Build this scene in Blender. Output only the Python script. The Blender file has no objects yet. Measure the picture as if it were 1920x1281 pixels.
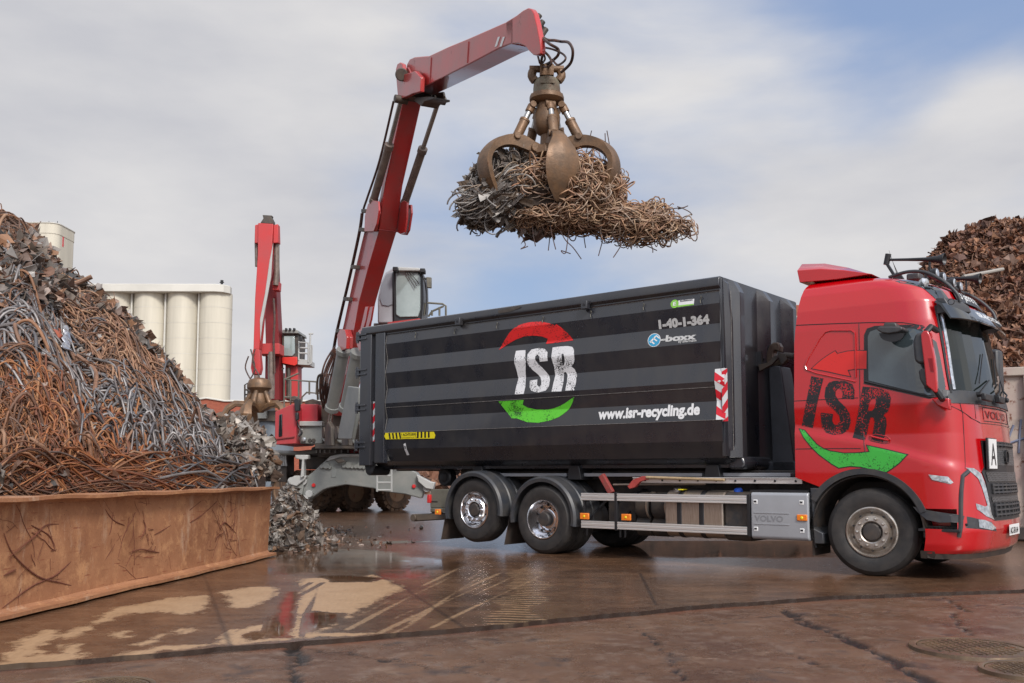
import bpy, bmesh, math, random
import numpy as np
from mathutils import Vector, Matrix, noise as mnoise
from mathutils.geometry import tessellate_polygon
random.seed(7); rng = np.random.default_rng(11)
PI = math.pi; R = math.radians
scene = bpy.context.scene
C = scene.collection

# ---------------------------------------------------------------- camera
F = 1780.0; CH = 1.2; TP = .081; PITCH = math.atan(TP); SH = 246.5 - F*TP
cam = bpy.data.cameras.new('camera'); camo = bpy.data.objects.new('camera', cam); C.objects.link(camo)
camo.location = (0, 0, CH); camo.rotation_euler = (R(90)+PITCH, 0, 0)
cam.sensor_width = 36; cam.lens = F/1920*36; cam.shift_y = SH/1920
cam.clip_start = .05; cam.clip_end = 4000
scene.camera = camo

# ---------------------------------------------------------------- light, sky, exposure
SUN_EL = R(40); SUN_AZ = R(158)          # compass style: 0 = +Y, clockwise
sd = Vector((math.sin(SUN_AZ)*math.cos(SUN_EL), math.cos(SUN_AZ)*math.cos(SUN_EL), math.sin(SUN_EL)))
sun = bpy.data.lights.new('sun', 'SUN'); sun.energy = 2.7; sun.angle = R(14); sun.color = (1.0, .95, .88)
suno = bpy.data.objects.new('sun', sun); C.objects.link(suno)
suno.rotation_euler = sd.to_track_quat('Z', 'Y').to_euler()
scene.view_settings.view_transform = 'Standard'; scene.view_settings.look = 'None'
scene.view_settings.exposure = 0.04; scene.view_settings.gamma = 1.0
w = bpy.data.worlds.new('World'); scene.world = w; w.use_nodes = True
nt = w.node_tree; nt.nodes.clear(); N = nt.nodes; L = nt.links
def nd(tree, typ, **kw):
    n = tree.nodes.new(typ)
    for k, v in kw.items():
        if k.startswith('i_'): n.inputs[k[2:].replace('_', ' ')].default_value = v
        else: setattr(n, k, v)
    return n
def wsky():
    out = nd(nt, 'ShaderNodeOutputWorld'); bg = nd(nt, 'ShaderNodeBackground')
    sky = nd(nt, 'ShaderNodeTexSky', sky_type='NISHITA', sun_disc=False, sun_elevation=SUN_EL, sun_rotation=SUN_AZ)
    sky.air_density = 1.2; sky.dust_density = 2.0
    tc = nd(nt, 'ShaderNodeTexCoord')
    sc = nd(nt, 'ShaderNodeVectorMath', operation='SCALE'); sc.inputs['Scale'].default_value = .10
    L.new(sky.outputs[0], sc.inputs[0])
    # clear air between the clouds: the physical sky, tinted a little bluer
    tint = nd(nt, 'ShaderNodeMix', data_type='RGBA'); tint.inputs[0].default_value = .62
    L.new(sc.outputs[0], tint.inputs[6]); tint.inputs[7].default_value = (.34, .46, .74, 1)
    def blob(d, p, amp):
        v = Vector(d).normalized()
        dt = nd(nt, 'ShaderNodeVectorMath', operation='DOT_PRODUCT'); L.new(tc.outputs['Generated'], dt.inputs[0]); dt.inputs[1].default_value = v
        mx = nd(nt, 'ShaderNodeMath', operation='MAXIMUM'); L.new(dt.outputs['Value'], mx.inputs[0]); mx.inputs[1].default_value = 0
        pw = nd(nt, 'ShaderNodeMath', operation='POWER'); L.new(mx.outputs[0], pw.inputs[0]); pw.inputs[1].default_value = p
        ml = nd(nt, 'ShaderNodeMath', operation='MULTIPLY'); L.new(pw.outputs[0], ml.inputs[0]); ml.inputs[1].default_value = amp
        return ml.outputs[0]
    def add(a, b):
        m = nd(nt, 'ShaderNodeMath', operation='ADD')
        for i, s in enumerate((a, b)):
            if isinstance(s, (int, float)): m.inputs[i].default_value = s
            else: L.new(s, m.inputs[i])
        return m.outputs[0]
    def dirpx(x, y): return ((x-960)/F, 1, (887-y)/F)
    mp = nd(nt, 'ShaderNodeMapping'); L.new(tc.outputs['Generated'], mp.inputs[0]); mp.inputs['Scale'].default_value = (1.2, 1.0, 3.4); mp.inputs['Rotation'].default_value = (0, R(18), 0)
    nz = nd(nt, 'ShaderNodeTexNoise', i_Scale=2.3, i_Detail=7.0, i_Roughness=.5); L.new(mp.outputs[0], nz.inputs['Vector'])
    nz.inputs['Distortion'].default_value = .25
    f = add(nz.outputs[0], .10)
    for px, p, a in (((1640, 90), 110, -.34), ((1900, 30), 160, -.30), ((1640, 285), 200, .26), ((1880, 215), 500, .40), ((1420, 380), 60, .20), ((1180, 130), 60, -.04), ((1000, 300), 60, -.10),
                     ((950, 500), 50, -.24), ((330, 100), 18, .20), ((1500, 460), 80, .14), ((240, 300), 30, .10), ((1250, 560), 120, -.08), ((1900, 180), 500, .22)):
        f = add(f, blob(dirpx(*px), p, a))
    rp = nd(nt, 'ShaderNodeValToRGB'); L.new(f, rp.inputs[0])
    rp.color_ramp.elements[0].position = .28; rp.color_ramp.elements[1].position = .78
    rp.color_ramp.interpolation = 'EASE'
    # cloud brightness
    nz2 = nd(nt, 'ShaderNodeTexNoise', i_Scale=3.0, i_Detail=7.0, i_Roughness=.52); L.new(mp.outputs[0], nz2.inputs['Vector'])
    cr = nd(nt, 'ShaderNodeValToRGB'); L.new(nz2.outputs[0], cr.inputs[0])
    cr.color_ramp.elements[0].position = .3; cr.color_ramp.elements[0].color = (.56, .565, .605, 1)
    cr.color_ramp.elements[1].position = .7; cr.color_ramp.elements[1].color = (.76, .745, .74, 1)
    mix = nd(nt, 'ShaderNodeMix', data_type='RGBA'); L.new(rp.outputs[0], mix.inputs[0]); L.new(tint.outputs[2], mix.inputs[6]); L.new(cr.outputs[0], mix.inputs[7])
    g = blob(sd, 5, 2.0); g2 = add(g, blob((0.1, -.5, .8), 2, .45))
    br = add(g2, 1.0)
    s2 = nd(nt, 'ShaderNodeVectorMath', operation='SCALE'); L.new(mix.outputs[2], s2.inputs[0]); L.new(br, s2.inputs['Scale'])
    L.new(s2.outputs[0], bg.inputs[0]); bg.inputs[1].default_value = 1.0
    L.new(bg.outputs[0], out.inputs[0])
wsky()

# ---------------------------------------------------------------- calibration helpers (photo measurements -> metres)
_U = Vector((0, -math.sin(PITCH), math.cos(PITCH))); _F = Vector((0, math.cos(PITCH), math.sin(PITCH))); _C = Vector((0, 0, CH))
def ray(x, y): return _F*F + Vector((1, 0, 0))*(x-960) - _U*(y-640.5-SH)
def at(x, y, Y): d = ray(x, y); return _C + d*(Y/d.y)
def onz(x, y, z=0.0): d = ray(x, y); return _C + d*((z-CH)/d.z)
TO = Vector((0.4387, 14.2097, 0)); TPHI = R(39.4)
TU_ = Vector((math.cos(TPHI), -math.sin(TPHI), 0)); TV_ = Vector((math.sin(TPHI), math.cos(TPHI), 0))
def T(x, y, v=0.0):
    d = ray(x, y); t = ((TO+TV_*v-_C).dot(TV_))/d.dot(TV_); q = _C+d*t
    return ((q-TO).dot(TU_), q.z)
def TP3(x, y, v=0.0): u, z = T(x, y, v); return Vector((u, v, z))

# ---------------------------------------------------------------- object helpers
def tag(o, label=None, cat=None, group=None, kind=None):
    if label: o['label'] = label
    if cat: o['category'] = cat
    if group: o['group'] = group
    if kind: o['kind'] = kind
    return o
def thing(name, label, cat, loc=(0, 0, 0), rz=0, group=None):
    o = bpy.data.objects.new(name, None); C.objects.link(o); o.empty_display_size = .2
    o.location = loc; o.rotation_euler = (0, 0, rz); tag(o, label, cat, group)
    return o
def wmat(o):
    m = Matrix.LocRotScale(o.location, o.rotation_euler, o.scale)
    return (wmat(o.parent) @ m) if o.parent else m
class MB:
    def __init__(s): s.v = []; s.f = []
    def add(s, vs, fs):
        b = len(s.v); s.v += [Vector(p) for p in vs]; s.f += [tuple(i+b for i in f) for f in fs]; return s
    def box(s, lo, hi, rot=None, piv=None):
        x0, y0, z0 = lo; x1, y1, z1 = hi
        vs = [Vector(p) for p in ((x0,y0,z0),(x1,y0,z0),(x1,y1,z0),(x0,y1,z0),(x0,y0,z1),(x1,y0,z1),(x1,y1,z1),(x0,y1,z1))]
        if rot is not None:
            c = Vector(piv) if piv is not None else (vs[0]+vs[6])/2
            vs = [rot @ (p-c) + c for p in vs]
        return s.add(vs, [(0,3,2,1),(4,5,6,7),(0,1,5,4),(1,2,6,5),(2,3,7,6),(3,0,4,7)])
    def bar(s, p, q, w, h, up=(0, 0, 1)):
        p = Vector(p); q = Vector(q); d = (q-p).normalized(); u = Vector(up)
        a = d.cross(u)
        if a.length < 1e-4: a = d.cross(Vector((1, 0, 0)))
        a.normalize(); b = a.cross(d).normalized()
        a = a*w/2; b = b*h/2
        return s.add([p-a-b, p+a-b, p+a+b, p-a+b, q-a-b, q+a-b, q+a+b, q-a+b], [(0,1,2,3),(7,6,5,4),(0,4,5,1),(1,5,6,2),(2,6,7,3),(3,7,4,0)])
    def cyl(s, p, q, r, r2=None, n=20):
        p = Vector(p); q = Vector(q); d = (q-p).normalized(); r2 = r if r2 is None else r2
        a = d.orthogonal().normalized(); b = d.cross(a)
        vs = []
        for c, rr in ((p, r), (q, r2)):
            for i in range(n):
                t = 2*PI*i/n; vs.append(c + a*math.cos(t)*rr + b*math.sin(t)*rr)
        fs = [(i, (i+1) % n, n+(i+1) % n, n+i) for i in range(n)] + [tuple(range(n-1, -1, -1)), tuple(range(n, 2*n))]
        return s.add(vs, fs)
    def tube(s, pts, r, n=8, smooth=0):
        pts = [Vector(p) for p in pts]
        if smooth: pts = crom(pts, smooth)
        d0 = (pts[1]-pts[0]).normalized(); a = d0.orthogonal().normalized(); vs = []
        m = len(pts)
        for i, p in enumerate(pts):
            d = (pts[min(i+1, m-1)]-pts[max(i-1, 0)]).normalized()
            a = (a - d*a.dot(d))
            a = a.normalized() if a.length > 1e-6 else d.orthogonal().normalized()
            b = d.cross(a); rr = r[i] if isinstance(r, (list, tuple)) and not smooth else (r if not isinstance(r, (list, tuple)) else r[0])
            for k in range(n):
                t = 2*PI*k/n; vs.append(p + a*math.cos(t)*rr + b*math.sin(t)*rr)
        fs = [(i*n+k, i*n+(k+1) % n, (i+1)*n+(k+1) % n, (i+1)*n+k) for i in range(m-1) for k in range(n)]
        fs += [tuple(range(n-1, -1, -1)), tuple((m-1)*n+k for k in range(n))]
        return s.add(vs, fs)
    def prism(s, poly, vec):
        vec = Vector(vec); a = [Vector(p) for p in poly]; n = len(a)
        return s.add(a+[p+vec for p in a], [tuple(range(n-1, -1, -1)), tuple(range(n, 2*n))] + [(i, (i+1) % n, n+(i+1) % n, n+i) for i in range(n)])
    def lathe(s, prof, o, ax, n=32, closed=False, cap=True):
        o = Vector(o); ax = Vector(ax).normalized(); a = ax.orthogonal().normalized(); b = ax.cross(a); vs = []
        for r, h in prof:
            for i in range(n):
                t = 2*PI*i/n; vs.append(o + ax*h + a*math.cos(t)*r + b*math.sin(t)*r)
        m = len(prof)
        fs = [(j*n+i, j*n+(i+1) % n, (j+1)*n+(i+1) % n, (j+1)*n+i) for j in range(m-1) for i in range(n)]
        if closed: fs += [((m-1)*n+i, (m-1)*n+(i+1) % n, (i+1) % n, i) for i in range(n)]
        elif cap: fs += [tuple(range(n-1, -1, -1)), tuple((m-1)*n+i for i in range(n))]
        return s.add(vs, fs)
    def loft(s, rings, cap=True):
        n = len(rings[0]); vs = [p for r_ in rings for p in r_]; m = len(rings)
        fs = [(j*n+i, j*n+(i+1) % n, (j+1)*n+(i+1) % n, (j+1)*n+i) for j in range(m-1) for i in range(n)]
        if cap: fs += [tuple(range(n-1, -1, -1)), tuple((m-1)*n+i for i in range(n))]
        return s.add(vs, fs)
    def split(s, name, m, parent=None, **kw):
        par = list(range(len(s.v)))
        def fd(i):
            while par[i] != i: par[i] = par[par[i]]; i = par[i]
            return i
        for f in s.f:
            for i in f[1:]: par[fd(i)] = fd(f[0])
        grp = {}
        for f in s.f: grp.setdefault(fd(f[0]), []).append(f)
        out = []
        for fs in grp.values():
            ids = sorted({i for f in fs for i in f}); mp = {i: k for k, i in enumerate(ids)}; q = MB(); q.v = [s.v[i] for i in ids]; q.f = [tuple(mp[i] for i in f) for f in fs]; out.append(q.build(name, m, parent, **kw))
        return out
    def build(s, name, m, parent=None, local=True, bevel=0, smooth=32, seg=2):
        vs = s.v
        if parent is not None and not local:
            inv = wmat(parent).inverted(); vs = [inv @ p for p in vs]
        me = bpy.data.meshes.new(name); me.from_pydata([tuple(p) for p in vs], [], s.f)
        bm = bmesh.new(); bm.from_mesh(me); bmesh.ops.recalc_face_normals(bm, faces=bm.faces); bm.to_mesh(me); bm.free()
        me.materials.append(m)
        if smooth:
            me.shade_smooth(); me.set_sharp_from_angle(angle=R(smooth))
        o = bpy.data.objects.new(name, me); C.objects.link(o)
        if parent is not None: o.parent = parent
        if bevel:
            b = o.modifiers.new('bevel', 'BEVEL'); b.width = bevel; b.segments = seg; b.limit_method = 'ANGLE'; b.angle_limit = R(40)
        return o
def crom(pts, k):
    out = []; n = len(pts)
    for i in range(n-1):
        p0 = pts[max(i-1, 0)]; p1 = pts[i]; p2 = pts[i+1]; p3 = pts[min(i+2, n-1)]
        for j in range(k):
            t = j/k
            out.append(.5*((2*p1) + (p2-p0)*t + (2*p0-5*p1+4*p2-p3)*t*t + (3*p1-p0-3*p2+p3)*t**3))
    out.append(pts[-1]); return out
def copy_tree(o, parent=None):
    c = o.copy(); C.objects.link(c); c.parent = parent
    for ch in list(o.children): copy_tree(ch, c)
    return c
def npmesh(name, verts, faces, m, smooth=True):
    verts = np.ascontiguousarray(verts, dtype=np.float32); faces = np.ascontiguousarray(faces, dtype=np.int32)
    k = faces.shape[1]; me = bpy.data.meshes.new(name)
    me.vertices.add(len(verts)); me.vertices.foreach_set('co', verts.ravel())
    me.loops.add(faces.size); me.loops.foreach_set('vertex_index', faces.ravel())
    me.polygons.add(len(faces)); me.polygons.foreach_set('loop_start', np.arange(0, faces.size, k, dtype=np.int32))
    try: me.polygons.foreach_set('loop_total', np.full(len(faces), k, dtype=np.int32))
    except Exception: pass
    me.update(calc_edges=True); me.validate()
    me.polygons.foreach_set('use_smooth', np.full(len(me.polygons), smooth)); me.materials.append(m)
    o = bpy.data.objects.new(name, me); C.objects.link(o); return o

# ---------------------------------------------------------------- materials
def pmat(name, col, rough=.5, metal=0, var=.0, col2=None, vscale=2.0, bump=0, bscale=30, rust=0, rcol=(.16, .055, .02), rscale=6, coat=0, rvar=.0, island=None, spec=.5, stretch=None, emit=None):
    m = bpy.data.materials.new(name); m.use_nodes = True; t = m.node_tree; b = t.nodes['Principled BSDF']; lk = t.links
    b.inputs['Roughness'].default_value = rough; b.inputs['Metallic'].default_value = metal
    b.inputs['Coat Weight'].default_value = coat; b.inputs['Coat Roughness'].default_value = .06
    b.inputs['Specular IOR Level'].default_value = spec
    c = (*col, 1); b.inputs['Base Color'].default_value = c
    if emit: b.inputs['Emission Color'].default_value = (*emit[0], 1); b.inputs['Emission Strength'].default_value = emit[1]
    tc = nd(t, 'ShaderNodeTexCoord'); vec = tc.outputs['Object']
    if stretch:
        mp = nd(t, 'ShaderNodeMapping'); mp.inputs['Scale'].default_value = stretch; lk.new(vec, mp.inputs[0]); vec = mp.outputs[0]
    cur = None; rcur = None
    if island:
        g = nd(t, 'ShaderNodeNewGeometry'); rp = nd(t, 'ShaderNodeValToRGB'); lk.new(g.outputs['Random Per Island'], rp.inputs[0])
        el = rp.color_ramp.elements; rp.color_ramp.interpolation = 'LINEAR'
        for i, cc in enumerate(island):
            pos = i/(len(island)-1)
            e = el[i] if i < 2 and len(island) > 1 and i == 0 else (el[len(el)-1] if i == len(island)-1 else el.new(pos))
            e.position = pos; e.color = (*cc, 1)
        cur = rp.outputs[0]
    if var or col2:
        nz = nd(t, 'ShaderNodeTexNoise', i_Scale=vscale, i_Detail=8.0, i_Roughness=.62); lk.new(vec, nz.inputs['Vector'])
        rp = nd(t, 'ShaderNodeValToRGB'); rp.color_ramp.elements[0].position = .36; rp.color_ramp.elements[1].position = .64; lk.new(nz.outputs[0], rp.inputs[0])
        mx = nd(t, 'ShaderNodeMix', data_type='RGBA'); lk.new(rp.outputs[0], mx.inputs[0])
        if cur: 
            lk.new(cur, mx.inputs[6]); m2 = nd(t, 'ShaderNodeMix', data_type='RGBA', blend_type='MULTIPLY'); m2.inputs[0].default_value = 1
            lk.new(cur, m2.inputs[6]); k = 1-var; m2.inputs[7].default_value = (k, k, k, 1); lk.new(m2.outputs[2], mx.inputs[7])
        else:
            mx.inputs[6].default_value = c; c2 = col2 if col2 else tuple(x*(1-var) for x in col); mx.inputs[7].default_value = (*c2, 1)
        cur = mx.outputs[2]
        if rvar:
            mr = nd(t, 'ShaderNodeMapRange'); lk.new(nz.outputs[0], mr.inputs[0]); mr.inputs[1].default_value = .3; mr.inputs[2].default_value = .7
            mr.inputs[3].default_value = max(rough-rvar, .02); mr.inputs[4].default_value = rough+rvar; rcur = mr.outputs[0]
    if rust:
        nz = nd(t, 'ShaderNodeTexNoise', i_Scale=rscale, i_Detail=10.0, i_Roughness=.72); lk.new(vec, nz.inputs['Vector'])
        rp = nd(t, 'ShaderNodeValToRGB'); e = rp.color_ramp.elements; e[0].position = .72-rust*.4; e[1].position = e[0].position+.06; lk.new(nz.outputs[0], rp.inputs[0])
        mx = nd(t, 'ShaderNodeMix', data_type='RGBA'); lk.new(rp.outputs[0], mx.inputs[0])
        if cur: lk.new(cur, mx.inputs[6])
        else: mx.inputs[6].default_value = c
        mx.inputs[7].default_value = (*rcol, 1); cur = mx.outputs[2]
        mr = nd(t, 'ShaderNodeMix', data_type='FLOAT'); lk.new(rp.outputs[0], mr.inputs[0])
        if rcur: lk.new(rcur, mr.inputs[2])
        else: mr.inputs[2].default_value = rough
        mr.inputs[3].default_value = .8; rcur = mr.outputs[0]
        if metal:
            mm = nd(t, 'ShaderNodeMath', operation='SUBTRACT'); mm.inputs[0].default_value = metal; mm.use_clamp = True; lk.new(rp.outputs[0], mm.inputs[1]); lk.new(mm.outputs[0], b.inputs['Metallic'])
    if cur: lk.new(cur, b.inputs['Base Color'])
    if rcur: lk.new(rcur, b.inputs['Roughness'])
    if bump:
        nz = nd(t, 'ShaderNodeTexNoise', i_Scale=bscale, i_Detail=6.0); lk.new(vec, nz.inputs['Vector'])
        bp = nd(t, 'ShaderNodeBump'); bp.inputs['Strength'].default_value = bump; bp.inputs['Distance'].default_value = .02; lk.new(nz.outputs[0], bp.inputs['Height']); lk.new(bp.outputs[0], b.inputs['Normal'])
    return m
M = {}
M['cab_red'] = pmat('cab_red', (.46, .0012, .004), .22, coat=1.0, var=.08, vscale=1.2, spec=.5)
M['boom_red'] = pmat('boom_red', (.46, .020, .018), .34, col2=(.34, .045, .04), vscale=1.3, rust=.24, rcol=(.22, .06, .045), rscale=4, coat=.5, bump=.05, bscale=8)
M['far_red'] = pmat('far_red', (.50, .035, .035), .5, col2=(.42, .05, .05), vscale=1.0, rust=.22, rcol=(.2, .05, .04))
M['black_paint'] = pmat('black_paint', (.016, .018, .025), .30, col2=(.028, .027, .029), vscale=2.2, rvar=.08, bump=.16, bscale=1.6, coat=.35, spec=.7, stretch=(1.3, 1.3, .6))
M['black_trim'] = pmat('black_trim', (.018, .018, .020), .42, var=.2, bump=.05, bscale=60)
M['plastic'] = pmat('plastic', (.028, .032, .040), .45, col2=(.055, .052, .05), vscale=5, bump=.05, bscale=90)
M['chassis'] = pmat('chassis', (.022, .022, .024), .6, col2=(.06, .045, .035), vscale=6, bump=.1)
M['tyre'] = pmat('tyre', (.016, .015, .015), .62, col2=(.034, .029, .026), vscale=7, bump=.12, bscale=60)
M['muddy_tyre'] = pmat('muddy_tyre', (.05, .032, .022), .9, col2=(.14, .08, .045), vscale=4, bump=.3)
M['chrome'] = pmat('chrome', (.86, .86, .88), .16, 1.0, var=.15, vscale=12, rvar=.05)
M['steel_rim'] = pmat('steel_rim', (.55, .52, .48), .32, .85, col2=(.34, .28, .23), vscale=9, rvar=.1, rust=.12, rscale=14)
M['alu'] = pmat('alu', (.74, .73, .71), .32, .6, var=.12, vscale=2, stretch=(.3, 1, 1))
M['tank_alu'] = pmat('tank_alu', (.46, .39, .33), .36, .75, col2=(.33, .27, .22), vscale=10, stretch=(14, 1, 1))
M['grey_panel'] = pmat('grey_panel', (.36, .37, .39), .40, .25, var=.1, vscale=3)
M['rubber'] = pmat('rubber', (.03, .025, .022), .7, col2=(.06, .04, .03), vscale=4)
M['hose'] = pmat('hose', (.03, .022, .02), .5, col2=(.10, .045, .03), vscale=8)
M['white'] = pmat('white', (.72, .72, .71), .4, var=.05)
M['letter_dark'] = pmat('letter_dark', (.015, .015, .017), .4)
M['orange_lens'] = pmat('orange_lens', (.85, .22, .02), .2, coat=.6, var=.2, vscale=40)
M['red_lens'] = pmat('red_lens', (.55, .02, .02), .2, coat=.6)
M['lamp_glass'] = pmat('lamp_glass', (.62, .65, .68), .10, .5, var=.55, vscale=22, coat=.8)
M['glass_dark'] = pmat('glass_dark', (.012, .016, .018), .05, 0, spec=.9, coat=.6, var=.3, vscale=2)
M['glass_side'] = pmat('glass_side', (.055, .075, .085), .05, 0, spec=.9, coat=.7, var=.4, vscale=1.2)
M['glass_cab'] = pmat('glass_cab', (.22, .27, .26), .06, 0, spec=.9, coat=.7, col2=(.34, .40, .39), vscale=.8)  # pale base colours stand in for sky light seen through the panes
M['sign_red'] = pmat('sign_red', (.62, .015, .03), .35)
M['sign_yellow'] = pmat('sign_yellow', (.78, .66, .02), .4)
M['green'] = pmat('green', (.05, .42, .06), .4)
M['olive'] = pmat('olive', (.15, .14, .11), .55, var=.3, vscale=5, rust=.16)
M['mach_grey'] = pmat('mach_grey', (.18, .19, .18), .5, col2=(.24, .24, .22), vscale=2.0, rust=.2, rcol=(.13, .09, .06), rscale=5, bump=.05, bscale=20)
M['mach_light'] = pmat('mach_light', (.42, .42, .40), .5, var=.12, vscale=1.5, rust=.12, rscale=5)
M['mach_dark'] = pmat('mach_dark', (.035, .032, .03), .6, col2=(.10, .075, .055), vscale=3, bump=.1)
M['rod'] = pmat('rod', (.45, .44, .42), .22, .9, var=.2, vscale=5)
M['barrel'] = pmat('barrel', (.13, .10, .085), .5, .2, col2=(.22, .17, .14), vscale=5, bump=.1)
M['grapple'] = pmat('grapple', (.19, .105, .052), .5, .25, col2=(.11, .068, .04), vscale=4, rvar=.12, rust=.3, rcol=(.10, .045, .02), rscale=9, bump=.22, bscale=25)
M['grapple_olive'] = pmat('grapple_olive', (.17, .15, .10), .5, .2, col2=(.12, .08, .05), vscale=6, rust=.3, bump=.15)
# ---------------------------------------------------------------- ground
def interp(x, xs, ys): return np.interp(x, xs, ys)
def poly_sd(px, py, poly):
    """signed distance (inside > 0) of points to a closed polygon"""
    P = np.array(poly); Q = np.roll(P, -1, 0); d = np.full(px.shape, 1e9); ins = np.zeros(px.shape, bool)
    for (ax, ay), (bx, by) in zip(P, Q):
        ex, ey = bx-ax, by-ay; t = np.clip(((px-ax)*ex+(py-ay)*ey)/(ex*ex+ey*ey+1e-12), 0, 1)
        d = np.minimum(d, np.hypot(px-ax-t*ex, py-ay-t*ey))
        c = (ay > py) != (by > py)
        with np.errstate(divide='ignore', invalid='ignore'): xx = ax+(py-ay)*ex/(ey if ey != 0 else 1e-12)
        ins ^= c & (px < xx)
    return np.where(ins, d, -d)
def gp(pts): return [tuple(onz(x, y))[:2] for x, y in pts]
EDGE = [(-400, 1281), (0, 1248), (430, 1213), (860, 1178), (1070, 1158), (1300, 1136), (1560, 1118), (1920, 1105), (2400, 1090)]
edge = [onz(x, y) for x, y in EDGE]
edge = [Vector((-40, edge[0].y-(40+edge[0].x)*.35, 0))] + edge + [Vector((60, edge[-1].y+20, 0))]
ex_, ey_ = [p.x for p in edge], [p.y for p in edge]
def edge_y(X): return np.interp(X, ex_, ey_)
def axis(lo, a, b, hi, fine, n=40):
    l = -np.geomspace(1, abs(lo-a)+1, n)[::-1]+1+a; h = np.geomspace(1, hi-b+1, n)-1+b
    return np.concatenate([l[:-1], np.arange(a, b, fine), h])
def ground_mat():
    m = bpy.data.materials.new('wet_yard_concrete'); m.use_nodes = True; t = m.node_tree; b = t.nodes['Principled BSDF']; lk = t.links
    tc = nd(t, 'ShaderNodeTexCoord'); o = tc.outputs['Object']
    def noise(sc, det=8, ro=.6, dist=0, st=None):
        v = o
        if st: mp = nd(t, 'ShaderNodeMapping'); mp.inputs['Scale'].default_value = st; lk.new(o, mp.inputs[0]); v = mp.outputs[0]
        n = nd(t, 'ShaderNodeTexNoise', i_Scale=sc, i_Detail=float(det), i_Roughness=ro); n.inputs['Distortion'].default_value = dist; lk.new(v, n.inputs['Vector']); return n.outputs[0]
    def ramp(s, p0, p1, c0=(0, 0, 0, 1), c1=(1, 1, 1, 1)):
        r = nd(t, 'ShaderNodeValToRGB'); r.color_ramp.elements[0].position = p0; r.color_ramp.elements[1].position = p1
        r.color_ramp.elements[0].color = c0; r.color_ramp.elements[1].color = c1; lk.new(s, r.inputs[0]); return r.outputs[0]
    def mth(op, a, b_):
        n = nd(t, 'ShaderNodeMath', operation=op)
        for i, s in enumerate((a, b_)):
            if isinstance(s, (int, float)): n.inputs[i].default_value = s
            else: lk.new(s, n.inputs[i])
        return n.outputs[0]
    def mixc(f, a, c):
        n = nd(t, 'ShaderNodeMix', data_type='RGBA'); 
        if isinstance(f, float): n.inputs[0].default_value = f
        else: lk.new(f, n.inputs[0])
        for i, s in ((6, a), (7, c)):
            if isinstance(s, tuple): n.inputs[i].default_value = s
            else: lk.new(s, n.inputs[i])
        return n.outputs[2]
    def attr(n): a = nd(t, 'ShaderNodeAttribute'); a.attribute_name = n; return a.outputs['Fac']
    base = mixc(ramp(noise(.9, 9, .65), .3, .7), (.034, .014, .007, 1), (.100, .048, .024, 1))
    base = mixc(ramp(noise(14, 6, .7), .45, .75), base, (.13, .085, .055, 1))
    base = mixc(ramp(noise(160, 3, .7), .58, .70), base, (.15, .10, .07, 1))
    mud = ramp(noise(1.1, 9, .68, .6, (1.0, 1.9, 1)), .46, .64); base = mixc(mth('MULTIPLY', mud, .75), base, mixc(ramp(noise(7, 8, .7, .4, (1, 2.4, 1)), .35, .65), (.13, .062, .032, 1), (.20, .115, .066, 1)))
    # dried silt: attribute holds a signed distance in metres, roughened by noise
    s1 = mth('ADD', attr('silt'), mth('ADD', mth('MULTIPLY', mth('SUBTRACT', noise(4, 9, .72), .5), .52), mth('MULTIPLY', mth('SUBTRACT', noise(26, 5, .7), .5), .12)))
    silt = ramp(mth('ADD', mth('MULTIPLY', s1, 6), .5), .36, .72); silt = mth('MULTIPLY', silt, ramp(mth('ADD', noise(3.5, 8, .75, .8, (1.6, .7, 1)), mth('MULTIPLY', attr('silt'), .8)), .34, .52))
    siltc = mixc(ramp(noise(3, 8), .3, .7), (.34, .205, .105, 1), (.42, .27, .15, 1))
    siltc = mixc(ramp(noise(6, 6, .6, 0, (9, 1, 1)), .45, .8), siltc, (.27, .16, .085, 1))
    tr = ramp(mth('ADD', attr('track'), mth('MULTIPLY', mth('SUBTRACT', noise(13, 7, .75), .5), 1.1)), .35, .62)
    silt2 = mth('MULTIPLY', silt, mth('SUBTRACT', 1.0, tr))
    base = mixc(silt2, base, siltc)
    pale = ramp(mth('ADD', attr('pale'), mth('MULTIPLY', mth('SUBTRACT', noise(9, 9, .78), .5), 2.2)), .50, .85)
    base = mixc(mth('MULTIPLY', pale, .62), base, (.40, .26, .15, 1))
    wet = ramp(mth('ADD', mth('MULTIPLY', attr('water'), 3), mth('MULTIPLY', noise(.55, 6, .55, .4), 1.0)), .34, .56)
    dry = ramp(attr('dry'), 0, 1)
    wet = mth('MULTIPLY', wet, mth('SUBTRACT', 1.0, dry))
    wet = mth('MULTIPLY', wet, mth('SUBTRACT', 1.0, silt2))
    jn = attr('joint')
    base = mixc(jn, base, (.018, .012, .010, 1))
    ro = nd(t, 'ShaderNodeMapRange'); lk.new(wet, ro.inputs[0]); ro.inputs[3].default_value = .22; ro.inputs[4].default_value = .055
    ro2 = mth('ADD', ro.outputs[0], mth('MULTIPLY', silt2, .18))
    ro3 = mth('ADD', ro2, mth('MULTIPLY', ramp(noise(11, 5), .35, .7), .06))
    deep = ramp(mth('ADD', mth('MULTIPLY', attr('water'), 9), mth('MULTIPLY', mth('SUBTRACT', noise(4, 6), .5), .9)), .55, .8)
    ro4 = nd(t, 'ShaderNodeMix', data_type='FLOAT'); lk.new(deep, ro4.inputs[0]); lk.new(ro3, ro4.inputs[2]); ro4.inputs[3].default_value = .035
    lk.new(ro4.outputs[0], b.inputs['Roughness']); lk.new(base, b.inputs['Base Color'])
    b.inputs['Specular IOR Level'].default_value = .6
    h = mth('ADD', mth('MULTIPLY', noise(60, 5, .7), .35), mth('MULTIPLY', noise(7, 6, .6), .9))
    h = mth('ADD', h, mth('MULTIPLY', silt2, .25))
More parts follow.
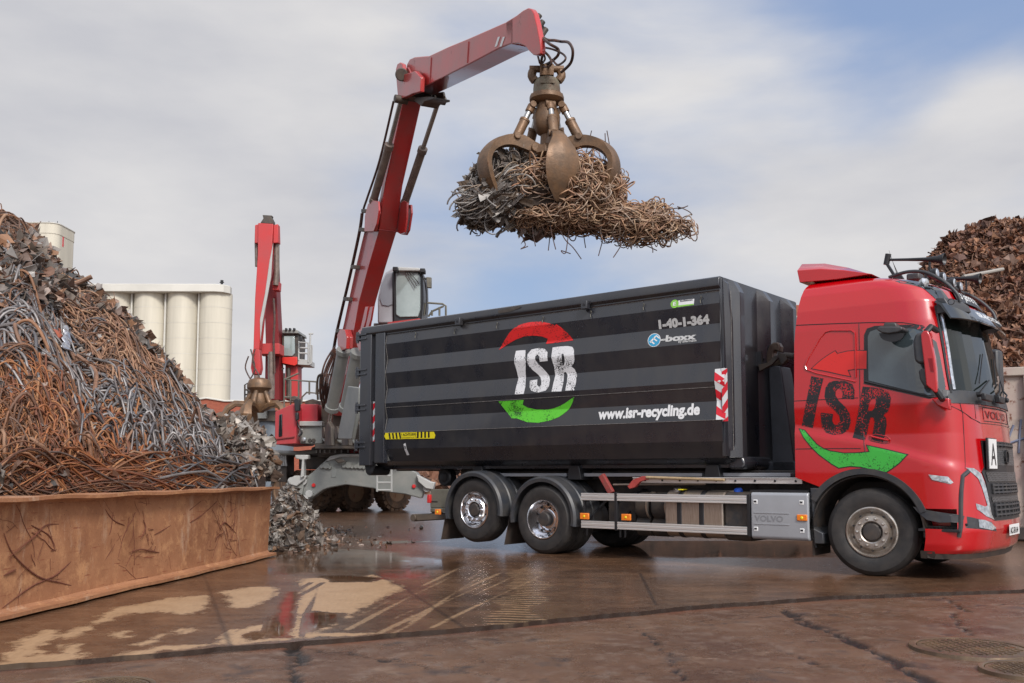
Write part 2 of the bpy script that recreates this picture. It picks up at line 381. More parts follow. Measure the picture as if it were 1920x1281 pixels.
    bp = nd(t, 'ShaderNodeBump'); bp.inputs['Distance'].default_value = .012
    st = mth('MULTIPLY', mth('SUBTRACT', 1.0, deep), mth('SUBTRACT', .20, mth('MULTIPLY', wet, .165))); lk.new(st, bp.inputs['Strength']); lk.new(h, bp.inputs['Height']); lk.new(bp.outputs[0], b.inputs['Normal'])
    return m
def setattr_(o, name, arr):
    a = o.data.attributes.new(name, 'FLOAT', 'POINT'); a.data.foreach_set('value', np.ascontiguousarray(arr.ravel(), dtype=np.float32))
def yard():
    gx = axis(-1500, -4.6, 6.0, 1500, .021); nv = 480
    t = np.concatenate([np.linspace(0, 9.5, nv), 9.5+np.geomspace(1, 2500, 60)-1+.05]); t = t
    X = np.repeat(gx[:, None], len(t), 1); Y = edge_y(X)+t[None, :]
    rag = np.zeros(len(gx))
    for k in (5, 11, 23, 47): rag += np.sin(gx*k+k)*.010*5/k**.6
    Y += rag[:, None]*np.exp(-t/.06)[None, :]
    Z = np.zeros_like(X)
    v = np.stack([X, Y, Z], -1).reshape(-1, 3); n, m = X.shape
    i = np.arange(n-1)[:, None]*m+np.arange(m-1)[None, :]
    f = np.stack([i, i+m, i+m+1, i+1], -1).reshape(-1, 4)
    # slab edge face down to the lower pavement
    lo = np.stack([X[:, 0], Y[:, 0]+.004, Z[:, 0]-.08], -1); hi = np.stack([X[:, 0], Y[:, 0], Z[:, 0]], -1); b0 = len(v); v = np.concatenate([v, lo, hi])
    j = np.arange(n-1); fe = np.stack([b0+j, b0+j+1, b0+n+j+1, b0+n+j], -1); f = np.concatenate([f, fe])
    o = npmesh('yard_ground', v, f, ground_mat(), True); tag(o, kind='structure')
    Xf, Yf = v[:, 0], v[:, 1]
    near = (Yf < 17) & (np.abs(Xf) < 9)
    def A(polys, mode='max', pad=0):
        r = np.full(len(v), -1.0); xs, ys = Xf[near], Yf[near]; acc = np.full(xs.shape, -1.0)
        for p in polys: acc = np.maximum(acc, poly_sd(xs, ys, gp(p)))
        r[near] = acc; return r
    S = [[(0,1252),(0,1225),(50,1195),(90,1180),(110,1190),(60,1228),(130,1222),(155,1245)],
         [(115,1190),(180,1165),(200,1145),(230,1137),(300,1125),(340,1118),(385,1117),(392,1130),(375,1150),(330,1152),(300,1148),(250,1150),(215,1160),(180,1172),(160,1190),(120,1200)],
         [(410,1110),(470,1100),(510,1100),(525,1112),(500,1125),(470,1140),(430,1138),(425,1120)],
         [(25,1205),(60,1190),(105,1182),(115,1195),(80,1210),(90,1225),(30,1228)],
         [(200,1188),(240,1182),(245,1195),(205,1197)],[(330,1180),(365,1176),(362,1188),(335,1190)],[(250,1208),(300,1190),(295,1204),(262,1212)],
         [(430,1182),(500,1170),(560,1120),(580,1100),(640,1085),(700,1078),(735,1090),(760,1105),(720,1120),(700,1130),(640,1165),(600,1185),(700,1188),(560,1198),(380,1212),(300,1222),(230,1235),(220,1225),(300,1212),(400,1205)],
         [(560,1085),(640,1082),(700,1085),(745,1100),(700,1128),(650,1155),(610,1150),(570,1140),(560,1110)],
         [(110,1210),(150,1208),(155,1240),(115,1242)]]
    W = [[(565,1150),(590,1145),(650,1150),(640,1165),(600,1182),(568,1190)],[(500,1170),(520,1140),(545,1110),(560,1110),(556,1150),(550,1195),(500,1198),(490,1190)],
         [(455,1190),(485,1180),(500,1198),(460,1204)],[(600,1080),(650,1078),(720,1083),(700,1092),(620,1092)]]
    W2 = [[(500,1040),(620,1028),(760,1035),(860,1060),(780,1085),(640,1078),(520,1075)],[(560,985),(800,985),(880,1010),(700,1022),(580,1005)],[(1080,1010),(1560,1010),(1560,1045),(1300,1050),(1180,1045)]]
    silt = A(S); wat = A(W); wat2 = A(W2); silt = np.where(wat > -.02, np.minimum(silt, -wat), silt)
    far = np.full(len(v), -1.0)
    setattr_(o, 'silt', silt)
    setattr_(o, 'water', np.maximum(np.clip(wat, -1, .2), np.clip(wat2*.22-.02, -1, .075)))
    # tyre tracks pressed in the silt: curved pair plus chevron band
    def band(a, b, wd):
        (ax, ay), (bx, by) = gp([a, b]); ex, ey = bx-ax, by-ay; l = math.hypot(ex, ey)
        s = ((Xf-ax)*ex+(Yf-ay)*ey)/l; d = ((Xf-ax)*ey-(Yf-ay)*ex)/l
        return s, d, (s > 0) & (s < l) & (np.abs(d) < wd), l
    tr = np.zeros(len(v))
    for a, b, wd, fr in (((380,1200),(600,1092),.16,60), ((515,1190),(548,1092),.15,70), ((670,1178),(905,1060),.2,55), ((560,1195),(590,1100),.07,60)):
        s, d, k, l = band(a, b, wd); tr = np.maximum(tr, np.where(k, .5+.5*np.sin(d*fr*.8+np.sin(s*1.7)*1.3), 0)*np.clip((wd-np.abs(d))*20, 0, 1))
    setattr_(o, 'track', tr)
    pale = np.zeros(len(v))
    s, d, k, l = band((965,1172), (1000,1055), .33)
    pale = np.where(k, np.clip(.40+.75*np.sin(s*46+d*4+.5*np.sin(d*17)), 0, 1)*np.clip((.27+.06*np.sin(s*5.3)-np.abs(d+.04*np.sin(s*2.1)))*9, 0, 1)*np.clip((l-s)*1.2, 0, 1), 0)
    for a, b, wd in (((640,1182),(900,1052),.17), ((760,1170),(930,1060),.12), ((700,1188),(950,1075),.22), ((800,1178),(1010,1080),.10)):
        s, d, k, l = band(a, b, wd); pale = np.maximum(pale, np.where(k, np.clip(.30+.45*np.sin(d*52+.6*np.sin(s*1.1))+.3*np.sin(d*23+s*.9)+.25*np.sin(s*2.3+d*9), 0, 1)*np.clip((wd-np.abs(d))*16, 0, 1)*.9, 0))
    # thin pale crust along the slab edge
    de = Yf-edge_y(Xf); pale = np.maximum(pale, np.where(de < .016, .18, 0))
    setattr_(o, 'pale', pale); setattr_(o, 'dry', np.zeros(len(v)))
    jt = np.zeros(len(v))
    for a, b in (((383,1080),(432,1213)), ((765,1108),(872,1178)), ((690,1070),(770,1108)), ((1200,1075),(1230,1134))):
        (ax, ay), (bx, by) = gp([a, b]); tt = np.clip(((Xf-ax)*(bx-ax)+(Yf-ay)*(by-ay))/((bx-ax)**2+(by-ay)**2), 0, 1)
        dd = np.hypot(Xf-ax-tt*(bx-ax), Yf-ay-tt*(by-ay)); jt = np.maximum(jt, np.clip(1.6-dd/.012, 0, .8))
    jt[b0:] = .85; setattr_(o, 'joint', jt)
yard()
def pavement():
    m = bpy.data.materials.new('old_pavement_concrete'); m.use_nodes = True; t = m.node_tree; b = t.nodes['Principled BSDF']; lk = t.links
    tc = nd(t, 'ShaderNodeTexCoord'); o = tc.outputs['Object']
    def nz(sc, d=8, r=.65, st=None):
        v = o
        if st: mp = nd(t, 'ShaderNodeMapping'); mp.inputs['Scale'].default_value = st; lk.new(o, mp.inputs[0]); v = mp.outputs[0]
        n = nd(t, 'ShaderNodeTexNoise', i_Scale=sc, i_Detail=float(d), i_Roughness=r); lk.new(v, n.inputs['Vector']); return n.outputs[0]
    def rp(s, a, c): r = nd(t, 'ShaderNodeValToRGB'); r.color_ramp.elements[0].position = a; r.color_ramp.elements[1].position = c; lk.new(s, r.inputs[0]); return r.outputs[0]
    def mx(f, a, c):
        n = nd(t, 'ShaderNodeMix', data_type='RGBA'); lk.new(f, n.inputs[0])
        for i, s in ((6, a), (7, c)):
            if isinstance(s, tuple): n.inputs[i].default_value = s
            else: lk.new(s, n.inputs[i])
        return n.outputs[2]
    a = nd(t, 'ShaderNodeAttribute'); a.attribute_name = 'dark_mask'
    c = mx(rp(nz(1.1), .32, .68), (.072, .030, .015, 1), (.175, .092, .050, 1))
    c = mx(rp(nz(6, 9, .75), .5, .66), c, (.18, .12, .088, 1))
    c = mx(rp(nz(2.2, 8), .56, .66), c, (.060, .038, .030, 1)); c = mx(rp(nz(1.7, 10, .75, (1, 1.8, 1)), .57, .68), c, (.24, .155, .105, 1))
    c = mx(rp(nz(120, 3, .8), .56, .72), c, (.20, .14, .115, 1))
    c = mx(rp(nz(70, 3, .8), .60, .70), c, (.03, .02, .018, 1))
    e = nd(t, 'ShaderNodeAttribute'); e.attribute_name = 'rusty'
    c = mx(e.outputs['Fac'], c, (.17, .05, .02, 1))
    c = mx(a.outputs['Fac'], c, (.016, .011, .009, 1)); lk.new(c, b.inputs['Base Color'])
    mr = nd(t, 'ShaderNodeMapRange'); lk.new(nz(1.6, 8, .65), mr.inputs[0]); mr.inputs[1].default_value = .35; mr.inputs[2].default_value = .65; mr.inputs[3].default_value = .10; mr.inputs[4].default_value = .50
    lk.new(mr.outputs[0], b.inputs['Roughness'])
    bp = nd(t, 'ShaderNodeBump'); bp.inputs['Strength'].default_value = .6; bp.inputs['Distance'].default_value = .012
    ad = nd(t, 'ShaderNodeMath', operation='ADD'); lk.new(nz(8, 10, .75), ad.inputs[0]); lk.new(nz(90, 4, .8), ad.inputs[1]); lk.new(ad.outputs[0], bp.inputs['Height']); lk.new(bp.outputs[0], b.inputs['Normal'])
    gx = axis(-600, -4.0, 6.5, 600, .022, 24); t_ = np.concatenate([np.linspace(-.03, 4.6, 190), 4.6+np.geomspace(1, 500, 24)-.9])
    X = np.repeat(gx[:, None], len(t_), 1); Y = edge_y(X)-t_[None, :]
    CR = [[(1470,1142),(1490,1158),(1560,1185),(1640,1220),(1700,1255),(1760,1290)], [(1175,1172),(1205,1190),(1250,1225),(1270,1262),(1290,1290)], [(1205,1182),(1330,1160),(1500,1152),(1660,1148),(1800,1138),(1920,1132),(2100,1125)],
          [(548,1215),(560,1235),(555,1262),(545,1290)], [(580,1215),(700,1232),(810,1252)], [(960,1275),(1120,1265),(1290,1258),(1480,1252),(1640,1245)], [(1480,1205),(1560,1200),(1600,1204)], [(1480,1225),(1530,1245)],
          [(1770,1120),(1800,1140),(1820,1150)], [(1780,1150),(1800,1175),(1820,1188)], [(870,1262),(960,1275)], [(860,1190),(900,1230),(930,1290)]]
    wd = [.075, .035, .022, .06, .028, .014, .020, .035, .045, .045, .014, .014]
    d = np.zeros_like(X); hgt = np.zeros_like(X); wob = .03*np.sin(X*21+Y*9)+.02*np.sin(Y*37-X*13)+.012*np.sin(X*71+Y*53)
    for cr, wk in zip(CR, wd):
        g = [tuple(onz(x, y, -.035))[:2] for x, y in cr]
        for (ax, ay), (bx, by) in zip(g[:-1], g[1:]):
            tt = np.clip(((X-ax)*(bx-ax)+(Y-ay)*(by-ay))/((bx-ax)**2+(by-ay)**2), 0, 1)
            dd = np.hypot(X-ax-tt*(bx-ax)+wob*.6, Y-ay-tt*(by-ay)+wob)
            ww = wk*(.6+.6*np.abs(np.sin(X*9+Y*5)+.5*np.sin(X*31)))
            q = np.clip(1-dd/np.maximum(ww, .012), 0, 1); d = np.maximum(d, np.clip(q*2, 0, 1)*min(1, wk/.02)); hgt = np.minimum(hgt, -q*min(.035, wk))
    und = .006*np.sin(X*1.3+Y)+.005*np.sin(Y*2.1-X*.7)
    Z = -.035+und*np.clip(t_*2, 0, 1)[None, :]+hgt
    v = np.stack([X, Y, Z], -1).reshape(-1, 3); n, mm = X.shape; i = np.arange(n-1)[:, None]*mm+np.arange(mm-1)[None, :]
    f = np.stack([i+1, i+mm+1, i+mm, i], -1).reshape(-1, 4)
    ob = npmesh('pavement', v, f, m, True); tag(ob, kind='structure')
    edge_d = np.clip(1-np.abs(t_[None, :]-.0)/.035, 0, 1)*np.ones_like(X); setattr_(ob, 'dark_mask', np.maximum(d, edge_d))  # darker in the cracks and in a strip along the slab edge
    setattr_(ob, 'rusty', np.clip(.8-t_[None, :]*4, 0, 1)*(.5+.5*np.sin(X*3+1)*np.sin(X*7))*np.ones_like(X))
pavement()
def manhole(px, py, rx, label):
    c = onz(px, py, -.03); r = rx*c.y/F
    t = thing('manhole_cover', label, 'manhole cover', (c.x, c.y, -.03), 0, 'manhole covers in the pavement')
    iron = pmat('manhole_iron', (.10, .07, .05), .42, .5, col2=(.22, .15, .09), vscale=4, rust=.3, bump=.1, bscale=40)
    b = MB(); b.lathe([(r*.94, -.02), (r*.94, .010), (r*.98, .014), (r*1.06, .012), (r*1.08, -.02)], (0, 0, 0), (0, 0, 1), 56, closed=True); b.build('frame', iron, t)
    b = MB(); b.lathe([(r*.92, -.02), (r*.92, .006), (r*.84, .009), (.001, .009)], (0, 0, 0), (0, 0, 1), 56)
    k = 13; st = r*1.7/k
    for i in range(-k, k):
        for j in range(-k, k):
            x, y = (i+.5)*st/1.0, (j+.5)*st
            if math.hypot(x, y) < r*.80:
                s = st*.30; rot = R(45 if (i+j) % 2 else -45); co, si = math.cos(rot), math.sin(rot)
                q = [(s*1.25, s*.45), (-s*1.25, s*.45), (-s*1.25, -s*.45), (s*1.25, -s*.45)]
                b.prism([(x+a*co-e*si, y+a*si+e*co, .008) for a, e in q], (0, 0, .007))
    b.build('lid', iron, t)
manhole(1822, 1216, 101, 'round cast iron manhole cover with tan silt on its grid, nearer the truck')
manhole(1930, 1258, 80, 'round dark manhole cover cut off by the right bottom corner')
manhole(200, 1290, 80, 'manhole cover rim just peeping in at the left bottom edge')
# ---------------------------------------------------------------- big rusty beam
def steel_beam():
    a = onz(0, 1170); b = onz(523, 1043); d = (b-a); d.z = 0; dn = d.normalized(); nrm = Vector((-dn.y, dn.x, 0))  # away from camera side
    a2 = a-dn*4.5
    t = thing('steel_beam', 'long rusty steel I-beam lying as a barrier along the foot of the scrap heap', 'steel beam', tuple((a+b)/2))
    m = bpy.data.materials.new('scored_rust'); m.use_nodes = True; tr = m.node_tree; bs = tr.nodes['Principled BSDF']; lk = tr.links
    tc = nd(tr, 'ShaderNodeTexCoord')
    def nz(s, st=(1, 1, 1), det=9, r=.65, rot=0):
        mp = nd(tr, 'ShaderNodeMapping'); mp.inputs['Scale'].default_value = st; mp.inputs['Rotation'].default_value = (rot, rot*.4, 0); lk.new(tc.outputs['Object'], mp.inputs[0])
        n = nd(tr, 'ShaderNodeTexNoise', i_Scale=s, i_Detail=float(det), i_Roughness=r); lk.new(mp.outputs[0], n.inputs['Vector']); return n.outputs[0]
    def rp(s, p, q): r_ = nd(tr, 'ShaderNodeValToRGB'); r_.color_ramp.elements[0].position = p; r_.color_ramp.elements[1].position = q; lk.new(s, r_.inputs[0]); return r_.outputs[0]
    def mx(f, x, y):
        n = nd(tr, 'ShaderNodeMix', data_type='RGBA'); lk.new(f, n.inputs[0])
        for i, s in ((6, x), (7, y)):
            if isinstance(s, tuple): n.inputs[i].default_value = s
            else: lk.new(s, n.inputs[i])
        return n.outputs[2]
    c = mx(rp(nz(1.6), .3, .7), (.40, .19, .095, 1), (.25, .105, .050, 1))
    c = mx(rp(nz(5, det=10, r=.75), .5, .7), c, (.52, .27, .13, 1))
    c = mx(rp(nz(2.5, (1, 1, .5)), .58, .72), c, (.26, .11, .055, 1))
    for rot, off in ((.5, 1), (-.7, 2), (1.1, 3)):
        c = mx(rp(nz(3.0, (3, 1, 14), 3, .5, rot), .70, .715), c, (.24, .08, .04, 1))
    c = mx(rp(nz(3.2, (1, 1, .35), 10, .75), .55, .70), c, (.50, .33, .22, 1)); c = mx(rp(nz(9, (1, 1, .3), 9, .75), .60, .70), c, (.19, .075, .035, 1))
    c = mx(rp(nz(60, det=3), .62, .72), c, (.12, .06, .04, 1))
    lk.new(c, bs.inputs['Base Color']); bs.inputs['Roughness'].default_value = .62; bs.inputs['Specular IOR Level'].default_value = .4
    bp = nd(tr, 'ShaderNodeBump'); bp.inputs['Strength'].default_value = .35; bp.inputs['Distance'].default_value = .01; lk.new(nz(22, det=8), bp.inputs['Height']); lk.new(bp.outputs[0], bs.inputs['Normal'])
    up = Vector((0, 0, 1)); L_ = (b-a2).length
    H_ = 1.0; fl = .30; tf = .032; tw = .02
    def P(s, n_, z): return a2+dn*s+nrm*n_+up*z
    bend = lambda s, z: .02*math.sin(s*1.3)+.014*math.sin(s*3.1+z*4)+.008*math.sin(s*7.7+z*3)
    sec_n = 60
    def strip(pts):
        rings = []
        for i in range(sec_n+1):
            s = L_*i/sec_n; rings.append([P(s, n_+bend(s, z), z+(.006*math.sin(s*5+n_*9) if z > .9 else 0)) for n_, z in pts])
        return rings
    mb = MB(); mb.loft(strip([(0, .02), (fl, .02), (fl, .02+tf), (fl/2+tw+.02, .02+tf+.004), (fl/2+tw, .02+tf+.03), (fl/2+tw, H_-tf-.03), (fl/2+tw+.02, H_-tf), (fl, H_-tf), (fl, H_), (0, H_), (0, H_-tf), (fl/2-tw-.025, H_-tf-.004), (fl/2-tw, H_-tf-.03), (fl/2-tw, .02+tf+.03), (fl/2-tw-.025, .02+tf+.004), (0, .02+tf)]))
    o = mb.build('web', m, t, local=False, smooth=40)
    # scratch marks gouged in the web, as thin dark grooves lying on the plate
    dk = pmat('scratch_rust', (.17, .055, .03), .8, var=.3, vscale=20)
    SC = [[(5,1000),(25,1040),(70,1080),(110,1092),(142,1099)],[(165,1018),(140,1050),(105,1078),(60,1100),(5,1140)],[(15,1045),(60,1010),(90,985),(130,984)],[(120,1070),(160,1030),(170,1010),(150,985)],
          [(290,1003),(320,985),(345,965),(372,940)],[(345,987),(375,965),(405,940)],[(300,952),(330,960),(357,970)],[(60,985),(95,1005),(105,1030)],[(245,1036),(262,1030),(280,1033),(298,1036)],[(200,955),(215,975),(235,985)],
          [(150,940+12),(170,990),(175,1012)],[(180,1080),(205,1045),(220,1020)],[(430,960),(450,950),(470,945)],[(262,1010),(272,990),(268,975)],[(355,1015),(350,990),(358,960)],[(440,1000),(420,980),(410,990)],[(5,1080),(20,1072),(30,1068)],[(215,960),(212,990),(208,1005)],[(330,1010),(345,990)],[(460,1010),(470,990),(462,970)]]
    g = MB(); off = nrm*(fl/2-tw-.004)
    for sc in SC:
        pts = []
        for x, y in sc:
            dd = ray(x, y); tt = ((a+off-_C).dot(nrm))/dd.dot(nrm); q = _C+dd*tt; s = (q-a2).dot(dn); q += nrm*bend(s, q.z); pts.append(q)
        pts = crom(pts, 6)
        g.tube([p+nrm*.004 for p in pts], [.0075*(.35+.65*math.sin(PI*(i+.3)/(len(pts)+.2))) for i in range(len(pts))], 5)
    for k in range(190):
        s = 4.5+random.random()**.8*5.8; z = .2+random.random()*.7; ang = random.uniform(-2.2, 2.2); ln = random.uniform(.06, .75)*random.random()+.05
        pts = []; 
        for i in range(7): pts.append((s, z)); s += math.cos(ang)*ln/6; z = min(max(z+math.sin(ang)*ln/6, .09), .93); ang += random.uniform(-.3, .3)
        g.tube([P(s_, fl/2-tw-.002+bend(s_, z_)+.003, z_) for s_, z_ in pts], .0036*random.uniform(.3, 1), 4)
    g.build('scratches', dk, t, local=False)
    return a2, dn, nrm
BEAM = steel_beam()
# ================================================================ TRUCK (local axes: x forward, y away from the viewed side, z up)
ROT = -TPHI
TRUCK = thing('truck', 'red hooklift truck with tall sleeper cab, carrying the long black container', 'truck', (TO.x, TO.y, 0), ROT)
def drape(loops, mapf, maxlen, name, m, parent, off=0):
    """flat outline (with holes) laid over a curved surface"""
    loops = [[Vector((p[0], p[1], 0)) for p in l] for l in loops]
    tris = tessellate_polygon(loops); vs = [p for l in loops for p in l]
    bm = bmesh.new(); bv = [bm.verts.new(p) for p in vs]
    for tr in tris:
        try: bm.faces.new([bv[i] for i in tr])
        except ValueError: pass
    return _drape(bm, mapf, maxlen, name, m, parent, off)
def _drape(bm, mapf, maxlen, name, m, parent, off):
    for _ in range(7):
        es = [e for e in bm.edges if e.calc_length() > maxlen]
        if not es: break
        bmesh.ops.subdivide_edges(bm, edges=es, cuts=1); bmesh.ops.triangulate(bm, faces=bm.faces)
    for v in bm.verts: v.co = Vector(mapf(v.co.x, v.co.y, off))
    me = bpy.data.meshes.new(name); bm.to_mesh(me); bm.free(); me.materials.append(m); me.shade_flat()
    o = bpy.data.objects.new(name, me); C.objects.link(o); o.parent = parent; return o
def drape_text(txt, frame, mapf, name, m, parent, size, sx=1.0, bold=0.0, shear=0, maxlen=.12, off=.004, extrude=0, align='LEFT', space=1.0):
    """frame = (x0, z0, angle): where the baseline starts and how it runs"""
    cu = bpy.data.curves.new('t', 'FONT'); cu.body = txt; cu.size = size; cu.offset = bold; cu.shear = shear; cu.align_x = align; cu.resolution_u = 3; cu.space_character = space
    to = bpy.data.objects.new('t', cu); C.objects.link(to); dg = bpy.context.evaluated_depsgraph_get(); me = to.evaluated_get(dg).to_mesh()
    bm = bmesh.new(); bm.from_mesh(me); to.evaluated_get(dg).to_mesh_clear(); bpy.data.objects.remove(to); bpy.data.curves.remove(cu)
    x0, z0, an = frame; ca, sa = math.cos(an), math.sin(an)
    for v in bm.verts:
        x, y = v.co.x*sx, v.co.y; v.co = Vector((x0+x*ca-y*sa, z0+x*sa+y*ca, 0))
    bmesh.ops.triangulate(bm, faces=bm.faces); bmesh.ops.remove_doubles(bm, verts=bm.verts, dist=1e-5)
    return _drape(bm, mapf, maxlen, name, m, parent, off)
def grunge(name, col, back, lo=.50, scale=26, rough=.4):
    m = bpy.data.materials.new(name); m.use_nodes = True; t = m.node_tree; b = t.nodes['Principled BSDF']; lk = t.links
    tc = nd(t, 'ShaderNodeTexCoord'); a = nd(t, 'ShaderNodeTexNoise', i_Scale=float(scale), i_Detail=5.0, i_Roughness=.6); c = nd(t, 'ShaderNodeTexNoise', i_Scale=4.5, i_Detail=3.0)
    lk.new(tc.outputs['Object'], a.inputs['Vector']); lk.new(tc.outputs['Object'], c.inputs['Vector'])
    ad = nd(t, 'ShaderNodeMath', operation='MULTIPLY_ADD'); lk.new(c.outputs[0], ad.inputs[0]); ad.inputs[1].default_value = .55; lk.new(a.outputs[0], ad.inputs[2])
    r = nd(t, 'ShaderNodeValToRGB'); r.color_ramp.elements[0].position = lo+.30; r.color_ramp.elements[1].position = lo+.33; lk.new(ad.outputs[0], r.inputs[0])
    mx = nd(t, 'ShaderNodeMix', data_type='RGBA'); lk.new(r.outputs[0], mx.inputs[0]); mx.inputs[6].default_value = (*col, 1); mx.inputs[7].default_value = (*back, 1); lk.new(mx.outputs[2], b.inputs['Base Color'])
    b.inputs['Roughness'].default_value = rough; return m
# ---------------------------------------------------------------- cab shell as a loft
CW = 2.5
def clampi(z, zs, vs): return float(np.interp(z, zs, vs))
def c_uf(z): return clampi(z, [.26, .34, .55, .85, 1.2, 1.6, 2.0, 2.12, 2.5, 2.95, 3.2, 3.35, 3.46, 3.54, 3.60, 3.64], [5.93, 6.03, 6.07, 6.05, 6.02, 6.00, 5.97, 5.94, 5.88, 5.80, 5.76, 5.68, 5.49, 5.25, 4.94, 4.66])
def c_ur(z): return clampi(z, [.26, 1.1, 2.8, 3.3, 3.55, 3.64], [3.94, 3.94, 3.95, 3.99, 4.03, 4.10])
def c_v0(z): return clampi(z, [.26, .40, 1.2, 1.6, 2.05, 2.95, 3.2, 3.4, 3.5, 3.58, 3.64], [.05, .015, 0, 0, .0, .045, .085, .15, .215, .33, .52])
CG = [(0, 1.25), (.012, 1.05), (.030, .80), (.065, .50), (.11, .32), (.16, .20), (.24, .095), (.34, .035), (.46, .008), (.60, 0)]
def c_g(v):   # setback of the front at lateral distance v from the near side
    v = min(v, CW-v); return clampi(v, [p[1] for p in CG][::-1], [p[0] for p in CG][::-1])
def crease(u, z):   # shallow moulded step running down the side towards the front
    zc = clampi(u, [3.94, 4.75, 5.83], [1.74, 1.60, 1.27]); s = max(0, min(1, (z-zc+.07)/.13)); s = s*s*(3-2*s)
    fade = max(0, min(1, (2.0-z)/.35)) if z > 1.65 else 1
    return .030*s*fade
def side(u, z, off=0):      # point on the near side of the cab
    uf = c_uf(z); du = uf-u; v = c_v0(z)
    if du < .60: v += clampi(du, [p[0] for p in CG], [p[1] for p in CG])
    return Vector((u, v+crease(u, z)-off, z))
def front(v, z, off=0):
    ins = c_v0(z); k = (v-ins)/(1.25-ins)*1.25 if v < 1.25 else 2.5-(2.5-v-ins)/(1.25-ins)*1.25
    return Vector((c_uf(z)-c_g(k)+off, v, z))
def cab_shell():
    zs = list(np.arange(.30, 3.555, .018))+[3.56, 3.58, 3.60, 3.615, 3.625, 3.632, 3.636]
    def sm(pts): return pts
    rings = []
    for z in zs:
        ur, uf, ins = c_ur(z), c_uf(z), c_v0(z); ring = []
        nside = 52
        for i in range(nside):
            u = ur+(uf-.60-ur)*i/nside; ring.append(side(u, z))
        half = [(d, v) for d, v in CG][::-1]
        pts = [Vector((uf-d, ins+v*(1.25-ins)/1.25+crease(uf-d, z), z)) for d, v in half]
        pts = crom(pts, 4); ring += pts
        mir = [Vector((p.x, CW-p.y, z)) for p in ring[::-1]][1:]
        ring += mir
        rings.append(ring)
    b = MB(); b.loft(rings); return b
def boolean(o, cutters, parent=None):
    for c in cutters:
        md = o.modifiers.new('b', 'BOOLEAN'); md.object = c; md.operation = 'DIFFERENCE'; md.solver = 'EXACT'
    dg = bpy.context.evaluated_depsgraph_get(); me = bpy.data.meshes.new_from_object(o.evaluated_get(dg)); o.modifiers.clear(); o.data = me
    for c in cutters: bpy.data.objects.remove(c)
    me.shade_smooth(); me.set_sharp_from_angle(angle=R(30))
    return o
FU, FZ = 4.77, .52
shell = cab_shell().build('cab_body', M['cab_red'], TRUCK, smooth=30)
cuts = []
b = MB(); b.box((3.5, -.5, -.2), (4.83, 3, 1.0)); cuts.append(b.build('c', M['plastic'], TRUCK, smooth=0))
b = MB(); b.prism([TP3(1480, 895), TP3(1493, 896), TP3(1547, 917), (4.34, 0, .9), (3.5, 0, .9)], (0, 3, 0)); b.v = [p+Vector((0, -.2, 0)) for p in b.v]; cuts.append(b.build('c', M['plastic'], TRUCK, smooth=0))
b = MB(); b.cyl((FU, -.3, FZ), (FU, 2.8, FZ), .67, n=72); cuts.append(b.build('c', M['plastic'], TRUCK, smooth=0))
b = MB(); b.box((4.6, -.3, .1), (5.36, 2.8, .56)); cuts.append(b.build('c', M['plastic'], TRUCK, smooth=0))
b = MB(); b.box((5.41, -.3, .575), (5.765, .32, .80)); cuts.append(b.build('c', M['plastic'], TRUCK, smooth=0))
boolean(shell, cuts)
def sd_(pts, v=0.0): return [T(x, y, v) for x, y in pts]
def smap(u, z, off): return side(u, z, off)
def line_side(pts, w, name, m, parent, off=.0015, vv=0.0, closed=False):
    """thin joint or moulding following the cab side"""
    q = [T(x, y, vv) for x, y in pts]; 
    if closed: q = q+[q[0]]
    P = []
    for (a, b_), (c, d) in zip(q[:-1], q[1:]):
        n = max(2, int(math.hypot(c-a, d-b_)/.06))
        for i in range(n): P.append((a+(c-a)*i/n, b_+(d-b_)*i/n))
    P.append(q[-1]); mb = MB(); mb.tube([side(u, z, off) for u, z in P], w, 6)
    return mb.build(name, m, parent)
gap = M['letter_dark']
# door: outline seams, window, handle
DS = [(1610, 607), (1612, 700), (1613, 760), (1615, 825), (1622, 855), (1700, 878), (1801, 882)]
line_side([(1489, 609), (1560, 606), (1625, 604), (1690, 604), (1725, 609), (1752, 620), (1766, 640), (1778, 690), (1795, 775), (1801, 880)], .005, 'panel_joint', gap, shell)
line_side([(1608, 606), (1610, 660), (1612, 730), (1615, 800), (1622, 845), (1634, 876)], .0045, 'panel_joint', gap, shell)
line_side([(1489, 752), (1550, 749), (1609, 746)], .004, 'panel_joint', gap, shell)
line_side([(1492, 842), (1560, 841), (1614, 841)], .004, 'panel_joint', gap, shell)
line_side([(1777, 773), (1810, 780)], .003, 'panel_joint', gap, shell)
# raised outline of the side locker pressing
M['cab_red_edge'] = M['cab_red']
line_side([(1511, 693), (1508, 686), (1512, 675), (1535, 634), (1545, 622), (1556, 619), (1594, 619), (1601, 624), (1602, 640), (1604, 708)], .011, 'locker_edge', M['cab_red'], shell, off=.004)
line_side([(1511, 693), (1530, 700), (1604, 716)], .010, 'locker_edge', M['cab_red'], shell, off=.003)
win_px = [(1624, 628), (1628, 619), (1640, 615), (1715, 612), (1738, 620), (1752, 634), (1762, 668), (1772, 715), (1776, 741), (1742, 743), (1628, 717)]
door = MB()
drape([sd_([(1620, 628), (1625, 616), (1640, 611), (1717, 608), (1742, 616), (1757, 632), (1768, 668), (1778, 715), (1782, 746), (1742, 748), (1621, 720)], .03)], smap, .12, 'window_frame', M['black_trim'], shell, .005)
wn = drape([sd_([(1627, 632), (1631, 622), (1642, 618), (1712, 616), (1730, 622), (1741, 640), (1748, 700), (1750, 741), (1740, 741), (1630, 714)], .03)], smap, .12, 'side_window', M['glass_side'], shell, .010)
drape([sd_([(1745, 634), (1752, 640), (1760, 672), (1769, 718), (1771, 738), (1757, 740), (1752, 690)], .03)], smap, .12, 'quarter_window', M['glass_dark'], shell, .010)
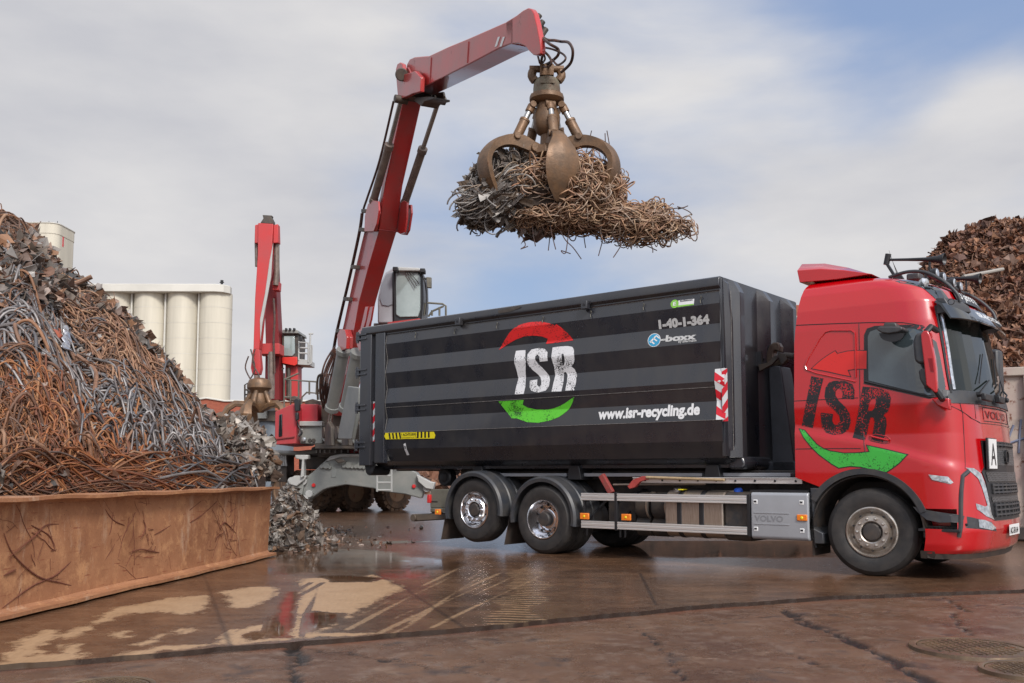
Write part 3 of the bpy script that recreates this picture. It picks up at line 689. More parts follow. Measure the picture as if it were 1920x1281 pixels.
b = MB(); b.tube([side(u, z, .006) for u, z in sd_([(1623, 716), (1680, 730), (1745, 745), (1775, 744)], .03)], .012, 6); b.build('window_seal', M['black_trim'], shell)
drape([sd_([(1768, 744), (1782, 744), (1776, 712), (1796, 710), (1799, 742), (1778, 752), (1770, 762)], .03)], smap, .1, 'pillar_trim', M['black_trim'], shell, .008)
b = MB(); hp = sd_([(1628, 818), (1640, 814), (1662, 818), (1668, 824), (1667, 830), (1655, 831), (1630, 825)])
b.tube([side(u, z, .004) for u, z in hp+[hp[0]]], .004, 5)
b.tube([side(u, z, .020) for u, z in sd_([(1632, 818), (1648, 822), (1666, 826)])], .013, 8); b.build('door_handle', M['cab_red'], shell)
# graphics printed on the cab side
S3 = 640/220.
def c3(pts): return sd_([(1480+x/S3, 480+y/S3) for x, y in pts])
def grow(loop, d):
    n = len(loop); out = []; ar = sum(loop[i][0]*loop[(i+1) % n][1]-loop[(i+1) % n][0]*loop[i][1] for i in range(n)); sg = 1 if ar > 0 else -1
    for i in range(n):
        p0, p1, p2 = (Vector(loop[i-1]), Vector(loop[i]), Vector(loop[(i+1) % n])); a = (p1-p0).normalized(); c = (p2-p1).normalized()
        n1 = Vector((a.y, -a.x))*sg; n2 = Vector((c.y, -c.x))*sg; nn = (n1+n2); nn = nn.normalized() if nn.length > .2 else n1
        out.append(tuple(p1+nn*d/max(.5, nn.dot(n1))))
    return out
g_blk = grunge('printed_black_on_red', (.012, .012, .014), (.50, .012, .016), .56, 60)
g_grn = grunge('printed_green', (.045, .40, .05), (.01, .03, .01), .58, 70)
g_arr = grunge('printed_light_red', (.60, .022, .018), (.12, .01, .01), .62, 70)
I_ = c3([(118,655),(150,662),(184,668),(158,780),(125,938),(66,925),(92,800)])
S_ = c3([(353,782),(288,778),(292,750),(284,728),(266,722),(252,738),(252,762),(270,790),(306,824),(328,860),(334,905),(318,948),(285,970),(240,976),(198,963),(174,928),(170,855),(238,862),(232,900),(240,918),(258,921),(275,900),(272,872),(244,838),(205,805),(192,765),(197,718),(215,690),(245,680),(300,682),(343,700),(356,735)])
R_ = c3([(400,712),(450,716),(500,725),(540,742),(554,775),(550,815),(538,848),(512,868),(526,885),(528,920),(518,970),(505,1024),(441,1010),(456,945),(463,905),(458,882),(442,880),(428,930),(410,1006),(343,990),(365,900),(385,800)])
Rh = c3([(448,782),(470,778),(474,795),(464,832),(448,846),(428,842),(436,808)])
for nm, lp in (('letter', [I_]), ('letter', [S_]), ('letter', [R_, Rh])): drape(lp, smap, .07, nm, g_blk, shell, .0035)
GS = c3([(55,945),(80,952),(110,985),(150,1030),(185,1052),(220,1065),(300,1078),(370,1076),(440,1070),(425,1035),(530,1058),(640,1085),(600,1128),(565,1155),(530,1178),(490,1175),(440,1162),(390,1150),(330,1146),(270,1155),(235,1135),(200,1110),(160,1080),(120,1040),(80,990)])
drape([grow(GS, .011)], smap, .07, 'arrow_outline', gap, shell, .003); drape([GS], smap, .07, 'green_arrow', g_grn, shell, .0055)
AR = c3([(120,613),(150,585),(180,560),(212,538),(245,518),(257,533),(310,520),(360,516),(418,517),(418,615),(365,615),(315,622),(330,656),(275,645),(220,632)])
drape([grow(AR, .009)], smap, .07, 'arrow_outline', gap, shell, .003); drape([AR], smap, .07, 'red_arrow', g_arr, shell, .0055)
# front parts
def fmap(v, z, off): return front(v, z, off)
def frect(v0, v1, z0, z1): return [(v0, z0), (v1, z0), (v1, z1), (v0, z1)]
drape([[(.13, 2.14), (.30, 2.10), (2.20, 2.10), (2.37, 2.14), (2.33, 3.10), (.22, 3.10)]], fmap, .10, 'windscreen', pmat('windscreen_glass', (.010, .014, .013), .04, spec=.45), shell, .006)
b = MB(); b.tube([front(v, z, .008) for v, z in ((.125, 2.1), (.135, 2.3), (.16, 2.6), (.185, 2.9), (.21, 3.12))], .016, 8)
b.tube([front(2.5-v, z, .008) for v, z in ((.125, 2.1), (.135, 2.3), (.16, 2.6), (.185, 2.9), (.21, 3.12))], .016, 8); b.split('windscreen_seal', M['black_trim'], shell)
b = MB(); b.tube([front(v, z, .004) for v, z in ((.17, 2.14), (.18, 2.3), (.21, 2.6), (.235, 2.9), (.255, 3.10))], .022, 8); b.build('pillar_reflector', M['lamp_glass'], shell)
# trim band below the windscreen with vents
rings = []
for i in range(49):
    v = .02+(CW-.04)*i/48; rings.append([front(v, 1.99, -.02), front(v, 1.985, .016), front(v, 2.125, .022), front(v, 2.15, -.02)])
b = MB(); b.loft(rings); cowl = b.build('windscreen_cowl', M['plastic'], shell)
b = MB(); pts = [side(u, z, .012) for u, z in ((5.70, 2.13), (5.74, 2.0))]
b.loft([[side(5.66+.03*i, 2.02, .014), side(5.66+.03*i, 2.14-.004*i, .014), side(5.66+.03*i, 2.14, -.02), side(5.66+.03*i, 2.02, -.02)] for i in range(7)]); b.build('cowl_corner', M['plastic'], cowl)
for v in (.55, 1.15, 1.75):
    b = MB(); p = front(v, 2.10, .03); q = front(v+.52, 2.30, .022); b.tube([p, front(v+.1, 2.17, .06), q], .011, 6); b.tube([front(v+.12, 2.24, .03), front(v+.5, 2.62, .02)], .007, 5); b.lathe([(.03, -.03), (.03, .035), (.02, .045)], p, (1, 0, 0), 12); b.build('wiper', M['black_trim'], shell)
b = MB(); b.box((5.98, .40, 2.02), (6.03, .72, 2.10)); b.box((6.0, .95, 2.02), (6.06, 1.2, 2.10)); b.split('step_grip', M['black_trim'], cowl, bevel=.012)
# front red panel joint and bonnet flap lines
for pts in ([(.10, 1.95), (.35, 1.82), (.55, 1.77), (1.95, 1.77), (2.15, 1.82), (2.4, 1.95)], [(.45, 1.98), (.45, 1.80)], [(.55, 1.965), (1.95, 1.965)]):
    q = []
    for (a, z0), (c, z1) in zip(pts[:-1], pts[1:]):
        for i in range(12): q.append(front(a+(c-a)*i/12, z0+(z1-z0)*i/12, .001))
    b = MB(); b.tube(q, .004, 5); b.build('panel_joint', gap, shell)
drape_text('VOLVO', (.72, 1.83, 0), fmap, 'lettering', pmat('badge_dark_red', (.10, .004, .006), .4), shell, .13, 2.1, .001, off=.006)
b = MB(); q = []
for (a, z0), (c, z1) in zip([(.66, 1.80), (1.84, 1.80), (1.84, 1.955), (.66, 1.955)], [(1.84, 1.80), (1.84, 1.955), (.66, 1.955), (.66, 1.80)]):
    for i in range(10): q.append(front(a+(c-a)*i/10, z0+(z1-z0)*i/10, .004))
b.tube(q, .004, 5); b.build('badge_outline', gap, shell)
# grille
def fslab(poly, d0, d1, name, m, parent, step=.12, bevel=0):
    a = drape([poly], lambda v, z, o: front(v, z, d1), step, name, m, parent, 0); md = a.modifiers.new('s', 'SOLIDIFY'); md.thickness = abs(d1-d0); md.offset = -1
    return a
mesh_m = bpy.data.materials.new('grille_mesh'); mesh_m.use_nodes = True
def _gm():
    t = mesh_m.node_tree; b = t.nodes['Principled BSDF']; tc = nd(t, 'ShaderNodeTexCoord'); w1 = nd(t, 'ShaderNodeTexWave', wave_type='BANDS', bands_direction='DIAGONAL', i_Scale=14.0)
    mp = nd(t, 'ShaderNodeMapping'); mp.inputs['Scale'].default_value = (0, 1, 1); t.links.new(tc.outputs['Object'], mp.inputs[0]); t.links.new(mp.outputs[0], w1.inputs['Vector'])
    mp2 = nd(t, 'ShaderNodeMapping'); mp2.inputs['Scale'].default_value = (0, -1, 1); t.links.new(tc.outputs['Object'], mp2.inputs[0]); w2 = nd(t, 'ShaderNodeTexWave', wave_type='BANDS', bands_direction='DIAGONAL', i_Scale=14.0); t.links.new(mp2.outputs[0], w2.inputs['Vector'])
    mm = nd(t, 'ShaderNodeMath', operation='MAXIMUM'); t.links.new(w1.outputs[1], mm.inputs[0]); t.links.new(w2.outputs[1], mm.inputs[1])
    r = nd(t, 'ShaderNodeValToRGB'); r.color_ramp.elements[0].position = .80; r.color_ramp.elements[0].color = (.008, .008, .008, 1); r.color_ramp.elements[1].position = .9; r.color_ramp.elements[1].color = (.16, .16, .165, 1)
    t.links.new(mm.outputs[0], r.inputs[0]); t.links.new(r.outputs[0], b.inputs['Base Color']); b.inputs['Roughness'].default_value = .3
    bp = nd(t, 'ShaderNodeBump'); bp.inputs['Distance'].default_value = .02; t.links.new(mm.outputs[0], bp.inputs['Height']); t.links.new(bp.outputs[0], b.inputs['Normal'])
_gm()
gr = fslab([(.50, 1.57), (.52, 1.27), (.44, 1.21), (.50, 1.10), (.56, .74), (.64, .66), (1.86, .66), (1.94, .74), (2.0, 1.10), (2.06, 1.21), (1.98, 1.27), (2.0, 1.57)], 0, .012, 'grille', M['black_trim'], shell)
drape([[(.55, 1.49), (.56, 1.29), (1.94, 1.29), (1.95, 1.49)]], lambda v, z, o: front(v, z, .018), .1, 'grille_mesh', mesh_m, gr)
drape([[(.52, 1.21), (.56, 1.10), (1.94, 1.10), (1.98, 1.21)]], lambda v, z, o: front(v, z, .018), .1, 'grille_mesh', mesh_m, gr)
drape([[(.60, .93), (.60, .87), (1.90, .87), (1.90, .93)]], lambda v, z, o: front(v, z, .018), .1, 'grille_mesh', mesh_m, gr)
for z0, z1 in ((1.505, 1.555), (.96, 1.08), (.70, .86)):
    b = MB(); n = 3 if z1-z0 > .08 else 1
    for k in range(n):
        zz = z0+(z1-z0)*(k+.5)/n
        b.loft([[front(v, zz-.010, .016), front(v, zz-.010, .034), front(v, zz+.010, .034), front(v, zz+.010, .016)] for v in np.linspace(.64, 1.86, 14)])
    for v in np.linspace(.66, 1.84, 9): b.loft([[front(v-.01, zz, .016), front(v-.01, zz, .030), front(v+.01, zz, .030), front(v+.01, zz, .016)] for zz in (z0, z1)])
    b.build('grille_insert', M['plastic'], gr)
b = MB(); b.lathe([(.085, 0), (.085, .02), (.065, .02), (.065, 0)], front(1.25, 1.39, .02), (1, 0, 0), 28, closed=True); b.bar(front(1.17, 1.32, .03), front(1.33, 1.46, .03), .014, .014); b.build('grille_badge', M['black_trim'], gr)
# white A board
b = MB(); b.box((5.985, .50, 1.235), (6.01, .89, 1.60)); ab = b.build('hazard_board', M['black_trim'], TRUCK, bevel=.004); ab['label'] = 'white board with a black A on the grille'
b = MB(); b.box((6.011, .52, 1.25), (6.018, .87, 1.59)); wb = b.build('board_face', M['white'], ab)
drape_text('A', (.585, 1.29, 0), lambda v, z, o: Vector((6.021, v, z)), 'lettering', M['letter_dark'], ab, .36, .95, .002)
# headlight, fog lamp, bumper strip, side blinker
HLs = [T(1829, 900), T(1829, 900)]
def fpx(x, y):   # photo point -> (v, z) on the front/corner surface, by marching the sight line into the loft
    d = ray(x, y); best = None; inv = None
    c0 = (_C-TO); 
    for i in range(1400):
        t = (10.2+i*.004)/d.y; q = _C+d*t-TO; u, v, z = q.dot(TU_), q.dot(TV_), q.z
        if v < -.3: continue
        if z < 3.62 and v > c_v0(z) and u < c_uf(z)-c_g(max(0, (v-c_v0(z)))) : return (v, z)
    return (v, z)
def fpoly(pts): return [fpx(x, y) for x, y in pts]
hl = MB()
def lamp(pts, name, m, parent, off=.008): return drape([fpoly(pts)], fmap, .05, name, m, parent, off)
hlb = lamp([(1809, 877), (1824, 878), (1838, 888), (1845, 905), (1852, 932), (1860, 962), (1865, 976), (1848, 968), (1830, 955), (1828, 944), (1845, 950), (1850, 948), (1840, 915), (1833, 898), (1820, 886)], 'headlight', M['lamp_glass'], shell)
lamp([(1832, 974), (1845, 975), (1856, 980), (1866, 990), (1858, 994), (1834, 989)], 'fog_lamp', M['lamp_glass'], shell, .012)
lamp([(1803, 967), (1832, 973), (1858, 979), (1868, 996), (1835, 992), (1803, 990)], 'bumper_strip', M['plastic'], shell, .006)
b = MB(); b.lathe([(.016, 0), (.016, .01), (.010, .012)], front(*fpx(1811, 984), .006), (0, -1, 0), 14); b.build('sensor', M['letter_dark'], shell)
o = drape([sd_([(1741, 890), (1776, 894), (1785, 905), (1780, 908), (1748, 900)])], smap, .1, 'side_blinker', M['lamp_glass'], shell, .010)
# door/bumper dark divider and lower side trim
def sstrip(pts, w, name, m, th=.012):
    q = sd_(pts); rings = []
    P = []
    for (a, b_), (c, d) in zip(q[:-1], q[1:]):
        for i in range(8): P.append((a+(c-a)*i/8, b_+(d-b_)*i/8))
    P.append(q[-1]); 
    b = MB(); b.tube([side(u, z, .0) for u, z in P], w, 8); return b.build(name, m, shell)
sstrip([(1806, 884), (1798, 893), (1797, 920), (1797, 990), (1794, 1008)], .026, 'corner_divider', M['plastic'])
drape([sd_([(1712, 950), (1740, 957), (1796, 966), (1797, 980), (1760, 980), (1738, 975), (1722, 962)])], smap, .1, 'sill_trim', M['plastic'], shell, .010)
b = MB(); b.box((5.36, .02, .545), (5.80, .24, .575)); 
for i in range(10): b.box((5.39+i*.038, .03, .575), (5.408+i*.038, .22, .583))
b.build('step', M['black_trim'], shell, bevel=.004)
b = MB(); b.box((5.42, .16, .585), (5.76, .31, .60)); b.box((5.66, .20, .60), (5.72, .30, .70)); b.build('step_floor', M['chassis'], shell)
b = MB(); rr = []
for i in range(60):
    s = i/59.
    if s < .3: u = 5.37+(5.70-5.37)*s/.3; p = side(u, .30, .01); rr.append([p+Vector((0, 0, .025)), p+Vector((0, .03, -.06)), p+Vector((0, .10, -.06)), p+Vector((0, .10, .02))])
for v in np.linspace(.05, 2.45, 30):
    p = front(v, .30, .012); rr.append([p+Vector((0, 0, .02)), p+Vector((-.03, 0, -.06)), p+Vector((-.1, 0, -.05)), p+Vector((-.1, 0, .02))])
b.loft(rr); b.build('air_dam', M['rubber'], shell)
drape([[(1.02, .475), (1.54, .475), (1.54, .60), (1.02, .60)]], lambda v, z, o: Vector((6.085, v, z)), .3, 'number_plate', M['white'], TRUCK)
drape_text('AC-SR 64', (1.06, .495, 0), lambda v, z, o: Vector((6.089, v, z)), 'lettering', M['letter_dark'], TRUCK, .10, .98, .0015)
# front wheel arch lip and inner arch
arc = []
for i in range(41):
    a = R(196-(196+6)*i/40.) if True else 0
    arc.append(a)
rings = []
for i in range(41):
    a = R(150-130*i/40.); cu, cz = FU+math.cos(a)*.665, FZ+math.sin(a)*.665; ou, oz = FU+math.cos(a)*.735, FZ+math.sin(a)*.735
    yv = -.012
    rings.append([Vector((cu, yv, cz)), Vector((ou, yv-.004, oz)), Vector((ou, .06, oz)), Vector((cu, .06, cz))])
b = MB(); b.loft(rings); b.build('wheel_arch_lip', M['plastic'], shell)
rings = []
for i in range(41):
    a = R(200-204*i/40.); rings.append([Vector((FU+math.cos(a)*r_, y, FZ+math.sin(a)*r_)) for r_, y in ((.66, .05), (.66, .62), (.64, .62), (.64, .05))])
b = MB(); b.loft(rings); b.build('inner_arch', M['chassis'], shell)
b = MB(); b.prism([TP3(1519, 915), TP3(1545, 916), (4.17, 0, .83), (4.11, 0, .55), TP3(1543, 1000), TP3(1544, 1020), TP3(1527, 1020), TP3(1520, 1000)], (0, .55, 0)); b.build('front_mudguard', M['plastic'], shell, bevel=.01)
b = MB(); b.box((4.10, .08, .20), (4.125, .60, .42)); b.build('mud_flap', M['rubber'], shell)
# ---------------------------------------------------------------- roof gear
M['cab_red2'] = M['cab_red']
sp = []
for v in np.linspace(.30, 2.2, 13):
    e = 1-abs(v-1.25)/.95; k = min(1, e*5+.55)
    sp.append([Vector((3.93, v, 3.62)), Vector((3.90, v, 3.64+.25*k)), Vector((4.20, v, 3.64+.215*k)), Vector((4.50, v, 3.63+.13*k)), Vector((4.84, v, 3.61)), Vector((4.4, v, 3.60))])
b = MB(); b.loft(sp); b.build('roof_spoiler', M['cab_red'], TRUCK, smooth=40, bevel=.006)
vis = []
for v in np.linspace(.12, 2.38, 31):
    k = c_g(v)*.75; w_ = 1-((v-1.25)/1.2)**4*.35
    p0 = Vector((c_uf(3.16)-k+.005, v, 3.17)); p1 = Vector((c_uf(3.1)-k+.09*w_, v, 3.13)); p2 = Vector((c_uf(3.0)-k+.20*w_, v, 2.97-.02*w_))
    vis.append([p0, p1, p2, p2+Vector((-.012, 0, -.012)), p1+Vector((-.02, 0, -.02)), p0+Vector((-.01, 0, -.02))])
b = MB(); b.loft(vis); visor = b.build('sun_visor', M['glass_dark'], TRUCK)
drape_text('ISR-RECYCLING', (.55, 3.01, 0), lambda v, z, o: Vector((c_uf(3.0)-c_g(v)*.75+.215-(z-3.01)*.62, v, 3.0+(z-3.01)*.85)), 'lettering', M['white'], visor, .10, 1.4, .002, maxlen=.05)
lamp2 = drape([[(.20, 3.47), (.36, 3.49), (.44, 3.46), (.46, 3.20), (.24, 3.19)]], fmap, .05, 'marker_lamp', M['glass_dark'], TRUCK, .012)
b = MB(); b.lathe([(.05, 0), (.055, .05), (.03, .08)], front(.34, 3.42, .0), (.8, -.3, .3), 16); b.build('marker_bulb', M['lamp_glass'], lamp2)
def visor_end(s):
    b = MB(); vv = .16 if s < 0 else 2.34; m_ = 1 if s < 0 else -1
    rings = []
    for i in range(10):
        t = i/9.; v = vv+m_*(.02+.34*t); k = c_g(min(v, 2.5-v)); p = Vector((c_uf(3.12)-k*.85, v, 0))
        rings.append([p+Vector((-.03, 0, 3.02+.02*t)), p+Vector((.11+.06*t, 0, 3.03+.02*t)), p+Vector((.10+.05*t, 0, 3.12)), p+Vector((.06, 0, 3.20)), p+Vector((-.03, 0, 3.21))])
    b.loft(rings); o = b.build('visor_bracket', M['plastic'], TRUCK, smooth=50, bevel=.01)
    if s < 0:
        q = MB(); q.lathe([(.038, 0), (.038, .008), (.030, .008), (.030, 0)], (5.78, .10, 3.13), (0, -1, 0), 20, closed=True); q.build('bolt_ring', M['letter_dark'], o)
visor_end(-1); visor_end(1)
drape([[(.62, 3.22), (1.88, 3.22), (1.80, 3.46), (.70, 3.46)]], fmap, .06, 'light_box', M['letter_dark'], TRUCK, .03)
drape_text('60 Jahre ISR', (.70, 3.27, 0), lambda v, z, o: front(v, z, .036), 'lettering', M['white'], TRUCK, .15, 1.05, .001, maxlen=.06)
drape([[(.66, 3.36), (.80, 3.40), (.76, 3.44), (.66, 3.42)]], lambda v, z, o: front(v, z, .036), .1, 'logo_mark', M['sign_red'], TRUCK)
bar = MB()
for s in (0, 1):
    pts = [Vector((4.98, .50, 3.58)), Vector((5.20, .46, 3.61)), Vector((5.42, .42, 3.57)), Vector((5.62, .40, 3.44)), Vector((5.76, .40, 3.28)), Vector((5.80, .41, 3.17))]
    if s: pts = [Vector((p.x, 2.5-p.y, p.z)) for p in pts]
    bar.tube(pts, .021, 12, smooth=6)
bar.tube([Vector((5.44, v, 3.545+.02*math.sin(PI*(v-.4)/1.7))) for v in np.linspace(.42, 2.08, 14)], .022, 10)
lb = bar.build('light_bar', M['plastic'], TRUCK)
for v in (.72, 1.02, 1.48, 1.78):
    b = MB(); b.lathe([(.02, -.08), (.055, -.05), (.065, 0), (.065, .03), (.058, .035)], (5.44, v, 3.60), (1, 0, 0), 20); sp_ = b.build('spotlight', M['black_trim'], lb)
    b = MB(); b.lathe([(.057, 0), (.045, .01)], (5.477, v, 3.60), (1, 0, 0), 20); b.build('lens', M['lamp_glass'], sp_)
for vh, u0 in ((.50, 4.96), (1.98, 5.0)):
    b = MB(); p = Vector((u0, vh, 3.80)); q = Vector((u0+.66, vh-.02, 3.71)); d = (q-p).normalized()
    b.lathe([(.012, -.02), (.015, 0), (.018, .25), (.024, .45), (.038, .58), (.072, .67), (.070, .675), (.02, .6)], p, d, 18)
    b.cyl(p+Vector((-.01, -.0, -.06)), p+Vector((.02, 0, .07)), .035, n=14); b.bar(p+Vector((.0, 0, -.05)), p+Vector((.08, 0, -.20)), .05, .03); b.bar(p+d*.5, p+d*.5+Vector((0, 0, -.14)), .02, .02); b.build('air_horn', M['black_trim'], TRUCK)
b = MB(); b.prism([(4.93, .78, 3.60), (5.06, .78, 3.60), (5.03, .78, 3.66), (4.98, .78, 3.69), (4.95, .78, 3.66)], (0, .06, 0)); b.cyl((4.985, .80, 3.66), (4.90, .78, 3.98), .005, .002, 6); b.cyl((5.0, .80, 3.66), (4.95, .79, 3.80), .006, .003, 6); b.build('antenna', M['black_trim'], TRUCK)
b = MB(); b.cyl((4.95, 1.9, 3.62), (4.62, 1.9, 3.92), .004, .002, 6); b.build('antenna', M['black_trim'], TRUCK)
b = MB(); b.box((5.0, 1.1, 3.63), (5.16, 1.3, 3.72)); b.build('roof_beacon', M['plastic'], TRUCK, bevel=.02)
# ---------------------------------------------------------------- mirrors
mv = -.20
def pp(pts, v, th): 
    b = MB(); b.prism([TP3(x, y, v) for x, y in pts], (0, th, 0)); return b
mir = pp([(1711, 640), (1716, 626), (1733, 621), (1737, 634), (1739, 680), (1722, 683), (1714, 676)], mv, .24).build('mirror_housing', M['plastic'], TRUCK, bevel=.03, seg=4)
pp([(1721, 695), (1728, 690), (1740, 691), (1744, 726), (1733, 727), (1724, 712)], mv+.02, .20).build('lower_mirror', M['plastic'], mir, bevel=.025, seg=4)
pp([(1726, 627), (1731, 620), (1739, 620), (1744, 630), (1752, 668), (1755, 690), (1757, 735), (1753, 737), (1736, 722), (1733, 690), (1728, 650)], mv-.02, .07).build('mirror_cover', M['cab_red'], mir, bevel=.016, seg=3)
pp([(1740, 672), (1748, 672), (1751, 698), (1745, 697)], mv-.023, .02).build('mirror_slot', pmat('slot_red', (.22, .004, .008), .4), mir)
b = MB(); b.tube([TP3(1752, 728, mv+.02), TP3(1764, 745, mv+.06), TP3(1770, 752, .02)], .034, 10); b.tube([TP3(1737, 622, mv+.03), TP3(1745, 613, mv+.06), TP3(1757, 620, .03)], .035, 10); b.build('mirror_arm', M['black_trim'], mir)
pp([(1746, 747), (1779, 747), (1781, 769), (1776, 768), (1757, 760)], -.06, .09).build('mirror_foot', M['cab_red'], mir, bevel=.012)
km = pp([(1643, 618), (1647, 612), (1690, 612), (1692, 618), (1684, 623), (1665, 626), (1652, 624)], -.22, .24).build('kerb_mirror', M['plastic'], TRUCK, bevel=.015, seg=3)
pp([(1658, 605), (1678, 605), (1682, 613), (1655, 613)], -.12, .14).build('mirror_mount', M['plastic'], km, bevel=.01)
b = MB(); b.loft([[TP3(1672+a*24, 625+math.sqrt(max(0, 1-a*a))*16*k, -.19+.0) + Vector((0, dd, 0)) for k, dd in ((0, 0), (1, 0), (1, .02), (0, .02))] for a in np.linspace(-1, 1, 17)]); b.build('mirror_glass', M['letter_dark'], km)
mir2 = MB(); mir2.box((5.55, 2.55, 2.1), (5.72, 2.82, 2.85)); mir2.build('mirror_housing', M['plastic'], TRUCK, bevel=.04)
# ---------------------------------------------------------------- wheels
def make_wheel(cx, cy, cz, style, flip=1, steer=0, wdt=.315, dual=False, name='wheel'):
    root = bpy.data.objects.new(name, None); C.objects.link(root); root.parent = TRUCK; root.location = (cx, cy, cz); root.rotation_euler = (0, 0, steer + (0 if flip > 0 else PI))
    # local: outer face toward -y
    Rr = .512; prof = [(.295, 0.02), (.30, .0), (.335, -.012), (.40, -.020), (.455, -.012), (.482, .012), (.500, .03), (.512, .055)]
    w_ = wdt
    for k in range(1, 6):
        y = .055+(w_-.11)*k/6; prof += [(.512, y-.012), (.500, y-.009), (.500, y+.003), (.512, y+.006)]
    prof += [(.512, w_-.055), (.500, w_-.03), (.455, w_+.012), (.335, w_+.012), (.295, w_-.02)]
    b = MB(); b.lathe(prof, (0, 0, 0), (0, 1, 0), 72, closed=True)
    for i in range(72):  # shoulder lugs
        a = 2*PI*i/72; c_, s_ = math.cos(a), math.sin(a)
    ty = b.build('tyre', M['tyre'], root, smooth=28)
    if dual:
        b = MB(); b.lathe([(r_, y+.345) for r_, y in prof], (0, 0, 0), (0, 1, 0), 56, closed=True); b.build('inner_tyre', M['tyre'], root, smooth=28)
    if style == 'front':
        m = M['steel_rim']; pr = [(.300, .012), (.292, -.012), (.280, -.016), (.268, .0), (.262, .030), (.245, .060), (.228, .050), (.205, .012), (.190, -.010), (.130, -.014), (.118, -.005), (.112, .04), (.05, .05)]
        nut_r, nut_y, hole_r, hole_y, nn, nh = .160, -.012, .218, .036, 10, 10
    elif style == 'tag':
        m = M['chrome']; pr = [(.300, .012), (.292, -.010), (.280, -.012), (.268, .006), (.262, .030), (.245, .060), (.228, .050), (.205, .012), (.190, -.006), (.130, -.010), (.118, .0), (.112, .05), (.05, .06)]
        nut_r, nut_y, hole_r, hole_y, nn, nh = .160, -.008, .218, .036, 10, 10
    else:
        m = M['chrome']; pr = [(.300, .012), (.292, -.010), (.278, -.012), (.270, .005), (.264, .03), (.252, .07), (.236, .11), (.216, .145), (.200, .160), (.185, .162), (.170, .145), (.150, .120), (.130, .112), (.10, .11)]
        nut_r, nut_y, hole_r, hole_y, nn, nh = .150, .172, .212, .143, 10, 10
    b = MB(); b.lathe(pr, (0, 0, 0), (0, 1, 0), 64, cap=False); rim = b.build('rim', m, root, smooth=24)
    # hand holes
    b = MB()
    for i in range(nh):
        a = 2*PI*(i+.5)/nh; p = Vector((math.cos(a)*hole_r, hole_y-.008, math.sin(a)*hole_r)); d = Vector((0, 1, 0))
        b.cyl(p-d*.006, p+d*.012, .021 if style == 'drive' else .013, n=14)
    b.split('hand_hole', M['letter_dark'], rim)
    b = MB(); p = Vector((0, nut_y, 0)); b.lathe([(.017, 0), (.017, -.022), (.010, -.030)], p, (0, 1, 0), 6)
    if style != 'drive':
        for i in range(nn):
            a = 2*PI*i/nn; q = MB(); q.lathe([(.020, .004), (.019, -.018), (.014, -.032), (.004, -.036)], (math.cos(a)*nut_r, nut_y, math.sin(a)*nut_r), (0, 1, 0), 10); q.build('wheel_nut', m, rim)
    b = MB()
    if style == 'drive': b.lathe([(.108, .20), (.108, .03), (.095, .01), (.06, .004), (.001, .004)], (0, 0, 0), (0, 1, 0), 32); b.build('hub', M['chassis'], root)
    else: b.lathe([(.104, .06), (.104, -.005), (.09, -.02), (.05, -.024), (.001, -.024)], (0, 0, 0), (0, 1, 0), 32); b.build('hub', M['chassis'], root)
    return root
W1 = make_wheel(4.83, .05, .512, 'front', steer=R(7.5), wdt=.36)
W2 = make_wheel(0, .03, .512, 'drive', dual=True)
W3 = make_wheel(-1.38, .05, .62, 'tag', wdt=.33)
W4 = make_wheel(4.83, 2.45, .512, 'front', flip=-1, steer=R(7.5))
W5 = make_wheel(0, 2.47, .512, 'drive', flip=-1, dual=True)
W6 = make_wheel(-1.38, 2.45, .62, 'tag', flip=-1)
# ---------------------------------------------------------------- frame and fittings
b = MB()
for v in (.82, 1.60): b.box((-2.3, v, .86), (5.2, v+.08, 1.12))
b.box((-2.3, .82, .9), (-2.22, 1.68, 1.1)); b.box((1.2, .82, .9), (1.3, 1.68, 1.1)); b.box((3.0, .82, .9), (3.1, 1.68, 1.1))
b.cyl((4.83, .3, .52), (4.83, 2.2, .52), .07); b.cyl((0, .4, .52), (0, 2.1, .52), .11); b.cyl((-1.38, .3, .62), (-1.38, 2.2, .62), .08); b.cyl((0, 1.1, .52), (0, 1.4, .52), .26)
b.box((4.2, .7, .5), (5.9, 1.8, 1.1)); b.build('chassis_frame', M['chassis'], TRUCK, bevel=.01)
b = MB(); b.box((-2.2, .62, 1.10), (3.9, .76, 1.235)); b.box((-2.2, 1.74, 1.10), (3.9, 1.88, 1.235)); b.split('hooklift_subframe', M['chassis'], TRUCK, bevel=.008)
b = MB()
for (x0, x1) in ((885, 1062), (1090, 1316), (1347, 1482)):
    u0, z0 = T(x0, 890, .40); u1, z1 = T(x1, 890, .40); b.box((u0, .40, z0-.028), (u1, .50, z0+.022))
b.split('side_rail', M['grey_panel'], TRUCK, bevel=.004)
b = MB()
for x in (895, 1076, 1335):
    u, z = T(x, 885, .30); b.prism([(u-.13, .30, 1.10), (u+.13, .30, 1.10), (u+.09, .30, 1.31), (u-.09, .30, 1.31)], (0, .35, 0))
b.split('container_bracket', M['black_trim'], TRUCK, bevel=.01)
# perforated aluminium board under the cab end
u0, z0 = T(1200, 901, .08); u1, _ = T(1497, 896, .08)
b = MB(); b.box((1.55, .08, 1.065), (3.99, .13, 1.135)); b.box((1.55, .06, 1.130), (3.99, .16, 1.142)); lad = b.build('ladder_rail', M['alu'], TRUCK, bevel=.003)
b = MB()
for i in range(9): b.cyl((1.75+i*.27, .070, 1.10), (1.75+i*.27, .10, 1.10), .014, n=12)
b.split('rail_hole', M['letter_dark'], lad)
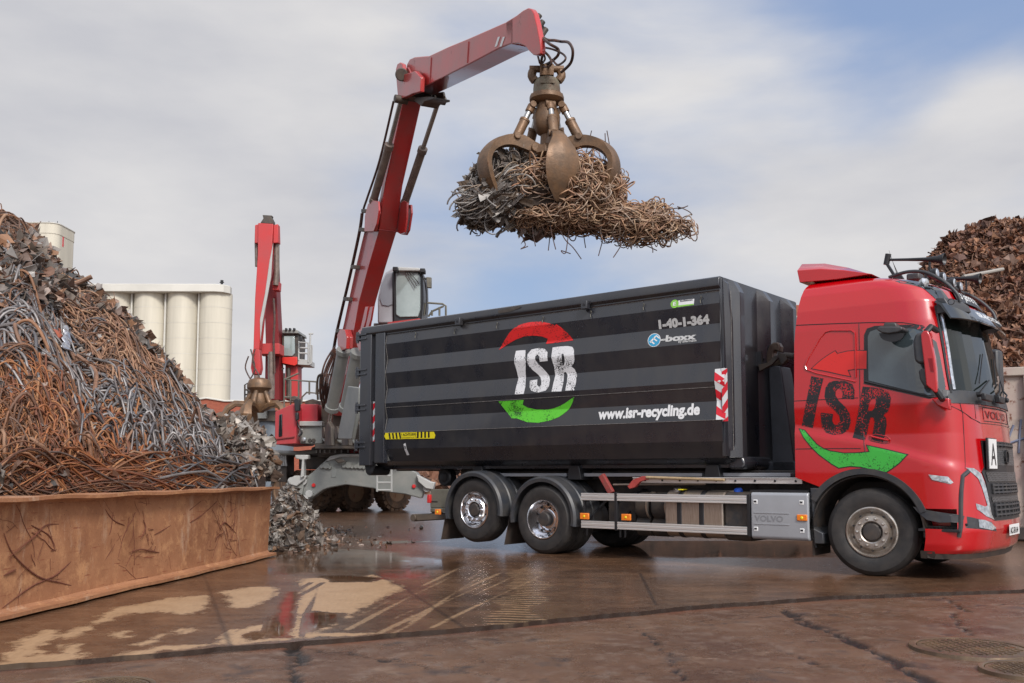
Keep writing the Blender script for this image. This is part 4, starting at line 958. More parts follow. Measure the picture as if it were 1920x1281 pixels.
# mudguards and flaps of the two rear axles
def mudguard(cu, cz, r, a0, a1, name='mudguard'):
    rings = []
    for i in range(37):
        a = R(a0+(a1-a0)*i/36.); c_, s_ = math.cos(a), math.sin(a)
        rings.append([Vector((cu+c_*(r+dr), y, cz+s_*(r+dr))) for dr, y in ((-.045, -.005), (.005, -.012), (.035, .02), (.045, .20), (.028, .22), (.045, .24), (.045, .42), (.028, .44), (.045, .46), (.045, .66), (.01, .66), (.01, .03), (-.045, .02))])
    q = MB(); q.loft(rings); return q.build(name, M['plastic'], TRUCK, smooth=30)
mudguard(-1.38, .62, .575, 196, -8); mudguard(0, .53, .585, 188, -10)

for u, z0, z1 in ((-2.00, .12, .62), (-.66, .10, .60)):
    q = MB(); rings = [[Vector((u-.10+.12*t, .06, z0+(z1-z0)*t)), Vector((u-.10+.12*t, .60, z0+(z1-z0)*t)), Vector((u-.115+.12*t, .60, z0+(z1-z0)*t)), Vector((u-.115+.12*t, .06, z0+(z1-z0)*t))] for t in (0, .33, .66, 1)]
    q.loft(rings); q.build('mud_flap', M['rubber'], TRUCK)
# side guards: ribbed aluminium rails
def guard(u0, u1, zc):
    q = MB()
    pr = [(0, -.052), (-.012, -.050), (-.012, -.030), (-.004, -.026), (-.004, -.020), (-.014, -.016), (-.014, .016), (-.004, .020), (-.004, .026), (-.012, .030), (-.012, .050), (0, .052), (.02, .052), (.02, -.052)]
    q.loft([[Vector((u, y, zc+z)) for y, z in pr] for u in (u0, u1)]); return q
for zc in (.862, .468):
    guard(.725, 1.305, zc).build('side_guard_rail', M['alu'], TRUCK, smooth=0, bevel=.002); guard(1.335, 3.29, zc).build('side_guard_rail', M['alu'], TRUCK, smooth=0, bevel=.002)
q = MB()
for u in (1.32, 3.32): q.box((u-.022, -.016, .40), (u+.022, .05, .93))
q.box((.735, .03, .40), (.765, .07, .93))
for u in (.75, 1.32, 1.40): q.cyl((u, .10, .30), (u, .10, .42), .018, n=8)
for u in (.75, 1.32, 2.4, 3.32): q.bar((u, .05, .80), (u, .80, .95), .04, .05); q.bar((u, .05, .48), (u, .80, .90), .03, .03)
q.split('guard_post', M['black_trim'], TRUCK, bevel=.004)
def marker(x, y, v, parent=TRUCK, w=.075, h=.045):
    u, z = T(x, y, v); q = MB(); q.box((u-w, v-.012, z-h), (u+w, v+.02, z+h)); base = q.build('marker_light', M['orange_lens'], parent, bevel=.008)
    q = MB(); q.lathe([(.018, 0), (.012, .006)], (u, v-.013, z), (0, -1, 0), 12); q.build('reflector', M['sign_yellow'], base)
    return base
marker(1096, 968, .0); marker(1174, 970, -.002); marker(1504, 971, -.035, h=.038, w=.065); marker(821, 960, .02, w=.06)
# tanks behind the guards
def dtank(u0, u1, v0, v1, z0, z1, m, name, rad=.12):
    q = MB(); ring = []
    for cx, cz, a0 in ((v1-rad, z1-rad, 0), (v0+rad, z1-rad, 90), (v0+rad, z0+rad, 180), (v1-rad, z0+rad, 270)):
        for i in range(9): a = R(a0+90*i/8.); ring.append((cx+rad*math.cos(a), cz+rad*math.sin(a)))
    q.loft([[Vector((u, y, z)) for y, z in ring] for u in (u0, u1)]); return q.build(name, m, TRUCK, bevel=.018, seg=3)
ft = dtank(2.07, 2.93, .05, .70, .34, .965, M['tank_alu'], 'fuel_tank', .16)
for u in (2.29, 2.62): 
    x = dtank(u-.04, u+.04, .042, .71, .332, .973, M['letter_dark'], 'tank_strap', .165); x.parent = ft
q = MB(); q.lathe([(.06, 0), (.06, .03), (.045, .045), (.001, .045)], (2.17, .22, .955), (0, -.25, 1), 20); q.build('filler_cap', M['chrome'], ft)
q = MB(); q.box((2.27, .06, .972), (2.33, .20, .985)); q.build('warning_sticker', M['sign_yellow'], ft)
at_ = dtank(2.95, 3.30, .06, .66, .33, .955, M['chassis'], 'additive_tank', .09)
q = MB(); q.lathe([(.058, 0), (.058, .035), (.04, .055), (.001, .055)], (3.08, .20, .95), (0, -.1, 1), 18); q.build('filler_cap', pmat('blue_cap', (.02, .10, .55), .4), at_)
for u0, u1 in ((1.50, 1.72), (1.76, 2.02)):
    q = MB(); q.cyl((u0, .36, .74), (u1, .36, .74), .19, n=30); o = q.build('air_tank', M['chassis'], TRUCK, bevel=.03, seg=3)
    q = MB(); q.cyl((u1-.03, .36, .74), (u1-.01, .36, .74), .196, n=30); q.build('tank_strap', M['tank_alu'], o)
    q = MB(); q.cyl((u0, .36, .46), (u1, .36, .46), .14, n=26); q.build('lower_air_tank', M['chassis'], o)
q = MB(); q.box((.95, .35, .45), (1.42, .75, .88)); q.box((2.0, .75, .4), (3.3, 1.0, .9)); q.split('equipment_box', M['chassis'], TRUCK, bevel=.02)
# battery box cover
bb = dtank(3.355, 4.105, -.03, .60, .375, .965, M['grey_panel'], 'battery_box', .05)
for u in (3.42, 4.02):
    for z in (.84, .50):
        q = MB(); q.box((u-.03, -.034, z-.028), (u+.03, -.022, z+.028)); hl_ = q.build('cover_clip', M['white'], bb, bevel=.006)
        q = MB(); q.box((u-.016, -.038, z-.006), (u+.016, -.030, z+.014)); q.build('clip_hole', M['letter_dark'], hl_)
q = MB(); q.box((3.40, -.036, .698), (3.86, -.026, .708)); q.box((3.40, -.036, .560), (3.86, -.026, .570)); q.split('pressed_line', M['grey_panel'], bb)
drape_text('VOLVO', (3.41, .600, 0), lambda u, z, o: Vector((u, -.033, z)), 'lettering', pmat('embossed_grey', (.26, .27, .29), .3, .3), bb, .10, 1.12, .002)
q = MB(); q.box((3.34, -.01, .965), (4.10, .6, .985)); q.build('box_lid', M['black_trim'], bb)
# rear end: grey box, lamp, underride bar, roller
q = MB(); q.box((-2.52, .22, .62), (-1.98, .62, .93)); q.box((-2.50, .20, .55), (-2.0, .5, .62)); rb = q.build('rear_light_carrier', M['olive'], TRUCK, bevel=.012)
q = MB(); q.box((-2.56, .18, .70), (-2.49, .26, .84)); q.build('tail_lamp', M['red_lens'], rb, bevel=.01)
q = MB(); q.box((-2.515, .212, .72), (-2.35, .225, .735)); q.box((-2.2, .212, .60), (-2.0, .225, .615)); q.build('weld_seam', M['chassis'], rb)
q = MB(); q.cyl((-2.86, .15, .445), (-2.86, 2.3, .445), .062, n=20); q.bar((-2.80, .22, .45), (-2.05, .3, .50), .10, .10); q.box((-2.52, .25, .45), (-2.35, .35, .62)); q.build('underride_bar', M['mach_dark'], TRUCK, bevel=.006)
q = MB(); p = TP3(832, 895, .55); q.lathe([(.13, 0), (.15, .02), (.15, .16), (.13, .18)], p, (0, 1, 0), 28); q.lathe([(.08, -.012), (.06, -.02), (.001, -.02)], p, (0, 1, 0), 20); q.build('rear_roller', M['black_trim'], TRUCK)
q = MB(); q.box((-2.0, .55, 1.0), (-1.75, .75, 1.30)); q.build('roller_bracket', M['black_trim'], TRUCK, bevel=.01)
# hook arm standing between the container and the cab
hv = 1.05
q = MB(); q.prism([TP3(x, y, hv) for x, y in ((1441, 690), (1445, 686), (1462, 686), (1466, 700), (1480, 800), (1492, 885), (1448, 888), (1447, 840), (1442, 720))], (0, .36, 0)); q.box((2.2, hv, 1.22), (3.80, hv+.36, 1.36)); ha = q.build('hook_arm', pmat('slate_steel', (.05, .055, .065), .45, .2, var=.3, vscale=3, bump=.05), TRUCK, bevel=.015)
q = MB(); q.prism([TP3(x, y, hv+.10) for x, y in ((1436, 690), (1437, 662), (1442, 648), (1450, 642), (1459, 642), (1463, 650), (1462, 660), (1454, 657), (1450, 660), (1450, 672), (1470, 668), (1472, 678), (1452, 690))], (0, .12, 0)); q.build('hook', pmat('worn_steel', (.16, .12, .09), .4, .6, col2=(.08, .05, .04), vscale=8), ha, bevel=.015)
q = MB(); q.prism([TP3(x, y, hv-.04) for x, y in ((1421, 684), (1440, 680), (1450, 668), (1457, 666), (1458, 672), (1447, 684), (1424, 696))], (0, .05, 0)); q.cyl(TP3(1470, 666, hv+.1), TP3(1490, 668, hv+.1), .04); q.prism([TP3(x, y, hv+.05) for x, y in ((1458, 660), (1472, 664), (1476, 674), (1466, 684), (1460, 676))], (0, .1, 0)); q.build('latch', M['mach_dark'], ha, bevel=.006)
# bright access ladder behind the cab
q = MB()
pl = [TP3(x, y, 2.05) for x, y in ((1462, 600), (1464, 594), (1472, 591), (1480, 596), (1483, 606), (1484, 880))]
q.tube([TP3(1465, 880, 2.05)]+[TP3(1462, 600, 2.05)]+pl[1:], .022, 8)
for y in range(612, 880, 34): q.cyl(TP3(1464, y, 2.05), TP3(1484, y, 2.05), .016, n=8)
q.build('access_ladder', M['alu'], TRUCK)
# tools stowed on the frame: separate things
br = thing('broom', 'worn red brush head of a yard broom stowed behind the rear wheel', 'broom', (TO.x, TO.y, 0), ROT)
q = MB(); q.bar(TP3(1128, 891, .2), TP3(1147, 925, .2), .07, .09); q.build('brush_head', pmat('faded_red', (.30, .03, .03), .7, col2=(.2, .05, .04), vscale=20, bump=.3), br, bevel=.01)
q = MB(); q.cyl(TP3(1150, 909, .22), TP3(1322, 908, .22), .014, n=8); q.build('handle', M['barrel'], br)
sh = thing('shovel', 'shovel with pink red blade collar and pale wooden handle laid along the frame', 'shovel', (TO.x, TO.y, 0), ROT)
q = MB(); q.cyl(TP3(1212, 895, .04), TP3(1358, 900, .04), .019, n=10); q.build('handle', pmat('wood', (.42, .30, .17), .6, var=.3, vscale=30), sh)
q = MB(); q.prism([TP3(x, y, .04) for x, y in ((1176, 912), (1186, 900), (1204, 893), (1216, 893), (1214, 899), (1200, 903), (1190, 914), (1180, 917))], (0, .06, 0)); q.build('blade', pmat('pink_red', (.42, .06, .05), .5, var=.3, vscale=10), sh, bevel=.006)

# ================================================================ CONTAINER
CON = thing('container', 'long open-top black roll-off scrap container with ribbed sides, riding on the red truck', 'container', (TO.x, TO.y, 0), ROT)
BP_ = M['black_paint']
Zp = [1.40, 1.615, 1.89, 2.14, 2.40, 2.66, 2.925, 3.17, 3.43, 3.59, 3.61, 3.70]
Vp = [.15, .04, .005, .055, .005, .055, .005, .055, .005, .035, .025, .025]
def pv(z): return clampi(z, Zp, Vp)
def cmap(u, z, off): return Vector((u, pv(z)-off, z))
CL, CR_, CB = -3.42, 2.955, 2.5
zz = []
for a, c in zip(Zp[:-1], Zp[1:]):
    zz += [a, a+(c-a)*.06 if c-a > .1 else a, c-(c-a)*.06 if c-a > .1 else c]
zz = sorted(set(zz+[Zp[-1]]))
def sidewall(mir=False):
    q = MB(); rings = []
    for u in (CL, CR_):
        outer = [Vector((u, pv(z), z)) for z in zz]; inner = [Vector((u, pv(z)+.006+.10, z)) for z in zz[::-1]]
        r_ = outer+inner
        if mir: r_ = [Vector((p.x, CB-p.y, p.z)) for p in r_]
        rings.append(r_)
    q.loft(rings); return q.build('side_wall', BP_, CON, smooth=0)
sidewall(); sidewall(True)
q = MB(); rings = []   # top rail, a heavy rolled section
prof = [(.03, 3.62), (-.012, 3.66), (-.016, 3.70), (.004, 3.775), (.03, 3.79), (.14, 3.79), (.15, 3.62)]
for s in (0, 1):
    q.loft([[Vector((u, y if not s else CB-y, z)) for y, z in prof] for u in (-4.03, 2.96)])
q.box((-4.04, .15, 3.66), (-3.90, 2.35, 3.79)); q.box((2.86, .15, 3.66), (2.96, 2.35, 3.79)); q.split('top_rail', BP_, CON, smooth=40, bevel=.006)
q = MB(); q.box((-3.8, .35, 1.27), (2.9, 2.15, 1.40)); 
q.prism([(-3.9, .16, 1.40), (2.96, .16, 1.40), (2.96, .42, 1.28), (-3.9, .42, 1.28)], (0, .01, .01)); q.build('floor', BP_, CON)
q = MB(); rings = [[Vector((u, .16, 1.405)), Vector((u, .50, 1.26)), Vector((u, 2.0, 1.26)), Vector((u, 2.34, 1.405))] for u in (-3.9, 2.98)]; q.loft(rings); q.build('underside', BP_, CON)
q = MB()
for v in (.80, 1.58): q.box((-3.95, v, 1.235), (3.1, v+.12, 1.33))
q.split('runner', M['chassis'], CON, bevel=.01)
for v0, v1 in ((-.005, .10), (2.40, 2.505)):
    for u0, u1, zb in ((-4.06, -3.775, 1.33), (-3.665, -3.43, 1.37)):
        q = MB(); q.box((u0, v0, zb), (u1, v1, 3.64)); q.build('post', BP_, CON, bevel=.012, seg=3)
q = MB(); q.box((-3.79, .06, 1.40), (-3.65, .12, 3.62)); q.build('recess_plate', BP_, CON)
q = MB(); q.box((-4.09, .02, 1.40), (-4.03, 2.48, 3.74)); q.build('rear_door', BP_, CON, bevel=.01)
for z in (3.61, 2.98, 2.35, 1.69):
    q = MB(); q.box((-4.13, -.028, z-.055), (-3.90, .002, z-.025)); q.box((-4.13, -.028, z+.025), (-3.90, .002, z+.055)); q.cyl((-4.14, .0, z-.10), (-4.14, .0, z+.10), .026, n=12); q.box((-4.17, -.02, z-.07), (-4.08, .03, z+.07)); q.build('hinge', BP_, CON, bevel=.005)
for v in (.10, 1.95):
    q = MB(); q.cyl((-3.90, v, 1.245), (-3.90, v+.42, 1.245), .088, n=24); q.prism([(-4.03, v-.015, 1.40), (-3.70, v-.015, 1.40), (-3.80, v-.015, 1.20), (-3.97, v-.015, 1.20)], (0, .012, 0)); q.build('roller', M['black_trim'], CON, bevel=.01)
# front wall with ribs and chamfered side plates
q = MB(); q.box((2.94, .05, 1.42), (2.985, 2.45, 3.77)); q.build('front_wall', BP_, CON)
for v0, d, zb in ((.33, .13, 1.40), (1.22, .15, 1.40), (2.02, .15, 1.40)):
    q = MB(); rings = []
    for z in (zb, 3.60, 3.76):
        k = 1 if z < 3.7 else .25
        rings.append([Vector((2.975, v0-.16, z)), Vector((2.975+d*k, v0-.02, z)), Vector((2.975+d*k, v0+.10, z)), Vector((2.975, v0+.24, z))])
    q.loft(rings); q.build('front_rib', BP_, CON, smooth=0, bevel=.006)
q = MB(); q.prism([(2.95, .02, 3.785), (3.02, .10, 3.70), (3.04, .16, 3.2), (3.04, .16, 1.62), (2.99, .25, 1.40), (2.95, .12, 1.50), (2.95, .02, 1.89)], (0, .06, 0)); q.build('corner_gusset', BP_, CON, bevel=.005)
q = MB(); q.prism([(2.90, .30, 1.42), (3.10, .30, 1.42), (3.14, .30, 1.32), (3.10, .30, 1.25), (2.9, .30, 1.25)], (0, 1.9, 0)); q.build('front_sill', BP_, CON, bevel=.03)
q = MB(); q.cyl((3.02, 1.05, 2.78), (3.02, 1.45, 2.78), .035); q.box((2.97, 1.02, 2.68), (3.06, 1.07, 2.88)); q.box((2.97, 1.43, 2.68), (3.06, 1.48, 2.88)); q.build('hook_bar', BP_, CON)
for x, y in ((863, 604), (1100, 573)):
    u, z = T(x, y, 0); q = MB(); q.box((u-.055, -.075, z-.06), (u+.055, .01, z+.06)); hh = q.build('lifting_lug', BP_, CON, bevel=.008)
    q = MB(); q.cyl((u, -.08, z), (u, -.06, z), .02, n=12); q.build('hole', M['letter_dark'], hh)
S2 = 1920/870.
for x, y in ((288, 308), (450, 290), (625, 267), (815, 243), (1014, 220), (1232, 190), (1468, 160)):
    u, z = T(650+x/S2, 490+y/S2, .02); q = MB(); q.tube([Vector((u-.01, pv(z+.05)-.012, z+.05)), Vector((u+.015, pv(z+.03)-.03, z+.03)), Vector((u-.012, pv(z)-.012, z)), Vector((u+.008, pv(z-.05)-.03, z-.05))], .006, 6); q.build('tarp_hook', M['olive'], CON)
# bare weld seams, and one painted highlight line beside the post
seam = pmat('weld_seam', (.30, .28, .26), .5, .3, var=.5, vscale=30)
for z, w_, v in ((2.325, .0028, None), (1.892, .0028, None), (3.592, .002, None)):
    q = MB(); q.tube([Vector((u, pv(z)-.003, z)) for u in (CL, CR_)], w_, 5); q.build('weld_seam', seam, CON)
q = MB(); q.tube([Vector((CL+.012, pv(z)-.006, z)) for z in np.arange(1.9, 3.6, .03)], .0035, 5); q.build('weld_seam', seam, CON)  # pale line painting the highlight down the wall's zigzag profile
q = MB(); q.tube([Vector((3.046, .155, z)) for z in (1.5, 3.6)], .003, 5); q.build('weld_seam', seam, CON)
scu = pmat('scuffed_paint', (.075, .062, .052), .7, var=.4, vscale=20)
# printed graphics
S7 = 1920/520.
def c7(pts): return [T(880+x/S7, 560+y/S7, .03) for x, y in pts]
g_wht = grunge('printed_white', (.66, .66, .67), (.02, .02, .022), .555, 70)
g_red = grunge('printed_red', (.66, .02, .02), (.03, .01, .01), .56, 60)
g_gr2 = grunge('printed_green', (.10, .50, .03), (.01, .03, .01), .56, 60)
LI = c7([(322,362),(355,358),(388,357),(393,400),(398,440),(388,500),(386,560),(390,610),(384,661),(322,664),(326,610),(334,560),(328,500),(317,440),(318,400)])
LS = c7([(548,432),(520,436),(492,438),(492,405),(478,388),(463,400),(463,425),(480,452),(505,478),(530,508),(548,535),(556,560),(555,605),(535,638),(480,652),(436,640),(418,612),(417,567),(468,560),(470,598),(485,612),(498,600),(498,575),(488,545),(465,518),(435,492),(412,462),(405,430),(406,385),(430,352),(480,342),(522,348),(545,372)])
LR = c7([(576,338),(630,331),(680,328),(715,335),(728,355),(733,390),(732,425),(722,452),(704,468),(726,488),(742,530),(740,580),(733,636),(671,638),(676,580),(676,530),(664,508),(650,512),(652,580),(645,643),(577,646),(582,590),(590,530),(586,470),(575,410)])
LH = c7([(646,384),(658,384),(665,405),(664,440),(656,462),(645,464)])
for lp in ([LI], [LS], [LR, LH]): drape(lp, cmap, .05, 'letter', g_wht, CON, .004)
RA = c7([(200,356),(235,300),(280,240),(310,212),(345,188),(380,174),(420,165),(460,161),(500,161),(560,172),(600,186),(610,178),(640,200),(665,225),(690,252),(715,288),(620,302),(525,313),(540,277),(500,262),(440,256),(380,262),(320,284),(260,316)])
GA = c7([(205,713),(290,707),(380,702),(368,735),(400,755),(460,768),(540,768),(580,760),(620,745),(660,725),(690,705),(730,680),(715,715),(698,745),(680,770),(650,798),(620,820),(560,845),(480,860),(400,855),(330,830),(290,828),(284,818),(250,780)])
drape([RA], cmap, .05, 'red_arrow', g_red, CON, .004); drape([GA], cmap, .05, 'green_arrow', g_gr2, CON, .004)
def ctext(txt, x0, y0, x1, y1, hpx, name, m, bold=.0, parent=CON, v=.03, shear=0, off=.005):
    """text between two photo points on its baseline, letter height hpx"""
    a = Vector(T(x0, y0, v)); c = Vector(T(x1, y1, v)); an = math.atan2(c.y-a.y, c.x-a.x); hh = (T(x0, y0-hpx, v)[1]-a.y)/.72
    cu = bpy.data.curves.new('t', 'FONT'); cu.body = txt; cu.size = hh; cu.offset = bold; to = bpy.data.objects.new('t', cu); C.objects.link(to); bpy.context.view_layer.update(); wd = to.dimensions.x; bpy.data.objects.remove(to)
    return drape_text(txt, (a.x, a.y, an), cmap, name, m, parent, hh, (c-a).length/wd, bold, shear, .07, off)
wp = pmat('print_white', (.70, .70, .70), .4, var=.08); wg = pmat('print_grey', (.50, .50, .49), .4)
ctext('1-40-1-364', 880+1298/S7, 560+207/S7, 880+1648/S7, 560+170/S7, 15, 'unit_number', wg, .010)
ctext('www.isr-recycling.de', 880+898/S7, 560+834/S7, 880+1603/S7, 560+800/S7, 19.5, 'web_address', wp, .009)
ctext('-boxx', 880+1330/S7, 560+300/S7, 880+1575/S7, 560+280/S7, 11.5, 'lettering', wg, .006)
ctext('-boxx', 880+1336/S7, 560+298/S7, 880+1572/S7, 560+279/S7, 10.6, 'lettering_core', pmat('print_slate', (.05, .055, .065), .4), -.004, off=.0065)
ctext('by Ellermann', 880+1452/S7, 560+308/S7, 880+1577/S7, 560+297/S7, 4.2, 'lettering', wg, .001)
def disc(cx, cy, rx, ry, m, off, name, parent=CON, n=28): 
    return drape([[T(880+(cx+rx*math.cos(2*PI*i/n))/S7, 560+(cy+ry*math.sin(2*PI*i/n))/S7, .03) for i in range(n)]], cmap, .06, name, m, parent, off)
ek = pmat('print_blue', (.03, .28, .48), .4); gm = pmat('print_lime', (.20, .48, .06), .4)
d1 = disc(1282, 288, 45, 48, wp, .004, 'round_logo'); disc(1282, 288, 41, 44, ek, .006, 'logo_field', d1)
for dx, dy in ((-20, 12), (-4, -8), (14, -26)): drape([c7([(1254+dx+20, 262+dy+22), (1262+dx+20, 256+dy+22), (1290+dx+20, 280+dy+20), (1283+dx+20, 286+dy+20)])], cmap, .06, 'logo_bar', wp, d1, .008)
drape([c7([(1252, 300), (1286, 258), (1294, 264), (1260, 308)])], cmap, .06, 'logo_bar', wp, d1, .008)
st = drape([c7([(1450, 14), (1560, 2), (1561, 46), (1448, 62)])], cmap, .06, 'maker_sticker', wp, CON, .004)
drape([c7([(1446, 50), (1560, 37), (1560, 46), (1448, 61)])], cmap, .06, 'sticker_band', gm, st, .0055)
disc(1426, 38, 28, 30, gm, .006, 'sticker_logo', st); ctext('E', 880+1414/S7, 560+52/S7, 880+1436/S7, 560+48/S7, 7, 'lettering', wp, .002, st, off=.008)
ctext('ELLERMANN', 880+1462/S7, 560+24/S7, 880+1548/S7, 560+15/S7, 2.8, 'lettering', M['letter_dark'], .001, st, off=.006)
# warning boards
def hazard(pts, n, name, flip, mapf, dn=0):
    (a, b_, c, d) = pts   # tl, tr, br, bl
    base = drape([[a, b_, c, d]], mapf, .08, name, wp, CON, .006)
    def L_(p, q, t): return (p[0]+(q[0]-p[0])*t, p[1]+(q[1]-p[1])*t)
    h = 1.0/n
    for k in range(-1, n+1):
        t0 = k*h*1.0
        if k % 2 == 0:
            s = .9*h*(1 if flip else -1)
            l0, l1 = t0+.35*h, t0+1.35*h; r0, r1 = l0+s, l1+s
            cl = lambda t: min(1, max(0, t))
            if (cl(l1)-cl(l0))+(cl(r1)-cl(r0)) > .02:
                pol = [L_(a, d, cl(l0)), L_(b_, c, cl(r0)), L_(b_, c, cl(r1)), L_(a, d, cl(l1))]
                drape([pol], mapf, .08, 'stripe', M['sign_red'], base, .0075)
    return base
hz = [T(880+x/S7, 560+y/S7, .02) for x, y in ((1698, 488), (1768, 480), (1778, 836), (1712, 840))]
hazard(hz, 6, 'warning_board', True, cmap)
def gmap(z0): pass
q0 = [T(880+x/S7, 560+y/S7, .02) for x, y in ((1778, 480), (1806, 484), (1824, 838), (1786, 838))]
hazard([(2.965, 2.56), (3.045, 2.56), (3.045, 1.87), (2.965, 1.87)], 6, 'warning_board', False, lambda u, z, o: Vector((u, .02-o*.7, z)))
hazard([(-3.765, 2.45), (-3.672, 2.45), (-3.672, 1.75), (-3.765, 1.75)], 6, 'warning_board', False, lambda u, z, o: Vector((u, .056-o, z)))
yb0, yb1 = T(724, 818, .02), T(815, 816, .02)
def ymap(u, z, o): return Vector((u, pv(z)-.004-o, z))
ys = drape([[(yb0[0], yb0[1]-.055), (yb1[0], yb1[1]-.055), (yb1[0]+.03, yb1[1]), (yb1[0], yb1[1]+.055), (yb0[0], yb0[1]+.055), (yb0[0]-.03, yb0[1])]], ymap, .08, 'warning_sticker', M['sign_yellow'], CON, .003)
for s in (0, 1):
    for k in range(4):
        u = yb0[0]+.09+k*.085 if s == 0 else yb1[0]-.40+k*.085
        drape([[(u, yb0[1]-.05), (u+.04, yb0[1]-.05), (u+.052 if s else u+.03, yb0[1]+.05), (u+.012 if s else u-.01, yb0[1]+.05)]], ymap, .1, 'stripe', M['letter_dark'], ys, .005)
ctext('! ACHTUNG !', 755, 817.5, 785, 816.3, 4.6, 'lettering', M['letter_dark'], .001, ys, off=.012)
ctext('Schwenkbereich Tür', 755, 822, 785, 821, 2.6, 'lettering', M['letter_dark'], .0, ys, off=.012)
drape([[T(x, y, .03) for x, y in ((757, 833), (761, 831), (763, 853), (758, 854))]], ymap, .1, 'small_sticker', wp, CON, .004)
drape([[T(x, y, .03) for x, y in ((758.3, 836), (760.6, 836), (761, 841), (758.8, 842))]], ymap, .1, 'sticker_mark', M['letter_dark'], CON, .006)
drape([[T(x, y, .0) for x, y in ((935, 583), (955, 578), (978, 574), (976, 578), (958, 585), (937, 588))]], lambda u, z, o: Vector((u, -.020-o, z)), .1, 'scuff', scu, CON, .004)
# ================================================================ SCRAP HEAPS
def beam_depth(x): return 5.186/(.1345+(960-x)/1780.)
class Chart:
    """heap surface as a height field h(X, Y) swept from its foot to its crest"""
    def __init__(s, xs, sil, foot, Yb, Yt, lump=.25, seed=0):
        s.xs, s.sil, s.foot, s.Yb, s.Yt, s.lump, s.seed = xs, sil, foot, Yb, Yt, lump, seed
    pw = 1.0
    def Yof(s, x, t):
        Yb = np.interp(x, s.xs, s.Yb); Yt = np.interp(x, s.xs, s.Yt); t = np.maximum(t, 0); return Yb+(Yt-Yb)*np.where(t < 1, t**s.pw, t)
    def __call__(s, X, Y):
        X = np.asarray(X, float); Y = np.asarray(Y, float); x = 960+F*X/Y
        yb = np.interp(x, s.xs, s.foot); yt = np.interp(x, s.xs, s.sil); Yb = np.interp(x, s.xs, s.Yb); Yt = np.interp(x, s.xs, s.Yt)
        t = np.clip((Y-Yb)/(Yt-Yb), 0, 1.6); t = np.where(t < 1, t**(1/s.pw), t); y = yb+(yt-yb)*np.minimum(t, 1.0)
        z = CH+(887-y)*Y/F; z = np.where(t > 1, z-(t-1)*(Yt-Yb)*1.25, z)
        k = s.lump; n = k*(np.sin(X*2.1+s.seed)*np.sin(Y*1.7+X*.6)*.5+np.sin(X*4.7+Y*3.1)*.25+np.sin(X*9.1-Y*7.3)*.12)
        return z+n*np.clip(t*3, 0, 1)*np.clip((1.05-t)*4, .25, 1)
def heap_mesh(name, ch, x0, x1, m, nx=150, ny=110):
    px = np.linspace(x0, x1, nx); Yb = np.interp(px, ch.xs, ch.Yb); Yt = np.interp(px, ch.xs, ch.Yt)
    t = np.linspace(0, 1.55, ny); Y = Yb[:, None]+(Yt-Yb)[:, None]*np.where(t < 1, t**ch.pw, t)[None, :]; X = (px[:, None]-960)/F*Y
    Z = ch(X, Y); Z[:, 0] = -.1; Z = np.maximum(Z, -.3)
    Z += rng.normal(0, .03, Z.shape)
    v = np.stack([X, Y, Z], -1).reshape(-1, 3); i = np.arange(nx-1)[:, None]*ny+np.arange(ny-1)[None, :]
    return npmesh(name, v, np.stack([i, i+ny, i+ny+1, i+1], -1).reshape(-1, 4), m, False)
def tubes(name, P, rad, m, n=5):
    """P: (N, K, 3) centre lines, rad: (N,)"""
    N_, K, _ = P.shape; d = np.gradient(P, axis=1); d /= np.linalg.norm(d, axis=2, keepdims=True)+1e-9
    a = rng.normal(size=(N_, 1, 3)); a = np.repeat(a, K, 1); a -= d*(a*d).sum(2, keepdims=True); a /= np.linalg.norm(a, axis=2, keepdims=True)+1e-9
    for i in range(1, K):
        q = a[:, i-1]-d[:, i]*(a[:, i-1]*d[:, i]).sum(1, keepdims=True); a[:, i] = q/(np.linalg.norm(q, axis=1, keepdims=True)+1e-9)
    b = np.cross(d, a); ang = 2*np.pi*np.arange(n)/n
    R_ = np.broadcast_to(np.asarray(rad, float).reshape(-1, 1), (N_, K))[:, :, None, None]
    V = P[:, :, None, :]+R_*(a[:, :, None, :]*np.cos(ang)[None, None, :, None]+b[:, :, None, :]*np.sin(ang)[None, None, :, None])
    idx = np.arange(N_)[:, None, None]*K*n+np.arange(K-1)[None, :, None]*n
    k = np.arange(n)[None, None, :]; k2 = (k+1) % n
    f = np.stack([idx+k, idx+k2, idx+n+k2, idx+n+k], -1).reshape(-1, 4)
    return npmesh(name, V.reshape(-1, 3), f, m, True)
